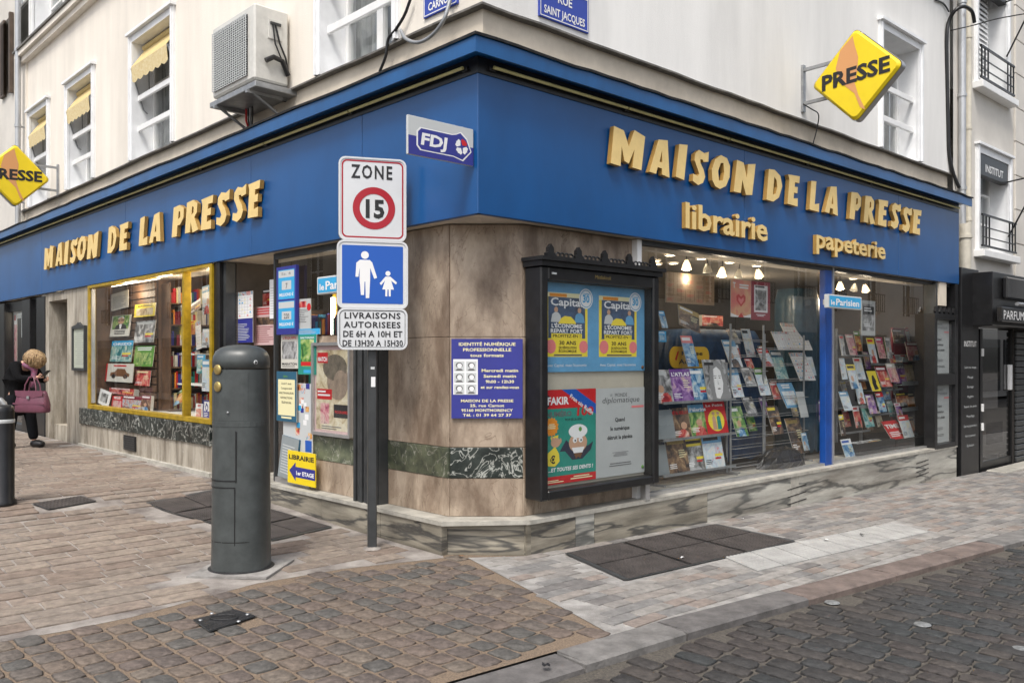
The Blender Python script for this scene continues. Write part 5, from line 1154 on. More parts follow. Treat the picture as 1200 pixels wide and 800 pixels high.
def p_fakir(mb, w_, h_):
    mb.patch(0, w_, 0, h_, -.0002, M['teal_p']); mb.patch(0, w_, h_ * .80, h_, -.0005, M['red']); mb.patch(0, w_, 0, h_ * .085, -.0005, M['red'])
    mb.patch(w_ * .02, w_ * .14, h_ * .82, h_ * .94, -.0008, M['ink']); mb.text('FAKIR', w_ * .10, h_ * .845, h_ * .11, M['wht'], y=-.001, wt='x', width=w_ * .38)
    mb.poly([(w_ * .36, h_), (w_ * .62, h_), (w_, h_ * .83), (w_, h_ * .72)], -.0008, M['blue_s'])
    s = MB(); s.text('François Ruffin', 0, 0, h_ * .065, M['wht'], wt='b', width=w_ * .5); a = math.atan2(-h_ * .235, w_ * .50)
    mb.add([(w_ * .50 + x * math.cos(a) - z * math.sin(a), -.0012, h_ * .915 + x * math.sin(a) + z * math.cos(a)) for x, y, z in s.v], s.f, M['wht'])
    mb.text('NUMÉRO', w_ * .08, h_ * .715, h_ * .075, M['inkg'], y=-.001, wt='x', width=w_ * .46); mb.text('100', w_ * .60, h_ * .715, h_ * .125, M['red'], y=-.001, wt='x', sh=.1, width=w_ * .35); mb.text('PLUS DE 20 ANS...', w_ * .42, h_ * .665, h_ * .035, M['ink'], y=-.001, wt='b')
    pts = []
    for k in range(28): r = w_ * (.125 if k % 2 else .105); a = k * math.pi / 14; pts.append((w_ * .18 + r * math.cos(a), h_ * .61 + r * math.sin(a)))
    mb.poly(pts, -.001, M['orange_p']); bars(mb, w_ * .1, w_ * .26, h_ * .58, h_ * .64, 3, M['lyel_p'], -.0014, ctr=True)
    # plain turbaned figure holding a money bag
    c = lambda x, z, rx, rz, y, m: mb.disc(w_ * x, h_ * z, w_ * rx, y, m, 24, rz=h_ * rz)
    mb.poly([(w_ * a, h_ * b) for a, b in ((.32, .34), (.44, .46), (.6, .36), (.85, .38), (.95, .42), (.9, .33), (.74, .24), (.55, .24), (.42, .34))], -.0009, M['navy_k'])
    c(.66, .42, .17, .105, -.0012, M['skin_p']); c(.66, .545, .175, .075, -.0014, M['wht']); c(.70, .565, .03, .025, -.0018, M['green_p'])
    for x in (.60, .71): c(x, .45, .04, .03, -.0016, M['wht']); c(x + .005, .445, .014, .012, -.0018, M['ink'])
    c(.655, .41, .04, .024, -.0018, M['skin_p']); mb.poly([(w_ * a, h_ * b) for a, b in ((.54, .37), (.78, .37), (.74, .31), (.58, .31))], -.0016, M['wht']); mb.poly([(w_ * a, h_ * b) for a, b in ((.58, .308), (.74, .308), (.70, .25), (.66, .27), (.62, .25))], -.0016, M['brown_p'])
    c(.25, .44, .085, .05, -.0012, M['skin_p'])
    for k in range(4): c(.20 + .045 * k, .475 - .006 * k, .022, .028, -.0014, M['skin_p'])
    mb.poly([(w_ * a, h_ * b) for a, b in ((.24, .40), (.10, .33), (.07, .26), (.12, .20), (.24, .19), (.32, .24), (.31, .32))], -.0016, M['yel_p']); mb.poly([(w_ * a, h_ * b) for a, b in ((.20, .40), (.16, .50), (.30, .52), (.27, .40))], -.0011, M['yel_p']); mb.text('€', w_ * .2, h_ * .225, h_ * .11, M['ink'], y=-.002, wt='x', al='c')
    mb.text('...ET TOUTES SES DENTS !', w_ * .12, h_ * .135, h_ * .055, M['wht'], y=-.0012, wt='x', sh=.15, width=w_ * .82); bars(mb, w_ * .5, w_ * .95, h_ * .02, h_ * .065, 2, M['lyel_p'], -.0012, ctr=True); bars(mb, w_ * .08, w_ * .4, h_ * .01, h_ * .045, 2, M['lyel_p'], -.0012)
M['navy_k'] = flat('ink_navy', (.02, .025, .05), .5)
sheet(RF, 'poster', 'green and red poster NUMÉRO 100 with a turbaned cartoon man and money bag', IX0 + .004, xm2, IZ0 + .02, RF.Z(640, 457, YP), YP, p_fakir, M['teal_p'])
def p_monde(mb, w_, h_):
    mb.text('MONDE', w_ * .5, h_ * .90, h_ * .06, M['inkg'], y=-.001, wt='n', al='c'); mb.text('LE', w_ * .28, h_ * .91, h_ * .035, M['inkg'], y=-.001, wt='n'); mb.text('diplomatique', w_ * .5, h_ * .835, h_ * .09, M['inkg'], y=-.001, wt='n', al='c', sh=.22, width=w_ * .78)
    mb.patch(w_ * .72, w_ * .98, h_ * .765, h_ * .79, -.001, M['pink_p'])
    for k, s_ in enumerate(('Quand', 'le numérique', 'détruit la planète')): mb.text(s_, w_ * .48, h_ * (.62 - .10 * k), h_ * .062, M['ink'], y=-.001, wt='b', al='c')
    bars(mb, w_ * .3, w_ * .68, h_ * .215, h_ * .27, 4, M['lgr'], -.001, ctr=True); bars(mb, w_ * .2, w_ * .78, h_ * .10, h_ * .15, 2, M['inkg'], -.001, .4, True)
M['lgr'] = flat('mid_grey_print', (.25, .25, .25), .6)
sheet(RF, 'poster', 'pale grey Quand le numérique poster, lower right in the black case', xm2 + .004, IX1, IZ0 + .02, RF.Z(640, 457, YP) - .004, YP, p_monde, M['paper'])
for (x, z, m, lb) in ((IX0 + .03, RF.Z(637, 430, YP), M['green_p'], 'small green magnet at the lower left of the blue poster'), (IX0 + .03, IZ0 + .07, M['green_p'], 'small green magnet at the foot of the green and red poster'), (IX1 - .03, IZ0 + .07, M['green_p'], 'small green magnet at the lower right of the pale grey poster'), (IX1 - .03, RF.Z(760, 430, YP), M['brown_p'], 'small brown magnet at the lower right of the blue poster')):
    mb = MB(); mb.lathe([(.016, 0), (.014, .006), (0, .007)], m, 12); p = RF.w(x, YP - .003); o = mb.build('magnet', None, (p.x, p.y, z)); o.rotation_euler = (rad(90), 0, RF.th); tag(o, lb, 'magnet')
# blue information board on the cut corner
def p_ident(mb, w_, h_):
    Y = M['lyel_p']; c = w_ / 2
    for s_, z, sz, w2_ in (('IDENTITÉ NUMÉRIQUE', .915, .055, .80), ('PROFESSIONNELLE', .845, .055, .68), ('tous formats', .775, .055, .47)): mb.text(s_, c, h_ * z, h_ * sz, Y, y=-.001, wt='b', al='c', width=w_ * w2_)
    mb.patch(w_ * .025, w_ * .37, h_ * .30, h_ * .745, -.001, M['wht'])
    for i in range(2):
        for j in range(3):
            x, z = w_ * (.11 + .17 * i), h_ * (.655 - .145 * j); mb.patch(x - w_ * .072, x + w_ * .072, z - h_ * .06, z + h_ * .062, -.0014, M['lgrey_p']); mb.disc(x, z + h_ * .014, w_ * .05, -.0018, M['inkg'], 14, h_ * .036); mb.disc(x + w_ * .004, z + h_ * .008, w_ * .034, -.0022, M['wht'], 14, h_ * .03); mb.poly([(x - w_ * .055, z - h_ * .055), (x - w_ * .03, z - h_ * .03), (x + w_ * .03, z - h_ * .03), (x + w_ * .055, z - h_ * .055)], -.002, M['inkg'])
    for k, (s_, w2_) in enumerate((('Mercredi matin', .52), ('Samedi matin', .46), ('9h00 - 12h30', .40), ('et sur rendez-vous', .54))): mb.text(s_, w_ * .68, h_ * (.585 - .07 * k), h_ * .052, Y, y=-.001, wt='b', al='c', width=w_ * w2_)
    for k, (s_, w2_) in enumerate((('MAISON DE LA PRESSE', .74), ('25, rue Carnot', .48), ('95160 MONTMORENCY', .72), ('Tél. : 01 39 64 27 37', .68))): mb.text(s_, c, h_ * (.205 - .06 * k), h_ * .048, Y, y=-.001, wt='b', al='c', width=w_ * w2_)
YB = 6.715; cx0, cx1 = (529 - 600) / FPX * YB, (612.5 - 600) / FPX * YB
sheet(Frame(0, YB, 0), 'information_board', 'blue board IDENTITÉ NUMÉRIQUE PROFESSIONNELLE screwed to the stone corner', cx0, cx1, EYE - (490 - HZ) / FPX * YB, EYE - (397 - HZ) / FPX * YB, 0, p_ident, M['navy'], cat='sign', th=.008)
def emis(name, col, s): return flat(name, col, .5, emit=s)
M['tube_on'] = emis('lit_strip_light', (1, .93, .82), 9)
M['pinkpap'] = mat('pale_pink_paper', (.58, .40, .39), .6, var=.06)
M['petrol'] = mat('petrol_blue_print', (.02, .10, .17), .5, var=.08)
M['skin_d'] = mat('faded_face_print', (.33, .25, .19), .5, var=.25, scale=9); M['brown_p2'] = mat('faded_hair_print', (.17, .14, .105), .5, var=.3, scale=14)
M['card'] = mat('tan_card', (.36, .27, .19), .7, var=.1)
PR['pinkgrad'] = prnt('print_pink_poster', [(.62, .11, .12), (.65, .2, .15), (.68, .38, .2), (.66, .15, .15)], 3)
M['maroon_b'] = flat('dark_pink_red_print', (.27, .025, .045), .45)
M['yel_o'] = flat('orange_yellow_panel', (.70, .42, .03), .5)
M['purp'] = flat('deep_purple_print', (.14, .04, .25), .45); M['mint'] = flat('mint_green_print', (.25, .52, .40), .5)
M['cloth_b'] = mat('blue_nylon_cover', (.02, .065, .16), .55, var=.35, scale=4, bump=.8, bscale=9)
M['blackbox'] = mat('black_cardboard', (.018, .019, .02), .6, var=.2)
M['lampw'] = mat('white_lamp_shade', (.6, .58, .52), .5, var=.05); M['lamplit'] = emis('glowing_lamp_shade', (1, .72, .42), 1.6); M['bulb'] = emis('warm_lit_bulb', (1, .80, .50), 22); M['spot_on'] = emis('lit_ceiling_spot', (1, .82, .55), 10)
M['menupap'] = mat('pale_green_paper', (.42, .45, .37), .6, var=.05)
M['skin'] = flat('skin', (.48, .27, .19), .5); M['coat'] = mat('black_wool_coat', (.006, .006, .007), .95, spec=.15, var=.2, scale=20); M['trou'] = mat('black_trousers', (.008, .0085, .011), .95, spec=.15, var=.2); M['hair'] = mat('blonde_hair', (.42, .29, .15), .6, var=0, col2=(.18, .11, .055), scale=34, bump=1, bscale=60)
M['scarf'] = mat('pink_scarf', (.30, .05, .13), .85, var=0, col2=(.12, .10, .13), scale=22)
M['bag'] = mat('mauve_leather', (.15, .05, .08), .42, var=.12, scale=7)
# ============================================================ WHAT STANDS AND HANGS IN THE WINDOWS
rg = random.Random(11)
DARKPIC = {'dark', 'blue', 'purple', 'red', 'green', 'teal', 'grey'}
def cover_fn(style, pic, bg, title, tc, seed):
    r = random.Random(seed)
    def fn(mb, w_, h_):
        P = lambda a, b, c, d, y, m: mb.patch(w_ * a, w_ * b, h_ * c, h_ * d, y, m)
        if style == 'mag':                               # picture to the edge, title across the head
            P(0, 1, 0, 1, -.0003, PR[pic])
            if bg: P(0, 1, .76, 1, -.0006, bg)
            if title: mb.text(title, w_ * .5, h_ * .79, h_ * .155, tc, y=-.0012, wt='x', al='c', width=w_ * .88)
            else: P(.07, .07 + r.uniform(.55, .85), .84, .94, -.0009, tc)
            k = r.randrange(3)
            if k == 0: mb.disc(w_ * r.uniform(.3, .7), h_ * .42, w_ * .16, -.0007, M['skin_p'], 14, h_ * .12); mb.poly([(w_ * a, h_ * b) for a, b in ((.2, 0), (.26, .22), (.42, .3), (.62, .3), (.76, .2), (.82, 0))], -.0006, PR[r.choice(['red', 'blue', 'grey', 'dark'])])
            bars(mb, w_ * .06, w_ * .5, h_ * .1, h_ * .26, 3, M['wht'] if pic in DARKPIC else M['ink'], -.0009, .45)
            if k == 1: P(.55, .95, .34, .42, -.0009, M['yel_p']); P(.55, .85, .25, .31, -.0009, M['red'])
            if k == 2: bars(mb, w_ * .58, w_ * .94, h_ * .4, h_ * .66, 4, M['lyel_p'], -.0009, .4)
        elif style == 'book':                            # coloured jacket with a picture below the title
            P(0, 1, 0, 1, -.0003, bg); P(.1, .9, .1, .66, -.0006, PR[pic])
            if title: mb.text(title, w_ * .5, h_ * .75, h_ * .14, tc, y=-.0012, wt='b', al='c', width=w_ * .8)
            else: bars(mb, w_ * .12, w_ * .88, h_ * .73, h_ * .92, 2, tc, -.0009, .6, True)
        elif style == 'sheet':
            P(0, 1, 0, 1, -.0003, bg)
            if title: mb.text(title, w_ * .5, h_ * .84, h_ * .09, tc, y=-.0012, wt='b', al='c', width=w_ * .82)
            bars(mb, w_ * .1, w_ * .9, h_ * .08, h_ * .8, 11, tc, -.0009, .35)
        elif style == 'table':                           # planner: ruled boxes with coloured cells
            P(0, 1, 0, 1, -.0003, M['wht']); P(0, 1, .86, 1, -.0006, PR['multi'])
            for i in range(7):
                P(.04, .96, .06 + i * .12, .066 + i * .12, -.0008, M['lgr'])
                P(.05 + i * .14, .056 + i * .14, .06, .82, -.0008, M['lgr'])
                for j in range(6):
                    if r.random() < .35: P(.07 + i * .13, .14 + i * .13, .08 + j * .12, .13 + j * .12, -.001, r.choice([M['pink_p'], M['cyan'], M['lyel_p']]))
    return fn
def put(F, box, y, label, name='magazine', style='mag', pic='dark', bg=None, title=None, tc=None, roll=0, lean=.22, grp=None, fn=None, base=None, th=.006, cat=None):
    x0, y0, x1, y1 = box; mx = (x0 + x1) / 2; xa, xb = F.X(x0, y), F.X(x1, y); z0, z1 = F.Z(mx, y1, y), F.Z(mx, y0, y)
    if F is RF and roll < 0:                             # stands on a steeply sloping tray: leans back, seen from the side
        k_ = ((xa + xb) / 2 + 3.96) / (y + 4.83); H_ = (z1 - z0); lean = min(rad(14 + abs(roll) * 1.5), math.atan((xb - xa) * .42 / (k_ * H_))); xa += H_ * math.tan(lean) * k_; roll = 0
    W, H = xb - xa, z1 - z0; a = rad(abs(roll)); c, s = math.cos(a), math.sin(a); d = c * c - s * s
    w_, h_ = ((W * c - H * s) / d, (H * c - W * s) / d) if roll and abs(roll) < 30 else (W, H)
    if w_ < W * .6: w_ = W * .62
    if h_ < H * .6: h_ = H * .7
    tc = tc or M['wht']; sd = int(x0 * 13 + y0 * 7)
    rr = rad(roll); dx = (h_ / 2) * math.sin(rr); xc = (xa + xb) / 2 - dx
    zb_ = z0 + (W - w_ * c) * 0 + abs(w_ / 2 * s)
    return sheet(F, name, label, xc - w_ / 2, xc + w_ / 2, zb_, zb_ + h_ / max(.8, math.cos(lean)), y, fn or cover_fn(style, pic, bg, title, tc, sd), base or M['offw'], grp, cat or name.replace('_', ' '), th, rr, lean)
# --- left yellow-framed window
def L_(px0, py0, px1, py1, *a, **k): return put(LF, (90 + px0 / 3.6375, 300 + py0 / 3.6375, 90 + px1 / 3.6375, 300 + py1 / 3.6375), *a, **k)
G1 = 'books displayed in the yellow framed window'
L_(145, 148, 220, 232, 0.3, 'cream old document sheet pinned at the top of the yellow framed window', name='print', style='sheet', bg=M['offw'], tc=M['inkg'], lean=.02, roll=-3, grp=G1)
L_(243, 203, 332, 258, 0.3, 'wide yellow book with a black drawing, top row of the display', name='book', style='book', pic='cream', bg=M['yel_p'], tc=M['ink'], lean=.1, grp=G1)
L_(140, 252, 222, 342, 0.3, 'white book with the portrait of a man in glasses and suit', name='book', fn=lambda mb, w, h: (mb.patch(0, w, 0, h, -.0003, M['offw']), mb.patch(.08 * w, .92 * w, .34 * h, .98 * h, -.0006, PR['green']), mb.poly([(w * a, h * b) for a, b in ((.2, .34), (.28, .52), (.45, .6), (.6, .6), (.78, .5), (.85, .34))], -.0008, M['ink']), mb.poly([(w * a, h * b) for a, b in ((.47, .36), (.44, .58), (.58, .58), (.55, .36))], -.001, M['wht']), mb.disc(w * .51, h * .74, w * .17, -.0012, M['skin_p'], 16, h * .16), mb.disc(w * .51, h * .86, w * .16, -.0011, M['wht'], 16, h * .07), mb.patch(w * .36, w * .48, h * .73, h * .78, -.0015, M['ink']), mb.patch(w * .53, w * .65, h * .73, h * .78, -.0015, M['ink']), bars(mb, w * .15, w * .85, h * .06, h * .28, 3, M['ink'], -.001, .5, True)), lean=.12, grp=G1)
L_(242, 275, 326, 368, 0.3, 'dark grey book with a pen drawing of two figures', name='book', pic='grey', tc=M['lgrey_p'], lean=.12, grp=G1)
L_(140, 360, 231, 450, 0.3, 'teal square book with a crowd scene and big white title letters', name='book', pic='teal', bg=M['cyan'], title='ORIZO', lean=.12, grp=G1)
L_(240, 382, 322, 470, 0.3, 'green book with a white animal on the jacket', name='book', style='book', pic='green', bg=M['green_p'], lean=.12, grp=G1)
L_(118, 458, 236, 536, 0.24, 'wide cream book with an old car on the jacket', name='book', fn=lambda mb, w, h: (mb.patch(0, w, 0, h, -.0003, M['offw']), mb.patch(0, .07 * w, 0, h, -.0006, M['red']), mb.poly([(w * a, h * b) for a, b in ((.18, .3), (.2, .5), (.34, .54), (.44, .72), (.7, .72), (.78, .52), (.88, .46), (.88, .3))], -.0008, M['brown_p']), mb.disc(w * .32, h * .3, w * .075, -.001, M['ink'], 16, h * .12), mb.disc(w * .74, h * .3, w * .075, -.001, M['ink'], 16, h * .12), mb.patch(w * .3, w * .75, h * .84, h * .92, -.001, M['red'])), lean=.1, grp=G1)
L_(243, 487, 309, 552, 0.3, 'small dark red book with flowers on the jacket', name='book', pic='red', tc=M['lyel_p'], lean=.12, grp=G1)
L_(85, 565, 137, 642, 0.12, 'small white card with black lettering leaning at the left of the window floor', name='card', fn=lambda mb, w, h: (mb.patch(0, w, 0, h, -.0003, M['wht']), mb.patch(w * .2, w * .8, h * .2, h * .8, -.0006, PR['grey'])), roll=6, lean=.2)
L_(137, 563, 242, 590, 0.27, 'long red boxed set standing behind the low books', name='book', pic='red', lean=.1, grp=G1, th=.08)
L_(147, 596, 192, 652, 0.16, 'small red and white boxed book on the window floor', name='book', style='book', pic='pink', bg=M['red'], lean=.08, grp=G1, th=.05)
L_(190, 596, 274, 660, 0.16, 'dark plum boxed book with rows of small pictures', name='book', pic='multi', bg=M['maroon_p'], lean=.08, grp=G1, th=.05)
L_(272, 594, 312, 662, 0.16, 'dark red gift book standing beside the plum boxed book', name='book', pic='dark', bg=M['maroon_p'], lean=.08, grp=G1, th=.04)
L_(270, 562, 352, 600, .62, 'pale opened book lying back behind the gift books', name='book', style='book', pic='cream', bg=M['offw'], lean=.4, grp=G1)
L_(312, 590, 352, 660, .5, 'pink and white children book near the glass joint', name='book', style='book', pic='pink', bg=M['pink_p'], lean=.15, grp=G1)
L_(358, 195, 416, 276, .95, 'cream and orange poster with an illustration behind the glass joint', name='poster', style='book', pic='warm', bg=M['lyel_p'], tc=M['red'], lean=.02)
L_(401, 207, 447, 258, .6, 'grey photograph sheet above the yellow notice', name='poster', pic='grey', bg=M['wht'], lean=.02)
L_(401, 258, 447, 357, .6, 'plain yellow notice hanging beside the yellow mullion', name='poster', style='sheet', bg=M['yel_p'], tc=M['lgr'], lean=.02)
L_(395, 360, 446, 410, .8, 'red box with small pictures on the upper glass shelf', name='box', pic='red', lean=.03, th=.1)
L_(382, 474, 416, 524, .6, 'white card with a cartoon face on the middle shelf', name='card', style='book', pic='grey', bg=M['wht'], tc=M['ink'], lean=.1)
L_(418, 474, 446, 524, .6, 'pale card with a dark portrait beside the cartoon face card', name='card', style='book', pic='warm', bg=M['offw'], tc=M['ink'], lean=.1)
L_(380, 570, 442, 660, .5, 'colourful travel book tilted back on the window floor', name='book', pic='warm', bg=M['green_p'], roll=-18, lean=.4, grp=G1)
L_(402, 400, 446, 470, .95, 'dark red cookery book at the back of the shelves', name='book', pic='warm', bg=M['maroon_p'], lean=.05, grp=G1)
L_(478, 190, 528, 250, .5, 'dark landscape calendar hanging tilted in the narrow pane', name='calendar', pic='dark', bg=M['wht'], roll=-14, lean=.05)
L_(532, 122, 572, 250, .35, 'curled blue and white map poster at the top of the narrow pane', name='poster', pic='light', bg=M['sky_p'], lean=.02, roll=-4)
L_(476, 275, 504, 335, .7, 'yellow headed children magazine in the narrow pane', pic='warm', bg=M['yel_p'], tc=M['red'], lean=.1)
L_(503, 275, 532, 400, .55, 'pale grey calendar page hanging edge on in the narrow pane', name='calendar', style='table', lean=.02, roll=-8)
L_(533, 310, 570, 390, .5, 'white card set hanging in front of the red frame', name='card', pic='light', lean=.05)
L_(480, 340, 522, 415, .8, 'dark red illustrated card leaning at an angle', name='card', pic='red', bg=M['maroon_p'], roll=-12, lean=.1)
L_(510, 420, 545, 500, .55, 'turquoise magazine hanging in the narrow pane', pic='teal', bg=M['cyan'], lean=.05)
L_(533, 440, 566, 576, .5, 'tall pale blue poster low in the narrow pane', name='poster', pic='light', bg=M['sky_p'], lean=.02)
L_(503, 628, 532, 690, .3, 'small white card with a red head on the floor of the narrow pane', name='card', style='book', pic='red', bg=M['wht'], tc=M['red'], lean=.1)
L_(538, 614, 568, 694, .2, 'blue and white access sticker card at the foot of the narrow pane', name='card', fn=lambda mb, w, h: (mb.patch(0, w, 0, h, -.0003, M['navy']), mb.patch(w * .12, w * .88, h * .42, h * .92, -.0006, M['wht']), mb.disc(w * .5, h * .6, w * .22, -.001, M['navy'], 16, r_in=w * .13), mb.disc(w * .45, h * .8, w * .07, -.001, M['navy'], 12), bars(mb, w * .15, w * .85, h * .08, h * .34, 3, M['wht'], -.001, .4)), lean=.03)
# white shelves, masks, strip lights
for k, (pa, pb, py, y, lb) in enumerate(((308, 505, 422, .75, 'upper white shelf in the right of the yellow framed window'), (306, 560, 548, .72, 'lower white shelf in the right of the yellow framed window'), (318, 440, 282, .85, 'topmost narrow shelf in the right of the yellow framed window'))):
    xa, xb = LF.X(90 + pa / 3.6375, y - .15), LF.X(90 + pb / 3.6375, y - .15); z = LF.Z(90 + (pa + pb) / 7.275, 300 + py / 3.6375, y - .15); c = free(LF, 'shelf', lb, 'shelf', (xa + xb) / 2, y, z); h = (xb - xa) / 2
    mb = MB(); mb.box(-h, h, -.17, .17, 0, .022, M['white'], .003); mb.build('board', c)
    for x in (-h + .05, h - .05): mb = MB(); mb.prism([(0, 0), (.02, 0), (.02, -.1), (0, -.1)], -.02, .17, M['steel']); mb.xf(Matrix.Translation((x, 0, 0))); mb.build('bracket', c)
for px, lb in ((408, 'left orange sun mask decoration'), (440, 'middle orange sun mask decoration'), (478, 'right orange sun mask decoration')):
    y = .9; x = LF.X(90 + px / 3.6375, y); z = LF.Z(90 + px / 3.6375, 300 + 158 / 3.6375, y); t = free(LF, 'sun_mask', lb, 'decoration', x, y, z, 'orange sun masks'); mb = MB(); mb.disc(0, 0, .17, 0, M['orange_p'], 24, r_in=.09); mb.build('ring', t); mb = MB(); mb.disc(0, 0, .09, .01, M['yel_p'], 20); mb.build('face', t)
    for sx in (-.03, .03): mb = MB(); mb.disc(sx, .02, .012, .004, M['brown_p'], 8); mb.build('eye', t)
for pa, pb, pya, pyb, y, lb in ((135, 355, 128, 98, .35, 'long lit strip light at the top left of the yellow framed window'), (365, 497, 88, 70, .45, 'lit strip light at the top right of the yellow framed window'), (325, 380, 112, 112, .8, 'short lit strip light behind the others')):
    xa, xb = LF.X(90 + pa / 3.6375, y), LF.X(90 + pb / 3.6375, y); z = LF.Z(90 + (pa + pb) / 7.275, 300 + (pya + pyb) / 7.275, y); t = free(LF, 'strip_light', lb, 'lamp', (xa + xb) / 2, y, z); h = (xb - xa) / 2
    mb = MB(); mb.box(-h, h, -.03, .03, .022, .06, M['white']); mb.build('housing', t); mb = MB(); mb.tube([(-h + .03, 0, .005), (h - .03, 0, .005)], .014, M['tube_on'], 8); mb.build('tube', t)
def plight(F, x, y, z, e, r=.06, col=(1, .82, .6), parent=None):
    l = D.lights.new('lamp_light', 'POINT'); l.energy = e; l.shadow_soft_size = r; l.color = col; o = D.objects.new('lamp_light', l); COL.objects.link(o); o.location = F.w(x, y, z); return o
plight(LF, -7.6, .2, 2.45, 7, .1); plight(LF, -6.4, .2, 2.45, 7, .1); plight(LF, -5.2, .4, 2.42, 14, .12)
# --- papers at the entrance and the small side window
def E_(px0, py0, px1, py1, *a, **k): return put(LF, (240 + px0 / 4.446, 280 + py0 / 4.446, 240 + px1 / 4.446, 280 + py1 / 4.446), *a, **k)
def S_(px0, py0, px1, py1, *a, **k): return put(LF, (240 + px0 / 3.075, 400 + py0 / 3.075, 240 + px1 / 3.075, 400 + py1 / 3.075), *a, **k)
E_(145, 276, 250, 414, .22, 'white timetable sheet on the entrance, above the blue one', name='notice', style='table', lean=0)
E_(145, 416, 250, 540, .22, 'dark blue printed notice directly under the white timetable', name='notice', style='sheet', bg=M['navy'], tc=M['lgrey_p'], lean=0)
E_(256, 350, 372, 552, .3, 'pale pink programme sheet with a dark photograph on the entrance', name='notice', fn=lambda mb, w, h: (mb.patch(0, w, 0, h, -.0003, M['pinkpap']), mb.patch(w * .12, w * .95, h * .52, h * .72, -.0006, PR['dark']), bars(mb, w * .1, w * .9, h * .05, h * .48, 8, M['maroon_p'], -.0008, .35), bars(mb, w * .1, w * .9, h * .76, h * .95, 3, M['red'], -.0008, .5, True)), lean=0)
E_(302, 262, 348, 350, .45, 'small red and black poster above the pink programme', name='poster', pic='red', bg=M['ink'], lean=0)
E_(338, 210, 378, 414, .24, 'blank white paper strip beside the blue lottery panel', name='notice', style='sheet', bg=M['wht'], tc=M['lgrey_p'], lean=0)
def p_lotto(mb, w, h):
    mb.patch(0, w, 0, h, -.0003, M['navy']); 
    for z0, z1, n_ in ((.52, .95, '7'), (.09, .49, '220')):
        mb.patch(w * .10, w * .92, h * z0, h * z1, -.0006, M['cyan']); d = z1 - z0; mb.patch(w * .12, w * .90, h * (z0 + d * .74), h * (z0 + d * .97), -.0009, M['lgrey_p']); mb.patch(w * .28, w * .76, h * (z0 + d * .32), h * (z0 + d * .62), -.0009, M['lgrey_p'])
        mb.text(n_, w * .52, h * (z0 + d * .36), h * d * .26, M['inkg'], y=-.0014, wt='b', al='c'); mb.text('MILLIONS €', w * .51, h * (z0 + d * .1), h * d * .15, M['wht'], y=-.0012, wt='b', al='c', width=w * .72)
    mb.text('Sa. 6', w * .5, h * .875, h * .055, M['inkg'], y=-.0014, wt='n', al='c', width=w * .5)
E_(374, 142, 476, 497, .06, 'tall blue framed lottery jackpot panel with 7 and 220 millions', name='lottery_panel', fn=p_lotto, lean=0, th=.03, base=M['navy'], cat='notice panel')
E_(478, 312, 552, 470, .10, 'white notice with a red round logo right of the lottery panel', name='notice', fn=lambda mb, w, h: (mb.patch(0, w, 0, h, -.0003, M['paper']), mb.patch(w * .1, w * .7, h * .72, h * .92, -.0006, PR['red']), mb.disc(w * .88, h * .72, w * .14, -.0008, M['red'], 16), bars(mb, w * .12, w * .85, h * .2, h * .66, 8, M['inkg'], -.0008, .35)), lean=0)
E_(472, 467, 600, 497, .09, 'flat turquoise header strip above the teal poster', name='header_strip', style='sheet', bg=M['cyan'], tc=M['lgrey_p'], lean=0)
E_(398, 498, 486, 674, .10, 'newspaper front page with a photograph hung under the lottery panel', name='newspaper', fn=lambda mb, w, h: (mb.patch(0, w, 0, h, -.0003, M['offw']), mb.text("L'ÉQUIPE", w * .5, h * .87, h * .1, M['red'], y=-.001, wt='b', al='c', width=w * .8), mb.patch(w * .06, w * .94, h * .28, h * .8, -.0006, PR['grey']), mb.text('MARATON', w * .5, h * .1, h * .1, M['ink'], y=-.001, wt='x', al='c', width=w * .9), bars(mb, w * .06, w * .94, h * .02, h * .08, 2, M['inkg'], -.0008, .4)), lean=0)
E_(487, 497, 582, 706, .08, 'teal framed poster with a red band in the small side window', name='poster', fn=lambda mb, w, h: (mb.patch(0, w, 0, h, -.0003, M['teal_p']), mb.patch(w * .14, w * .86, h * .2, h * .88, -.0006, PR['green']), mb.patch(w * .16, w * .84, h * .22, h * .32, -.0009, M['red']), mb.text('BALTHAZAR', w * .5, h * .9, h * .06, M['wht'], y=-.001, wt='b', al='c', width=w * .75), mb.patch(w * .3, w * .7, h * .04, h * .12, -.0009, M['cyan'])), lean=0)
S_(259, 108, 331, 288, .07, 'blue framed cream card about telework and flu jabs', name='notice', fn=lambda mb, w, h: (mb.patch(0, w, 0, h, -.0003, M['petrol']), mb.patch(w * .08, w * .92, h * .12, h * .84, -.0006, M['lyel_p']), mb.text('infirm', w * .45, h * .88, h * .075, M['green_p'], y=-.001, wt='b', al='c'), *[mb.text(s_, w * .5, h * (.74 - .095 * k), h * .055, M['ink'], y=-.001, wt='b', al='c', width=w * q) for k, (s_, q) in enumerate((('Covid-19 : vaccin', .5), ('Consignes santé', .55), ('AIDE TRAVAILLEURS', .72), ('RESTRICTIONS', .6), ('TÉLÉTRAVAIL', .5)))], bars(mb, w * .15, w * .85, h * .03, h * .09, 1, M['lyel_p'], -.001, .6, True)), lean=0)
def p_photos(mb, w, h):
    mb.patch(0, w, 0, h, -.0003, M['lgrey_p']); r = random.Random(3)
    for k in range(26):
        x, z = r.uniform(.3, .86), r.uniform(.16, .93); s_ = r.uniform(.05, .09); mb.patch(w * x, w * (x + s_ * 1.6), h * z, h * (z + s_), -.0006 - k * .00004, r.choice([PR['multi'], M['navy'], M['cyan'], PR['warm'], M['wht'], PR['red']]))
    mb.patch(w * .76, w * .97, h * .04, h * .2, -.002, M['blue_s'])
S_(283, 150, 389, 402, .10, 'pale board covered with tiny photographs in the small side window', name='photo_board', fn=p_photos, lean=0, cat='board')
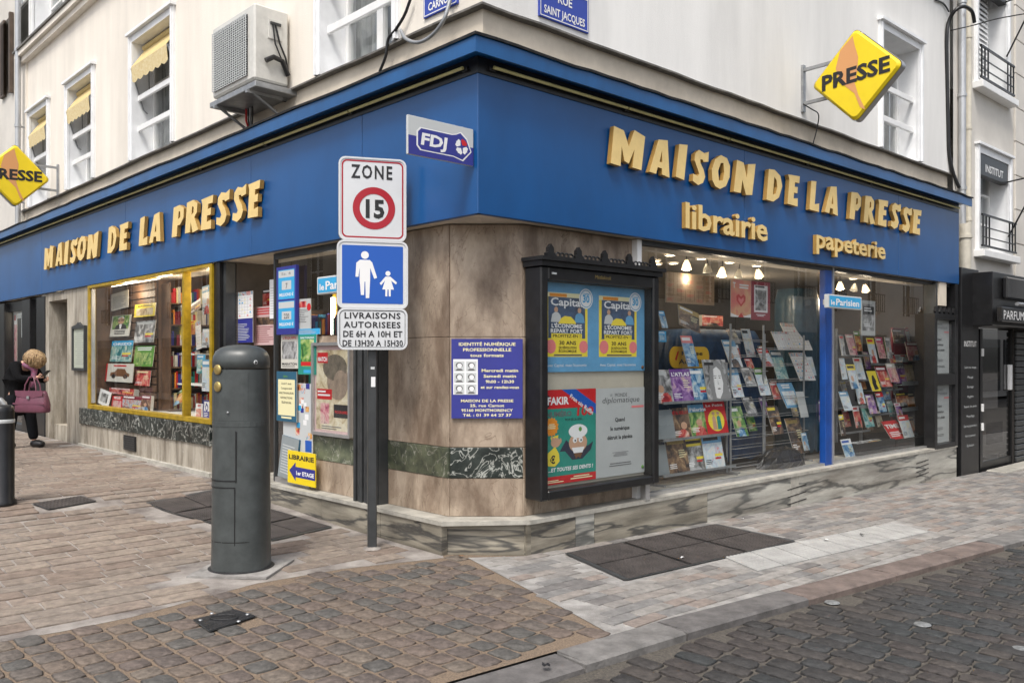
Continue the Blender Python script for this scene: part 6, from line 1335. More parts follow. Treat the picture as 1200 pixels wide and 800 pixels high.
S_(262, 340, 330, 500, .05, 'grey framed document leaning at the foot of the side window', name='framed_notice', style='sheet', bg=M['grey_p'], tc=M['lgrey_p'], roll=5, lean=.08, th=.02, base=M['petrol'], cat='notice')
def p_lib(mb, w, h):
    mb.patch(0, w, 0, h, -.0003, M['yellow_s']); mb.text('LIBRAIRIE', w * .04, h * .74, h * .2, M['ink'], y=-.001, wt='x', width=w * .92)
    mb.poly([(w * a, h * b) for a, b in ((.06, .38), (.30, .66), (.30, .52), (1.0, .52), (1.0, .20), (.30, .20), (.30, .08))], -.001, M['navy']); mb.text('1er ETAGE', w * .30, h * .28, h * .17, M['wht'], y=-.0016, wt='x', width=w * .66)
S_(299, 398, 398, 516, .04, 'yellow LIBRAIRIE sign with a dark blue arrow pointing left', name='arrow_sign', fn=p_lib, lean=0, cat='sign', base=M['yellow_s'], th=.01)
# framed magazine cover on the stone
def p_match(mb, w, h):
    mb.patch(0, w, 0, h, -.0003, M['pinkpap']); mb.patch(w * .04, w * .96, h * .03, h * .95, -.0006, PR['cream']); mb.disc(w * .66, h * .60, w * .30, -.0008, M['skin_d'], 22, h * .22); mb.disc(w * .58, h * .75, w * .34, -.0010, M['brown_p2'], 22, h * .15); mb.disc(w * .74, h * .56, w * .2, -.0012, M['skin_d'], 22, h * .16)
    mb.patch(w * .08, w * .38, h * .80, h * .92, -.0016, M['red']); mb.text('MATCH', w * .23, h * .82, h * .07, M['wht'], y=-.002, wt='x', al='c', width=w * .27); mb.patch(w * .07, w * .5, h * .38, h * .50, -.0016, M['red']); bars(mb, w * .09, w * .46, h * .40, h * .48, 2, M['wht'], -.002, .5)
    mb.patch(w * .17, w * .42, h * .1, h * .34, -.0016, PR['pink']); mb.patch(w * .55, w * .97, h * .18, h * .33, -.0016, M['ink']); mb.text('PROGRAMMES', w * .76, h * .23, h * .045, M['red'], y=-.002, wt='b', al='c', width=w * .36); bars(mb, w * .2, w * .9, h * .03, h * .08, 2, M['inkg'], -.002, .4)
ym = .09; mx0, mx1 = LF.X(367.5, ym), LF.X(413, ym) - .004; mz0, mz1 = LF.Z(390, 511, ym), LF.Z(390, 401, ym)
t = free(LF, 'framed_poster', 'aluminium framed faded magazine poster on the stone left of the dark ribbed column', 'poster', (mx0 + mx1) / 2, ym, mz0); hw = (mx1 - mx0) / 2; hh = mz1 - mz0
mb = MB(); mb.prism(rrect(-hw, hw, 0, hh, .01, 2), -.03, .025, M['alu'], None, [rrect(-hw + .03, hw - .03, .03, hh - .03, .005, 2)]); mb.box(-hw + .02, hw - .02, 0, .02, .02, hh - .02, M['offw']); mb.build('frame', t)
mb = MB(); p_match(mb, 2 * hw - .06, hh - .06); mb.xf(Matrix.Translation((-hw + .03, -.003, .03))); mb.build('print', t); mb = MB(); mb.patch(-hw + .03, hw - .03, .03, hh - .03, -.02, M['poster_glass']); mb.build('pane', t)
# Le Parisien signs
def parisien(F, label, pa, pb, pya, pyb, y, th=.05):
    x0, x1 = F.X(pa, y), F.X(pb, y); z0, z1 = F.Z((pa + pb) / 2, pyb, y), F.Z((pa + pb) / 2, pya, y); t = free(F, 'newspaper_sign', label, 'sign', (x0 + x1) / 2, y, z0, 'le Parisien signs'); hw = (x1 - x0) / 2; h = z1 - z0
    mb = MB(); mb.box(-hw, hw, -th / 2, th / 2, 0, h, M['lgrey_p'], .006); mb.build('light_box', t); mb = MB(); mb.patch(-hw * .93, hw * .93, h * .1, h * .9, -th / 2 - .002, M['cyan']); mb.text('le', -hw * .86, h * .24, h * .5, M['wht'], y=-th / 2 - .004, wt='b', width=hw * .24); mb.text('Parisien', -hw * .58, h * .24, h * .68, M['wht'], y=-th / 2 - .004, wt='b', width=hw * 1.42); mb.build('lettering', t)
    mb = MB(); mb.box(-.03, .03, -.02, .02, h + .001, h + .03, M['black']); mb.box(hw * -.6, hw * -.5, th / 2, th / 2 + .1, h * .3, h * .7, M['steel']); mb.build('bracket', t)
parisien(RF, 'light blue and white le Parisien sign on the blue window pillar', 968, 1007.5, 346.5, 362, -.08)
parisien(LF, 'light blue le Parisien sign partly behind the traffic signs', 374, 425, 322, 343, -.03)
# --- right display window
G2 = 'magazines in the right display window'
def R2(a, b, c, d, *r, **k): return put(RF, (740 + a / 5, 270 + b / 5, 740 + c / 5, 270 + d / 5), *r, **k)
def R3(a, b, c, d, *r, **k): return put(RF, (740 + a / 4, 400 + b / 4, 740 + c / 4, 400 + d / 4), *r, **k)
def R4(a, b, c, d, *r, **k): return put(RF, (860 + a / 5.714, 290 + b / 5.714, 860 + c / 5.714, 290 + d / 5.714), *r, **k)
def R5(a, b, c, d, *r, **k): return put(RF, (860 + a / 4, 400 + b / 4, 860 + c / 4, 400 + d / 4), *r, **k)
def p_cal(mb, w, h):
    mb.patch(0, w, 0, h, -.0003, M['card']); 
    for i in range(5):
        for j in range(5): bars(mb, w * (.03 + .195 * i), w * (.18 + .195 * i), h * (.05 + .155 * j), h * (.16 + .155 * j), 3, M['brown_p'] if (i + j) % 3 else M['red'], -.0006, .3)
    for i in range(6): mb.patch(w * (.3 + .09 * i), w * (.31 + .09 * i), h * .08, h * .45, -.0009, M['brown_p'])
    for k, c in enumerate('2022'): mb.text(c, w * (.66 + .08 * k), h * .84, h * .11, M['red'] if k == 2 else M['ink'], y=-.001, wt='n')
R2(200, 255, 485, 430, .9, 'large tan 2022 wall planner hanging high in the right window', name='wall_planner', fn=p_cal, lean=0, cat='calendar')
def p_T(mb, w, h):
    mb.patch(0, w, 0, h, -.0003, PR['pinkgrad']); mb.text('T', w * .1, h * .78, h * .2, M['wht'], y=-.001, wt='x'); bars(mb, w * .42, w * .9, h * .74, h * .88, 2, M['wht'], -.001, .6)
    mb.poly([(w * a, h * b) for a, b in ((.5, .28), (.28, .44), (.27, .56), (.38, .62), (.5, .55), (.62, .62), (.73, .56), (.72, .44))], -.0009, M['red']); mb.poly([(w * a, h * b) for a, b in ((.5, .34), (.36, .46), (.38, .54), (.5, .48), (.62, .54), (.64, .46))], -.0012, M['pink_p'])
    mb.poly([(w * a, h * b) for a, b in ((0, 0), (0, .1), (.3, .04), (.7, .04), (1, .1), (1, 0))], -.0012, M['wht']); mb.poly([(w * a, h * b) for a, b in ((.35, -.0), (.5, .12), (.65, 0))], -.0014, M['red'])
R2(582, 290, 699, 508, .35, 'pink and yellow poster with a white T and red heart', name='poster', fn=p_T, lean=0)
R2(700, 300, 812, 525, .35, 'dark red framed poster with a black and white photograph', name='poster', fn=lambda mb, w, h: (mb.patch(0, w, 0, h, -.0003, M['maroon_b']), mb.patch(w * .16, w * .86, h * .2, h * .9, -.0006, M['wht']), mb.patch(w * .22, w * .8, h * .25, h * .78, -.0009, PR['grey']), bars(mb, w * .22, w * .8, h * .8, h * .88, 1, M['inkg'], -.001, .6), bars(mb, w * .25, w * .75, h * .08, h * .15, 2, M['wht'], -.001, .5, True)), lean=0)
R2(287, 432, 416, 602, .5, 'black and gold folded display card tilted above the boat magazine', name='display_card', pic='dark', bg=M['brass'], roll=16, lean=.3, cat='display card')
R2(155, 470, 215, 570, .4, 'small blue flag card at the left edge of the right window', name='card', pic='blue', bg=M['cyan'], roll=-16, lean=.1)
R2(150, 590, 205, 652, .4, 'tiny light blue framed card below the flag card', name='card', style='book', pic='blue', bg=M['cyan'], lean=.05)
R2(415, 498, 536, 560, 1.5, 'pile of red boxes at the back of the shop', name='box', pic='red', lean=0, th=.3)
def p_act(mb, w, h):
    pts = rrect(0, w, 0, h, h * .3, 8); mb.poly(pts, -.0003, M['yel_o']); mb.poly([(w * .12, h * .4), (w * .18, h * .75), (w * .22, h * .8), (w * .16, h * .35)], -.0006, M['red']); mb.text('Presse', w * .55, h * .60, h * .26, M['ink'], y=-.001, wt='b', al='c', width=w * .55); mb.text('Actualité', w * .58, h * .2, h * .3, M['ink'], y=-.001, wt='b', al='c', width=w * .72)
x0, x1, y_ = RF.X(785, .62), RF.X(831, .62), .62; z0, z1 = RF.Z(808, 431, y_), RF.Z(808, 406, y_)
pc = RF.w((x0 + x1) / 2, y_, z0); mb = MB(); w_, h_ = x1 - x0, z1 - z0; mb.prism(rrect(-w_ / 2, w_ / 2, 0, h_, h_ * .42, 8), 0, .01, M['yel_o']); s_ = MB(); p_act(s_, w_, h_); s_.v = [(a - w_ / 2, b - .002, c) for a, b, c in s_.v]
ms = [s_.mats[i] for i in s_.m]; b0 = len(mb.v); mb.v += s_.v
for f, m in zip(s_.f, ms):
    if m is not M['yel_o']: mb.f.append(tuple(i + b0 for i in f)); mb.m.append(mb.mi(m)); mb.sm.append(False)
o = mb.build('rack_header', None, pc, (0, 0, RF.th)); tag(o, 'rounded orange yellow Actualité header panel above the left rack', 'sign')
items = [
 (R2, (283, 615, 397, 797), .45, 'blue magazine with a red boat standing in front of the yellow header', dict(pic='blue', bg=M['pink_p'], roll=-4)),
 (R2, (525, 640, 655, 800), .5, 'blue and white glossy magazine tilted to the right on the wire rack', dict(pic='light', bg=M['sky_p'], roll=-17)),
 (R2, (640, 575, 730, 738), .7, 'white catalogue with small figures on the upper wire rack', dict(pic='light', tc=M['ink'], roll=-3)),
 (R2, (733, 693, 838, 797), .55, 'white and red puzzle magazine right of the white catalogue', dict(pic='light', bg=M['red'], roll=-16)),
 (R2, (815, 590, 960, 700), .6, 'white planner sheet with a blue head, front of the two planners', dict(name='wall_planner', style='table', roll=-7, cat='calendar')),
 (R2, (868, 540, 1062, 700), .75, 'white planner sheet with a red head and coloured edge behind the other', dict(name='wall_planner', style='table', roll=-7, cat='calendar')),
 (R3, (120, 133, 210, 288), .35, 'grey western comic with a rider, top row far left of the left rack', dict(pic='grey', tc=M['lgrey_p'], bg=None)),
 (R3, (200, 130, 296, 282), .35, "purple and orange L'ATLAS magazine in the top row", dict(pic='purple', title="L'ATLAS", bg=M['purp'])),
 (R3, (280, 128, 370, 276), .36, 'magazine with a man in a blue suit in the top row', dict(pic='blue', bg=None)),
 (R3, (362, 85, 470, 272), .34, 'large black and white portrait magazine of a long-haired woman', dict(fn='face')),
 (R3, (120, 322, 209, 456), .36, 'empty grey plastic holder in the middle row of the left rack', dict(name='magazine_holder', fn='blank', cat='holder')),
 (R3, (202, 312, 292, 455), .36, 'black comic with a red title and a group of figures', dict(pic='dark', title='MÉTAL HURLANT', tc=M['red'])),
 (R3, (285, 297, 372, 440), .36, 'magazine with a light blue head and a garden picture', dict(pic='green', title='Pélerins', bg=M['sky_p'])),
 (R3, (358, 281, 456, 430), .36, 'red magazine with two comic figures in a yellow ring', dict(fn='ring')),
 (R3, (120, 487, 188, 625), .36, 'empty grey plastic holder in the bottom row of the left rack', dict(name='magazine_holder', fn='blank', cat='holder')),
 (R3, (180, 458, 275, 612), .36, 'dark magazine with golden church interior in the bottom row', dict(pic='dark', tc=M['brass'])),
 (R3, (267, 457, 352, 602), .36, 'magazine with a yellow head and a row of small faces', dict(pic='grey', bg=M['yel_p'], tc=M['ink'])),
 (R3, (350, 441, 441, 590), .34, 'pale blue magazine with a white robot in the bottom row', dict(pic='light', bg=M['sky_p'], tc=M['ink'])),
 (R3, (443, 126, 530, 262), .45, 'blue photo magazine hanging beside the portrait cover', dict(pic='light', bg=M['sky_p'], roll=-15)),
 (R3, (508, 121, 590, 212), .5, 'dark grey small magazine behind the wire rack post', dict(pic='grey', roll=-8)),
 (R3, (570, 125, 656, 253), .45, 'white magazine with a green corner on the wire rack', dict(pic='light', bg=M['green_p'], roll=-14)),
 (R3, (645, 193, 702, 272), .6, 'small dark red magazine half hidden by the blue leaflet', dict(pic='red', roll=-10)),
 (R3, (676, 196, 800, 311), .5, 'big light blue curled leaflet with white drawing', dict(pic='light', bg=None, style='book', bgx='sky_p', roll=-9)),
 (R3, (515, 262, 596, 351), .5, 'black magazine with a silver motif below the green cornered one', dict(pic='grey', roll=-12)),
 (R3, (456, 308, 550, 446), .42, 'dark green magazine with a small booklet in front', dict(pic='green', roll=-14)),
 (R3, (628, 305, 718, 436), .42, 'black gardening guide with big yellow flowers', dict(pic='dark', tc=M['yel_p'], roll=-9)),
 (R3, (715, 363, 830, 527), .42, 'tall dark poster magazine with a man in a red tie', dict(pic='dark', tc=M['brass'], bg=None, roll=-7)),
 (R3, (645, 42, 738, 176), .6, 'dark teal magazine with a white label below the planners', dict(pic='teal', bg=M['petrol'], roll=-6)),
 (R3, (735, 52, 865, 184), .6, 'light blue planner with red marks below the planners', dict(name='wall_planner', style='table', roll=-7, cat='calendar')),
 (R5, (290, 236, 351, 356), .42, 'blank white sheet hanging at the right of the first pane', dict(name='notice', fn='white', roll=-4)),
 (R5, (313, 430, 356, 511), .4, 'small blue pocket guide beside the dark poster magazine', dict(pic='blue', roll=-8)),
 (R4, (703, 585, 752, 722), .45, 'narrow grey fashion magazine next to the blue pillar, top rack row', dict(pic='grey', tc=M['red'], roll=-12)),
 (R4, (744, 580, 830, 720), .48, 'pink and white list magazine second in the top rack row', dict(pic='pink', roll=-12)),
 (R4, (800, 560, 862, 692), .52, 'green and orange hobby magazine third in the top rack row', dict(pic='warm', bg=M['green_p'], roll=-8)),
 (R4, (853, 356, 946, 590), .25, 'black and white leaflet taped high on the far pane', dict(name='notice', fn='leaf')),
 (R4, (885, 605, 968, 772), .5, 'white magazine with yellow balloon head in the far pane', dict(pic='light', bg=M['yel_p'], tc=M['red'], roll=-10)),
 (R4, (945, 600, 1022, 742), .6, 'magenta women magazine beside the yellow headed one', dict(pic='pink', bg=M['mag_p'], roll=-8)),
 (R4, (1008, 600, 1066, 742), .65, 'dark grey fashion magazine in the upper row of the far pane', dict(pic='grey', roll=-8)),
 (R4, (1066, 628, 1166, 762), .7, 'pale green cover with orange lines in the upper row of the far pane', dict(pic='light', bg=M['lgrey_p'], tc=M['orange_p'])),
 (R5, (820, 3, 914, 88), .55, 'dark pink cover with a baby portrait at the right of the far pane', dict(pic='pink', bg=M['maroon_p'])),
 (R5, (556, 76, 621, 178), .45, 'pale magazine with green stripe, second rack row beside the pillar', dict(pic='light', bg=M['offw'], tc=M['red'], roll=-8)),
 (R5, (492, 78, 534, 178), .45, 'light blue edged magazine pressed against the pillar', dict(pic='light', roll=-10)),
 (R5, (524, 108, 592, 222), .4, 'white health magazine with a yellow flash in the second row', dict(pic='light', bg=M['yel_p'], tc=M['ink'], roll=-12)),
 (R5, (620, 139, 692, 233), .45, 'yellow magazine with a black silhouette in the far pane', dict(fn='yell', roll=-10)),
 (R5, (657, 118, 746, 213), .5, 'plain dark red magazine leaning in the far pane', dict(pic='red', bg=M['maroon_b'], roll=-18)),
 (R5, (710, 104, 779, 190), .5, 'pale pink magazine with a dark figure, middle of the far pane', dict(pic='pink', bg=M['offw'], roll=-14)),
 (R5, (752, 106, 813, 196), .6, 'mauve ATLAS volume on the right of the far pane', dict(pic='purple', title='ATLAS', bg=M['lgr'], tc=M['wht'])),
 (R5, (813, 106, 906, 202), .6, 'brown jewellery catalogue at the right end of the middle row', dict(pic='cream', bg=None, tc=M['lyel_p'])),
 (R5, (562, 194, 619, 293), .42, 'white sports magazine in the third row beside the pillar', dict(pic='light', tc=M['blue_s'], roll=-9)),
 (R5, (613, 250, 676, 339), .45, 'purple and white comic in the third row of the far pane', dict(pic='purple', roll=-10)),
 (R5, (660, 240, 719, 331), .48, 'blue covered magazine right of the purple comic', dict(pic='blue', bg=M['red'], roll=-9)),
 (R5, (768, 240, 826, 303), .6, 'black food magazine with orange bowl in the far pane', dict(pic='warm', bg=M['ink'], tc=M['yel_p'])),
 (R5, (820, 238, 906, 318), .6, 'dark magazine with a golden brain picture', dict(pic='warm', bg=M['ink'], tc=M['lyel_p'])),
 (R5, (490, 236, 560, 325), .42, 'pale blue magazine with fine print against the pillar', dict(pic='light', bg=M['sky_p'], roll=-6)),
 (R5, (553, 305, 604, 404), .45, 'red and white puzzle booklet in the fourth row', dict(pic='red', bg=M['wht'], tc=M['red'], roll=-8)),
 (R5, (590, 300, 661, 402), .47, 'mint green magazine in the fourth row of the far pane', dict(pic='teal', bg=M['mint'], roll=-7)),
 (R5, (750, 290, 795, 352), .55, 'small lilac magazine above the red weekly', dict(pic='purple', bg=M['wht'], tc=M['mag_p'], roll=-16)),
 (R5, (686, 378, 815, 460), .45, 'red weekly with big white letters lying against the black box', dict(fn='weekly', roll=-14)),
 (R5, (765, 349, 847, 452), .42, 'white magazine with a red frame leaning on the black box', dict(pic='light', bg=M['red'], roll=-14)),
 (R5, (826, 345, 919, 437), .6, 'black magazine with golden fruit at the right end of the window', dict(pic='warm', bg=M['ink'], tc=M['lyel_p'])),
 (R5, (498, 462, 577, 566), .3, 'blue and black magazine leaning on the window floor by the pillar', dict(pic='blue', bg=M['wht'], tc=M['blue_s'], roll=-24)),
 (R5, (490, 345, 526, 442), .4, 'narrow yellow spined magazine touching the blue pillar low down', dict(pic='dark', bg=M['yel_p'], roll=-5)),
 (R2, (610, 640, 650, 700), .9, 'small black puzzle booklet behind the wire rack', dict(pic='dark')),
 (R5, (375, 205, 430, 262), .9, 'dark red magazine deep inside behind the first pane', dict(pic='red')),
 (R5, (388, 275, 436, 375), .8, 'dim poster with two purple lips deep inside the first pane', dict(name='poster', pic='purple')),
]
def f_face(mb, w, h):
    mb.patch(0, w, 0, h, -.0003, PR['grey']); P = lambda pts, y, m: mb.poly([(w * a, h * b) for a, b in pts], y, m)
    P([(.2, 0), (.16, .3), (.22, .7), (.36, .95), (.6, .98), (.8, .85), (.88, .5), (.95, .2), (1, 0)], -.0006, M['lgr']); P([(.36, .05), (.33, .45), (.4, .76), (.55, .82), (.7, .72), (.74, .4), (.66, .18), (.5, .02)], -.0009, M['wht'])
    for x in (.44, .62): mb.disc(w * x, h * .54, w * .045, -.0012, M['inkg'], 12, h * .014)
    mb.disc(w * .53, h * .27, w * .07, -.0012, M['inkg'], 12, h * .018); mb.patch(w * .38, w * .5, h * .585, h * .60, -.0012, M['inkg']); mb.patch(w * .57, w * .69, h * .585, h * .60, -.0012, M['inkg']); P([(.52, .5), (.49, .37), (.56, .37)], -.0012, M['lgrey_p']); mb.patch(w * .05, w * .45, h * .86, h * .93, -.0014, M['ink'])
    for k in range(7): P([(.2 + .02 * k, .05), (.24 + .02 * k, .5), (.34 + .02 * k, .85), (.25 + .02 * k, .5), (.215 + .02 * k, .05)], -.001, M['lgr'])
def f_ring(mb, w, h):
    mb.patch(0, w, 0, h, -.0003, M['red']); mb.disc(w * .5, h * .4, w * .38, -.0006, M['yel_p'], 28, h * .33); mb.text('Le Point', w * .5, h * .84, h * .1, M['wht'], y=-.001, wt='b', al='c', width=w * .8)
    for x, m in ((.4, M['skin_p']), (.62, M['teal_p'])): mb.poly([(w * (x + a), h * b) for a, b in ((-.1, .12), (-.08, .5), (0, .56), (.08, .5), (.1, .12))], -.0009, m); mb.disc(w * x, h * .62, w * .07, -.0012, M['skin_p'], 12, h * .055)
def f_yell(mb, w, h): mb.patch(0, w, 0, h, -.0003, M['yel_p']); mb.poly([(w * a, h * b) for a, b in ((.3, .05), (.25, .4), (.4, .75), (.6, .8), (.75, .5), (.65, .35), (.8, .1))], -.0006, M['ink'])
def f_week(mb, w, h): mb.patch(0, w, 0, h, -.0003, M['red']); mb.text('TIME', w * .5, h * .6, h * .3, M['wht'], y=-.001, wt='x', al='c', width=w * .85); bars(mb, w * .1, w * .9, h * .1, h * .4, 3, M['wht'], -.001, .5)
def f_leaf(mb, w, h): mb.patch(0, w, 0, h, -.0003, M['paper']); mb.patch(w * .08, w * .92, h * .14, h * .9, -.0006, PR['grey']); mb.patch(w * .1, w * .9, h * .6, h * .84, -.0008, M['ink']); bars(mb, w * .2, w * .8, h * .66, h * .8, 2, M['wht'], -.001, .5); bars(mb, w * .2, w * .8, h * .24, h * .34, 2, M['wht'], -.001, .4)
FN = dict(face=f_face, ring=f_ring, yell=f_yell, weekly=f_week, leaf=f_leaf, blank=lambda mb, w, h: mb.patch(0, w, 0, h, -.0003, M['grey_p']), white=lambda mb, w, h: mb.patch(0, w, 0, h, -.0003, M['lgrey_p']))
for fn_, bx, y, lb, kw in items:
    kw = dict(kw); nm = kw.get('name', 'magazine')
    if kw.get('fn') in FN: kw['fn'] = FN[kw['fn']]
    if 'bgx' in kw: kw['bg'] = M[kw.pop('bgx')]
    if nm == 'magazine': kw['grp'] = G2
    ln = 0.0 if nm in ('notice', 'poster') else .2
    fn_(*bx, y, lb, lean=ln, **kw)
# racks
def rack(label, px0, px1, y, zs, dep, zb=ZP, ztop=None, panel=True, n_post=2):
    x0, x1 = RF.X(px0, y), RF.X(px1, y); t = free(RF, 'magazine_rack', label, 'magazine rack', (x0 + x1) / 2, y, ZP, 'magazine racks in the right window'); h = (x1 - x0) / 2; ztop = ztop or zs[-1] + .3
    for x in ((-h, h) if n_post == 2 else (-h, 0, h)):
        mb = MB(); mb.box(x - .014, x + .014, .03, .06, 0, ztop - ZP, M['steel'], .003); mb.build('post', t)
        mb = MB(); mb.box(x - .014, x + .014, -.1, .2, 0, .02, M['steel']); mb.build('foot', t)
    for z in zs:
        mb = MB(); mb.box(-h, h, -dep, -dep + .012, z - ZP, z - ZP + .02, M['steel']); mb.box(-h, h, -dep, .03, z - ZP - .006, z - ZP, M['grey_p']); mb.build('shelf', t)
        mb = MB(); mb.quad((-h, .02, z - ZP), (h, .02, z - ZP), (h, .055, z - ZP + .30), (-h, .055, z - ZP + .30), M['ink']) ; mb.build('backing', t)
    return t
Zr = lambda px, py, y: RF.Z(px, py, y)
rack('steel rack with three rows of magazines at the left of the first pane', 770, 855, .42, [Zr(812, 553, .36), Zr(812, 513, .36), Zr(812, 471, .36)], .08, ztop=Zr(812, 425, .42))
def wire(label, px0, px1, y, pys, ztop):
    x0, x1 = RF.X(px0, y), RF.X(px1, y); t = free(RF, 'wire_rack', label, 'wire rack', (x0 + x1) / 2, y, ZP, 'wire racks'); h = (x1 - x0) / 2
    for x in (-h, h): mb = MB(); mb.tube([(x, 0, 0), (x, 0, ztop - ZP)], .013, M['steel'], 8); mb.build('post', t); mb = MB(); mb.tube([(x, -.12, .01), (x, .15, .01)], .012, M['steel'], 6); mb.build('foot', t)
    for py in pys:
        z = RF.Z((px0 + px1) / 2, py, y) - ZP; mb = MB(); mb.tube([(-h, 0, z), (-h, -.06, z), (h, -.06, z), (h, 0, z)], .004, M['steel'], 5); mb.tube([(-h, .01, z + .02), (h, .01, z + .02)], .004, M['steel'], 5); mb.build('wire', t)
wire('wire rack on two steel posts in the middle of the first pane', 856, 894.5, .5, [400, 418, 435, 452, 470, 487, 500, 512, 523, 534, 544], Zr(875, 380, .5))
wire('wire rack on two steel posts at the right of the first pane', 896, 942, .52, [410, 428, 446, 466, 486, 506, 518], Zr(920, 392, .52))
rack('dark stepped rack beside the blue pillar in the far pane', 984, 1012, .62, [Zr(998, 506, .6), Zr(998, 477, .6), Zr(998, 446, .6), Zr(998, 417, .6)], .1, ztop=Zr(998, 385, .6))
rack('dark stepped rack filling the middle of the far pane', 1013, 1050, .70, [Zr(1031, 485, .68), Zr(1031, 457, .68), Zr(1031, 427, .68)], .1, ztop=Zr(1031, 390, .7))
def rack_red(): 
    y = .72; x0, x1 = RF.X(1046, y), RF.X(1090, y); t = free(RF, 'magazine_rack', 'dark red tiered display with clear trays at the right end of the window', 'magazine rack', (x0 + x1) / 2, y, ZP, 'magazine racks in the right window'); h = (x1 - x0) / 2
    mb = MB(); mb.box(-h, h, .0, .03, 0, Zr(1068, 385, y) - ZP, M['maroon_p']); mb.build('back_panel', t)
    for py in (423, 450, 480, 511): mb = MB(); z = Zr(1068, py, y - .1) - ZP; mb.box(-h, h, -.14, -.002, z - .012, z, M['lgrey_p']); mb.box(-h, h, -.15, -.14, z - .012, z + .05, M['grey_p']); mb.build('tray', t)
rack_red()
# blue cloth-covered stand behind the racks, black boxes, bag
def drape(label, px0, px1, y0, y1, zb, zt, name='covered_stand', m=None):
    xa, xb = RF.X(px0, y0), RF.X(px1, y0); t = free(RF, name, label, 'covered stand', (xa + xb) / 2, (y0 + y1) / 2, ZP); h = (xb - xa) / 2; d = (y1 - y0) / 2; mb = MB(); n = 44; V = []; lv = [0, .15, .4, .7, .93, 1.0, 1.02]
    for i, l in enumerate(lv):
        for k in range(n):
            a = 2 * math.pi * k / n; c, s = math.cos(a), math.sin(a); r = 1 / (abs(c) ** 4 + abs(s) ** 4) ** .25; f = (1.0, 1.02, 1.0, .98, .95, .85, .2)[i] + .03 * math.sin(k * 2.1 + i) * (1 if i < 5 else .2)
            V.append((h * r * c * f, d * r * s * f, zb - ZP + (zt - zb) * min(l, 1.0) + (.0 if i else .03 * math.sin(k * 1.7))))
    mb.add(V, [(i * n + k, i * n + (k + 1) % n, (i + 1) * n + (k + 1) % n, (i + 1) * n + k) for i in range(len(lv) - 1) for k in range(n)] + [tuple(range((len(lv) - 1) * n, len(lv) * n))], m or M['cloth_b'], True); mb.build('cover', t)
    mb = MB(); mb.box(-h * .8, h * .8, -d * .8, d * .8, 0, zb - ZP + .05, M['black']); mb.build('base', t)
drape('large blue nylon covered stand behind the magazine racks', 806, 905, .85, 1.5, .33, Zr(850, 386, .85))
drape('tall dark blue plastic wrapped roll left of the blue pillar', 938, 966, .8, 1.25, .3, Zr(950, 338, .8), 'wrapped_stand', mat('dark_blue_wrap', (.035, .08, .12), .3, var=.35, scale=5, bump=.9, bscale=7))
def kbox(label, pa, pb, pya, pyb, y, d, grp='black boxes on the window floor'):
    xa, xb = RF.X(pa, y), RF.X(pb, y); z0, z1 = RF.Z((pa + pb) / 2, pyb, y), RF.Z((pa + pb) / 2, pya, y); t = free(RF, 'display_box', label, 'box', (xa + xb) / 2, y, max(z0, ZP), grp); h = (xb - xa) / 2; H_ = z1 - max(z0, ZP)
    mb = MB(); mb.box(-h, h, 0, .02, 0, H_, M['blackbox'], .003); mb.box(-h, -h + .02, .02, d, 0, H_, M['blackbox']); mb.box(h - .02, h, .02, d, 0, H_, M['blackbox']); mb.box(-h + .02, h - .02, .02, d, H_ * .5, H_ * .55, M['blackbox']); mb.box(-h + .02, h - .02, d - .02, d, 0, H_ * 1.35, M['blackbox']); mb.build('crate', t); return t
kbox('wide black display box with papers on the window floor in the far pane', 1006, 1049, 517, 535, .28, .5); kbox('lower black display box at the right end of the window floor', 1052, 1086, 513, 529, .28, .5)
R5(560, 455, 700, 476, .4, 'grey newspapers lying flat in the wide black box', name='newspaper', pic='grey', lean=1.2)
bm = MB(); r = random.Random(5); V = []; n = 22; x0, x1 = RF.X(897, .35), RF.X(944, .35); h = (x1 - x0) / 2
for i, (f, z) in enumerate(((1, 0), (1.02, .05), (.9, .12), (.6, .19), (.2, .22))):
    for k in range(n): a = 2 * math.pi * k / n; q = f * (1 + r.uniform(-.1, .1)); V.append((h * q * math.cos(a), .16 * q * math.sin(a), z + r.uniform(-.015, .015) * (i > 0)))
bm.add(V, [(i * n + k, i * n + (k + 1) % n, (i + 1) * n + (k + 1) % n, (i + 1) * n + k) for i in range(4) for k in range(n)] + [tuple(range(4 * n, 5 * n))], mat('black_plastic_bag', (.012, .012, .013), .28, var=0, bump=1, bscale=14))
p = RF.w((x0 + x1) / 2, .42); tag(bm.build('plastic_bag', None, (p.x, p.y, ZP), (0, 0, RF.th)), 'crumpled black plastic bag on the window floor of the first pane', 'bag')
# far notice cabinet at the end of the window
cx0, cx1, cyy = RF.X(1091.5, .03), RF.X(1118.5, .03), .03; cz0, cz1 = RF.Z(1105, 524, .03), RF.Z(1105, 368, .03)
t = free(RF, 'notice_cabinet', 'narrow black notice cabinet with two white posters at the end of the shop', 'display case', (cx0 + cx1) / 2, cyy, cz0); hw = (cx1 - cx0) / 2; hh = cz1 - cz0
mb = MB(); mb.box(-hw, -hw + .07, -.05, .1, 0, hh, M['black'], .006); mb.box(hw - .09, hw, -.05, .1, 0, hh, M['black'], .006)
for a, b in ((0, .06), (hh * .47, hh * .55), (hh - .08, hh)): mb.box(-hw + .07, hw - .09, -.048, .1, a, b, M['black'])
mb.build('frame', t); mb = MB(); mb.box(-hw + .02, hw - .02, .06, .09, .02, hh - .02, M['cab_back']); mb.build('back_panel', t)
mb = MB()
for k in range(5): mb.prism([(-hw + .1 + k * .16, hh), (-hw + .06 + k * .16, hh + .03), (-hw + .1 + k * .16, hh + .10), (-hw + .16 + k * .16, hh + .05), (-hw + .18 + k * .16, hh)], -.03, .0, M['black'])
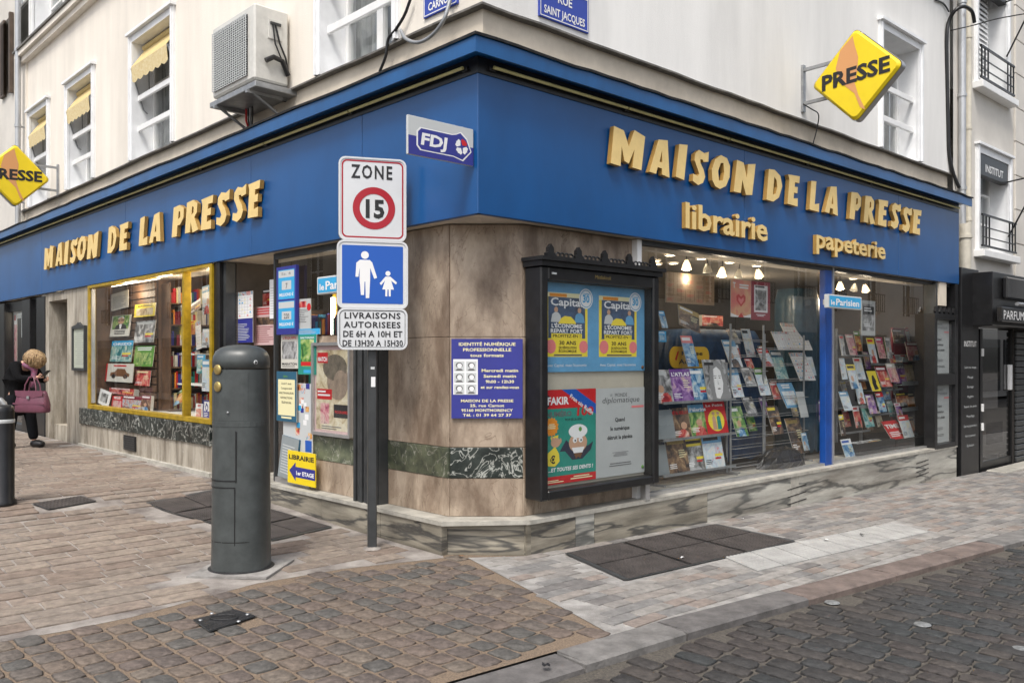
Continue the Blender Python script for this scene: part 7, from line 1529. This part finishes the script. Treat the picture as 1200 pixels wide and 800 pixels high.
mb.build('crest', t); mb = MB(); mb.patch(-hw + .07, hw - .09, .06, hh - .08, -.02, M['poster_glass']); mb.build('pane', t)
mb = MB(); mb.box(-hw + .25, -hw + .5, -.01, .1, hh + .12, hh + .62, M['stucco_low']); mb.build('post', t)
mxc = (cx0 + cx1) / 2 - .01
for a, b, lb in ((.065, hh * .465, 'lower white Quand le numérique poster in the narrow end cabinet'), (hh * .555, hh - .085, 'upper white Quand le numérique poster in the narrow end cabinet')):
    sheet(RF, 'poster', lb, mxc - hw + .085, mxc + hw - .085, cz0 + a, cz0 + b, cyy + .04, p_monde, M['paper'], 'twin posters in the end cabinet')
# hanging spot lamps and ceiling lights
for i, (px, py, y, on, tilt, lb) in enumerate(((804.5, 311, .9, 1, 0, 'lit white hanging lamp, leftmost'), (829, 315, 1.1, 0, 0, 'unlit grey hanging lamp between the first two lit ones'), (846, 319, 1.0, 1, 8, 'lit white hanging lamp in the middle of the first pane'), (865.5, 321, 1.2, 0, 12, 'unlit grey hanging lamp left of the tilted lit one'), (889, 321, 1.0, 1, -22, 'lit white lamp tilted to one side above the maroon poster'), (984.5, 335, .9, 1, 0, 'small lit lamp just right of the blue pillar'), (1001, 337, 1.2, 0, 20, 'unlit lamp left of the last lit lamp'), (1014, 338, .9, 1, -24, 'lit tilted lamp in the far pane'), (1032, 340, 1.2, 0, -15, 'unlit lamp at the right of the far pane'))):
    x = RF.X(px, y); z = RF.Z(px, py, y); t = free(RF, 'hanging_lamp', lb, 'lamp', x, y, z, 'hanging lamps in the right window'); t.rotation_euler = (Matrix.Rotation(RF.th, 3, 'Z') @ Matrix.Rotation(rad(tilt), 3, 'Y')).to_euler()
    mb = MB(); mb.lathe([(.06, -.045), (.057, -.04), (.036, .03), (.026, .04), (.022, .06), (0, .062)], M['lamplit'] if on else M['lampw'], 18); mb.build('shade', t)
    mb = MB(); mb.tube([(0, 0, .06), (0, 0, max(.08, zc_ - z))], .006, M['black'], 5); mb.build('cord', t)
    if on: mb = MB(); mb.lathe([(.0, -.062), (.035, -.055), (.048, -.04), (.03, -.02)], M['bulb'], 14); mb.build('bulb', t); plight(RF, x, y, z - .16, 5, .05)
for k, (px, py) in enumerate(((785, 298.5), (768, 305), (770, 309), (789, 308), (822, 302.5), (855, 307), (887, 311), (1000, 326))):
    z = zc_ - .004; Yd = (z - EYE) * FPX / (HZ - py); X = (px - 600) / FPX * Yd; p = Vector((X, Yd)); q = p - RF.o; lx, ly = q.dot(RF.x), q.dot(RF.y)
    if not (.25 < ly < 3.5): ly = min(max(ly, .3), 3.4); p = RF.w(lx, ly).xy
    t = thing('ceiling_spot', ['flush lit spot above the leftmost hanging lamp', 'upper flush spot of the cluster over the poster cabinet', 'lower flush spot of the cluster over the poster cabinet', 'flush spot right of the cluster over the poster cabinet', 'flush lit spot above the grey unlit lamp', 'flush lit spot above the middle lit lamp', 'flush lit spot above the lamp tilted over the maroon poster', 'flush lit spot in the far pane right of the blue pillar'][k], 'ceiling light', (p.x, p.y, z), RF.th, 'flush ceiling spots'); mb = MB(); mb.lathe([(.07, 0), (.07, -.012), (.055, -.014)], M['white'], 16); mb.build('ring', t); mb = MB(); mb.lathe([(0, -.008), (.055, -.01)], M['spot_on'], 16); mb.build('diffuser', t)
plight(RF, 3.2, 2.2, 2.45, 14, .2); plight(RF, 6.8, 2.2, 2.45, 14, .2)
plight(LF, -2.6, 1.5, 2.35, 16, .2)
t = free(LF, 'strip_light', 'tall upright lit lamp inside the entrance', 'lamp', LF.X(390, 1.0), 1.0, LF.Z(390, 392, 1.0)); mb = MB(); mb.tube([(0, 0, 0), (0, 0, .42)], .022, M['tube_on'], 8); mb.build('tube', t); mb = MB(); mb.box(-.04, .04, .02, .04, -.05, .48, M['yel_o']); mb.build('housing', t)
# bookshelves seen through the entrance and the small window and at the back of the right room
def bookcase(F, label, x, y, w_, z0, hgt, rows, seed, rot=0):
    r = random.Random(seed); p = F.w(x, y); t = thing('bookcase', label, 'bookcase', (p.x, p.y, z0), F.th + rot); mb = MB(); mb.box(-w_ / 2, -w_ / 2 + .02, 0, .28, 0, hgt, M['slat']); mb.box(w_ / 2 - .02, w_ / 2, 0, .28, 0, hgt, M['slat']); mb.box(-w_ / 2, w_ / 2, .26, .28, 0, hgt, M['slat']); mb.build('carcass', t)
    for k in range(rows):
        z = hgt * k / rows; mb = MB(); mb.box(-w_ / 2 + .02, w_ / 2 - .02, .01, .26, z, z + .02, M['slat']); mb.build('shelf', t)
        bk = MB(); xx = -w_ / 2 + .03
        while xx < w_ / 2 - .06:
            tw = r.uniform(.015, .045); hh_ = (hgt / rows) * r.uniform(.55, .85); bk.box(xx, xx + tw, .03 + r.uniform(0, .03), .2, z + .021, z + hh_, r.choice([M['red'], M['navy'], M['offw'], M['orange_p'], M['teal_p'], M['ink'], M['lyel_p'], M['cyan'], M['maroon_p'], M['wht'], M['brown_p']])); xx += tw + .002
        tag(bk.build('books', t), kind='stuff')
bookcase(LF, 'bookcase full of coloured spines just inside the entrance', -3.5, .95, 1.3, .2, 1.9, 6, 1); bookcase(LF, 'dark bookcase behind the small side window', -2.05, 1.5, 1.1, .2, 1.7, 5, 2)
bookcase(RF, 'long bookcase against the back wall behind the first pane', 4.3, 3.2, 2.6, .25, 1.5, 4, 3); bookcase(RF, 'long bookcase against the back wall behind the far pane', 7.4, 3.2, 2.6, .25, 1.6, 4, 4)
bookcase(LF, 'narrow column of book spines behind the glass joint of the yellow framed window', XBK + .285, .76, .66, .81, 1.75, 6, 9, math.pi / 2)
# menu frame and left shopfront posters
def p_menu(mb, w, h): mb.patch(0, w, 0, h, -.0003, M['menupap']); bars(mb, w * .15, w * .85, h * .08, h * .92, 16, M['lgr'], -.0008, .25, True)
y = .03; x0, x1 = LF.X(86.5, y), LF.X(101.5, y); z0, z1 = LF.Z(94, 434, y), LF.Z(94, 382, y); t = free(LF, 'menu_frame', 'small black iron framed price list on the pale stone left of the window', 'notice frame', (x0 + x1) / 2, y, z0); hw = (x1 - x0) / 2; hh = z1 - z0
mb = MB(); mb.prism([(-hw, 0), (hw, 0), (hw, hh), (hw * .3, hh + .02), (0, hh + .06), (-hw * .3, hh + .02), (-hw, hh)], -.035, .009, M['dkgrey'], None, [[(-hw + .04, .04), (hw - .04, .04), (hw - .04, hh - .04), (-hw + .04, hh - .04)]]); mb.build('frame', t)
mb = MB(); p_menu(mb, 2 * hw - .07, hh - .07); mb.xf(Matrix.Translation((-hw + .035, -.01, .035))); mb.build('sheet', t)
def LP(px0, py0, px1, py1, lb, **k): return put(LF, (px0, py0, px1, py1), .2, lb, name='poster', lean=0, **k)
LP(32, 362, 51, 417, 'grey landscape poster in the black shopfront behind the woman', pic='grey', bg=M['lgrey_p'], tc=M['wht']); LP(7, 366, 20, 428, 'red and white poster at the far left of the black shopfront', pic='pink', bg=M['wht'], tc=M['red']); LP(25, 368, 31, 395, 'narrow pale notice left of the grey landscape poster', style='sheet', bg=M['lgrey_p'], tc=M['inkg'])
LP(-2, 430, 8, 470, 'pale lower poster at the left edge of the picture', style='sheet', bg=M['lgrey_p'], tc=M['lgr'])
plight(LF, -12.2, .5, 2.3, 12, .15)
# ============================================================ THE WOMAN WITH THE HANDBAG
def skin(name, verts, edges, radii, m, parent, sub=1, root=0):
    me = D.meshes.new(name); me.from_pydata([Vector(v) for v in verts], edges, []); me.materials.append(m); o = D.objects.new(name, me); COL.objects.link(o); o.parent = parent
    md = o.modifiers.new('Skin', 'SKIN'); md.use_smooth_shade = True
    for i, r in enumerate(radii): sv = me.skin_vertices[0].data[i]; sv.radius = (r, r) if not isinstance(r, tuple) else r; sv.use_root = (i == root)
    if sub: s = o.modifiers.new('Sub', 'SUBSURF'); s.levels = sub; s.render_levels = sub
    return o
WY = 12.3; WX = (34 - 600) / FPX * WY; wz = gz(WX, WY)
wm = thing('person', 'blonde woman in black coat bending over her phone by the doorway', 'person', (WX, WY, wz), rad(-12))
# x forward (towards the right of the picture), y to her left side
J = dict(pel=(-.20, 0, .86), sp=(-.19, 0, 1.0), ch=(-.12, 0, 1.17), nk=(-.02, 0, 1.26), hd=(.05, 0, 1.27), fh=(.13, 0, 1.24),
         shl=(-.09, .17, 1.22), ell=(.00, .24, 1.0), wrl=(.17, .12, .99), hal=(.22, .10, 1.01), shr=(-.09, -.17, 1.22), elr=(.03, -.24, 1.02), wrr=(.22, -.12, 1.03), har=(.27, -.10, 1.06),
         hpl=(-.18, .09, .82), knl=(-.08, .12, .46), anl=(-.02, .12, .08), tol=(.12, .13, .04), hpr=(-.22, -.09, .82), knr=(-.20, -.10, .46), anr=(-.28, -.10, .08), tor=(-.16, -.12, .04))
order = list(J); idx = {k: i for i, k in enumerate(order)}
Ed = [('pel', 'sp'), ('sp', 'ch'), ('ch', 'nk'), ('nk', 'hd'), ('hd', 'fh')]
for s in 'lr': Ed += [('ch', 'sh' + s), ('sh' + s, 'el' + s), ('el' + s, 'wr' + s), ('wr' + s, 'ha' + s), ('pel', 'hp' + s), ('hp' + s, 'kn' + s), ('kn' + s, 'an' + s), ('an' + s, 'to' + s)]
RR = dict(pel=.09, sp=.085, ch=.09, nk=.05, hd=.085, fh=.06)
for s in 'lr': RR.update({'sh' + s: .042, 'el' + s: .034, 'wr' + s: .024, 'ha' + s: .022, 'hp' + s: .055, 'kn' + s: .045, 'an' + s: .032, 'to' + s: .024})
skin('body', [J[k] for k in order], [(idx[a], idx[b]) for a, b in Ed], [RR[k] for k in order], M['skin'], wm)
sub = ['pel', 'sp', 'ch', 'shl', 'ell', 'wrl', 'shr', 'elr', 'wrr']; i2 = {k: i for i, k in enumerate(sub)}
V = [J[k] for k in sub] + [(-.22, 0, .55), (-.24, .0, .48)]
skin('coat', V, [(i2[a], i2[b]) for a, b in Ed if a in i2 and b in i2] + [(0, 9), (9, 10)], [.145, .135, .145, .075, .062, .045, .075, .062, .045, (.165, .15), (.165, .15)], M['coat'], wm)
for s in 'lr':
    skin('trouser_leg', [J['hp' + s], J['kn' + s], (J['an' + s][0], J['an' + s][1], .10)], [(0, 1), (1, 2)], [.11, .088, .072], M['trou'], wm)
    a, b = J['an' + s], J['to' + s]; skin('shoe', [(a[0] - .06, a[1], .055), (a[0] + .05, a[1], .055), (b[0] + .03, b[1], .045)], [(0, 1), (1, 2)], [.068, .066, .05], M['black'], wm)
    h_ = J['ha' + s]                                     # fingers curled round what she holds
    for k in range(4): z = h_[2] - .018 + .012 * k; skin('finger', [(h_[0], h_[1], z), (h_[0] + .03, h_[1] + (.012 if s == 'r' else -.012), z), (h_[0] + .04, h_[1] + (.03 if s == 'r' else -.03), z)], [(0, 1), (1, 2)], [.009, .008, .007], M['skin'], wm, 0)
    skin('thumb', [(h_[0] - .01, h_[1], h_[2] + .01), (h_[0] + .02, h_[1], h_[2] + .035)], [(0, 1)], [.01, .008], M['skin'], wm, 0)
hm = MB(); r = random.Random(2); n, m_ = 22, 12; V = []
for i in range(m_ + 1):
    for k in range(n):
        th_, ph = math.pi * i / m_, 2 * math.pi * k / n; q = 1 + .10 * math.sin(5 * ph + 3 * th_) * math.sin(th_) + r.uniform(-.04, .04); V.append((.15 * q * math.sin(th_) * math.cos(ph), .125 * q * math.sin(th_) * math.sin(ph), .13 * q * math.cos(th_)))
hm.add(V, [(i * n + k, i * n + (k + 1) % n, (i + 1) * n + (k + 1) % n, (i + 1) * n + k) for i in range(m_) for k in range(n)], M['hair'], True); 
for k in range(90):                                      # loose locks lying over the crown and falling towards the face
    ph, t0 = r.uniform(0, 2 * math.pi), r.uniform(0, .5); P = []
    for q in range(5):
        th_ = t0 + q * .36; R0 = 1.04 + .05 * math.sin(q * 1.3 + k); P.append((.15 * R0 * math.sin(th_) * math.cos(ph + q * .06), .125 * R0 * math.sin(th_) * math.sin(ph + q * .06), .13 * R0 * math.cos(th_) - max(0, q - 3) * .02))
    hm.tube(P, [.010, .014, .013, .010, .003], M['hair'], 5)
hm.build('hair', wm, (.095, 0, 1.30), (0, rad(20), 0))
skin('scarf', [(-.04, .07, 1.24), (.04, .09, 1.20), (.11, 0, 1.17), (.04, -.09, 1.20), (-.04, -.07, 1.24), (.11, -.04, 1.05), (.10, -.06, .88)], [(0, 1), (1, 2), (2, 3), (3, 4), (2, 5), (5, 6)], [.035, .035, .045, .035, .035, (.045, .03), (.05, .02)], M['scarf'], wm)
skin('ear', [(.04, -.10, 1.27), (.04, -.11, 1.29)], [(0, 1)], [.015, .012], M['skin'], wm, 0); mb = MB(); mb.prism([(.165, 1.215), (.20, 1.20), (.165, 1.19)], -.02, .02, M['skin']); mb.build('nose', wm)
rot = Matrix.Rotation(rad(-12), 3, 'Z'); hp = Vector((WX, WY, wz))
t = thing('smartphone', 'black smartphone held up in the hand of the woman', 'phone', hp + rot @ Vector((.30, -.07, 1.06)), (0, rad(50), rad(-12))); mb = MB(); mb.box(-.006, .006, -.036, .036, -.02, .13, M['black'], .003); mb.build('case', t); mb = MB(); mb.quad((-.0075, -.03, 0), (-.0075, .03, 0), (-.0075, .03, .12), (-.0075, -.03, .12), M['grey_p']); mb.build('screen', t)
t = thing('handbag', 'large mauve leather handbag hanging from the arm of the woman', 'handbag', hp + rot @ Vector((.24, -.20, .54)), rad(-12))
mb = MB(); V = []; n = 24
for i, (fx_, fy, z) in enumerate(((.25, .07, 0), (.262, .085, .02), (.262, .085, .12), (.235, .06, .25), (.215, .04, .31), (.0, .0, .31))):
    for k in range(n): a = 2 * math.pi * k / n; c, s = math.cos(a), math.sin(a); q = 1 / (abs(c) ** 5 + abs(s) ** 5) ** .2; V.append((fx_ * c * q, fy * s * q, z))
mb.add(V, [(i * n + k, i * n + (k + 1) % n, (i + 1) * n + (k + 1) % n, (i + 1) * n + k) for i in range(5) for k in range(n)] + [tuple(range(n - 1, -1, -1))], M['bag'], True); mb.build('body', t)
mb = MB(); mb.prism([(-.235, .315), (.235, .315), (.22, .24), (.06, .21), (-.06, .21), (-.22, .24)], -.072, -.06, M['bag']); mb.build('flap', t); mb = MB(); mb.box(-.255, .255, -.088, -.078, .12, .14, M['bag']); mb.box(-.02, .02, -.094, -.074, .2, .24, M['steel']); mb.build('belt', t)
for yy in (-.045, .045):
    mb = MB(); mb.tube([(-.10, yy, .28), (-.085, yy * .9, .40), (-.04, yy * .5, .50), (.0, yy * .3, .525), (.04, yy * .5, .50), (.085, yy * .9, .40), (.10, yy, .28)], .010, M['bag'], 7); mb.build('handle', t)
# fallen leaves and litter
r = random.Random(21)
M['leaf'] = mat('dry_leaf', (.22, .10, .035), .7, var=.2)
for px, py, m, nm, lb in ((390, 573, 'leaf', 'fallen_leaf', 'brown leaf on the paving below the entrance step'), (378, 566, 'leaf', 'fallen_leaf', 'smaller brown leaf nearest the entrance step'), (640, 782, 'ink', 'litter', 'black scrap lying on the flush kerb at the bottom'),
    (845, 604, 'leaf', 'fallen_leaf', 'brown leaf against the right plinth'), (968, 634, 'wht', 'litter', 'white paper scrap on the pale studded slabs'), (1010, 628, 'ink', 'litter', 'tiny black scrap on the right pavement'), (800, 655, 'wht', 'litter', 'white scrap on the dark stained iron cover'),
    (540, 653, 'leaf', 'fallen_leaf', 'brown leaf at the cut corner of the plinth'), (870, 609, 'wht', 'litter', 'white fleck between the right plinth and the iron cover')):
    p = G(px, py); mb = MB(); s_ = r.uniform(.02, .032); c = [(s_ * (1 if i % 2 else .6) * math.cos(i * .785), s_ * .7 * math.sin(i * .785), r.uniform(0, .012)) for i in range(8)]
    mb.add([(0, 0, .004)] + c, [(0, i + 1, (i + 1) % 8 + 1) for i in range(8)], M[m]); tag(mb.build(nm, None, (p.x, p.y, gz(p.x, p.y) + .012), (0, 0, r.uniform(0, 6))), lb, 'leaf' if m == 'leaf' else 'litter')
# more magazines filling the racks, each told by its colours and by its neighbour
FILL = [
 ((851, 385, 868, 402), .62, 'grey puzzle book standing behind the red boxes', 'grey', None, -10), ((872, 420, 886, 436), .6, 'dim red and white booklet between two hanging blue magazines', 'red', None, -12),
 ((888, 405, 902, 424), .66, 'dark booklet just left of the dark teal magazine', 'dark', None, -10), ((846, 446, 858, 462), .6, 'dark narrow booklet peeping out right of the portrait cover', 'grey', None, -8),
 ((889, 466, 902, 486), .62, 'dark violet booklet above the gardening guide', 'purple', None, -10), ((872, 484, 888, 505), .6, 'greenish booklet hanging low on the wire rack', 'green', None, -12),
 ((903, 446, 914, 462), .68, 'orange and black booklet below the dark teal magazine', 'warm', None, -8), ((944, 418, 957, 440), .66, 'pale green sheet at the right end of the first pane', 'light', None, -6),
 ((858, 404, 869, 420), .68, 'small red headed booklet behind the white catalogue', 'red', 'wht', -8), ((925, 470, 936, 488), .66, 'brown booklet under the curled leaflet', 'cream', None, -8),
 ((1004, 436, 1016, 456), .58, 'mustard coloured magazine behind the white health magazine', 'warm', 'yel_p', -10), ((1030, 448, 1044, 468), .62, 'dark blue magazine under the plain red one', 'blue', None, -12),
 ((1043, 444, 1054, 462), .66, 'grey magazine under the pale pink one', 'grey', None, -12), ((1012, 486, 1024, 504), .62, 'black booklet with an orange edge beside the mint magazine', 'dark', 'orange_p', -8),
 ((1024, 482, 1036, 500), .62, 'cream booklet right of the mint magazine', 'cream', None, -8), ((1038, 470, 1050, 488), .64, 'teal magazine left of the red weekly', 'teal', None, -12),
 ((984, 446, 994, 462), .6, 'small grey and yellow card against the pillar in the third row', 'grey', 'yel_p', -8), ((986, 480, 998, 500), .6, 'dark red magazine against the pillar in the fourth row', 'red', None, -8),
 ((1011, 412, 1021, 432), .62, 'violet magazine under the black and white leaflet', 'purple', None, -10), ((1040, 412, 1052, 430), .66, 'red and black racing magazine in the far pane', 'red', 'ink', -8),
 ((1048, 386, 1062, 402), .68, 'dark magazine on top of the red tiered display', 'dark', None, 0), ((1064, 384, 1080, 402), .68, 'light headed magazine on top of the red tiered display', 'light', 'red', 0),
 ((1046, 478, 1060, 492), .66, 'small warm coloured magazine above the white one on the black box', 'warm', None, -6), ((1030, 400, 1040, 416), .7, 'greenish magazine half behind the magenta one', 'green', None, -6),
]
for bx, y, lb, pic, bg, rl in FILL: put(RF, bx, y, lb, pic=pic, bg=M[bg] if bg else None, roll=rl, lean=.2, grp=G2)
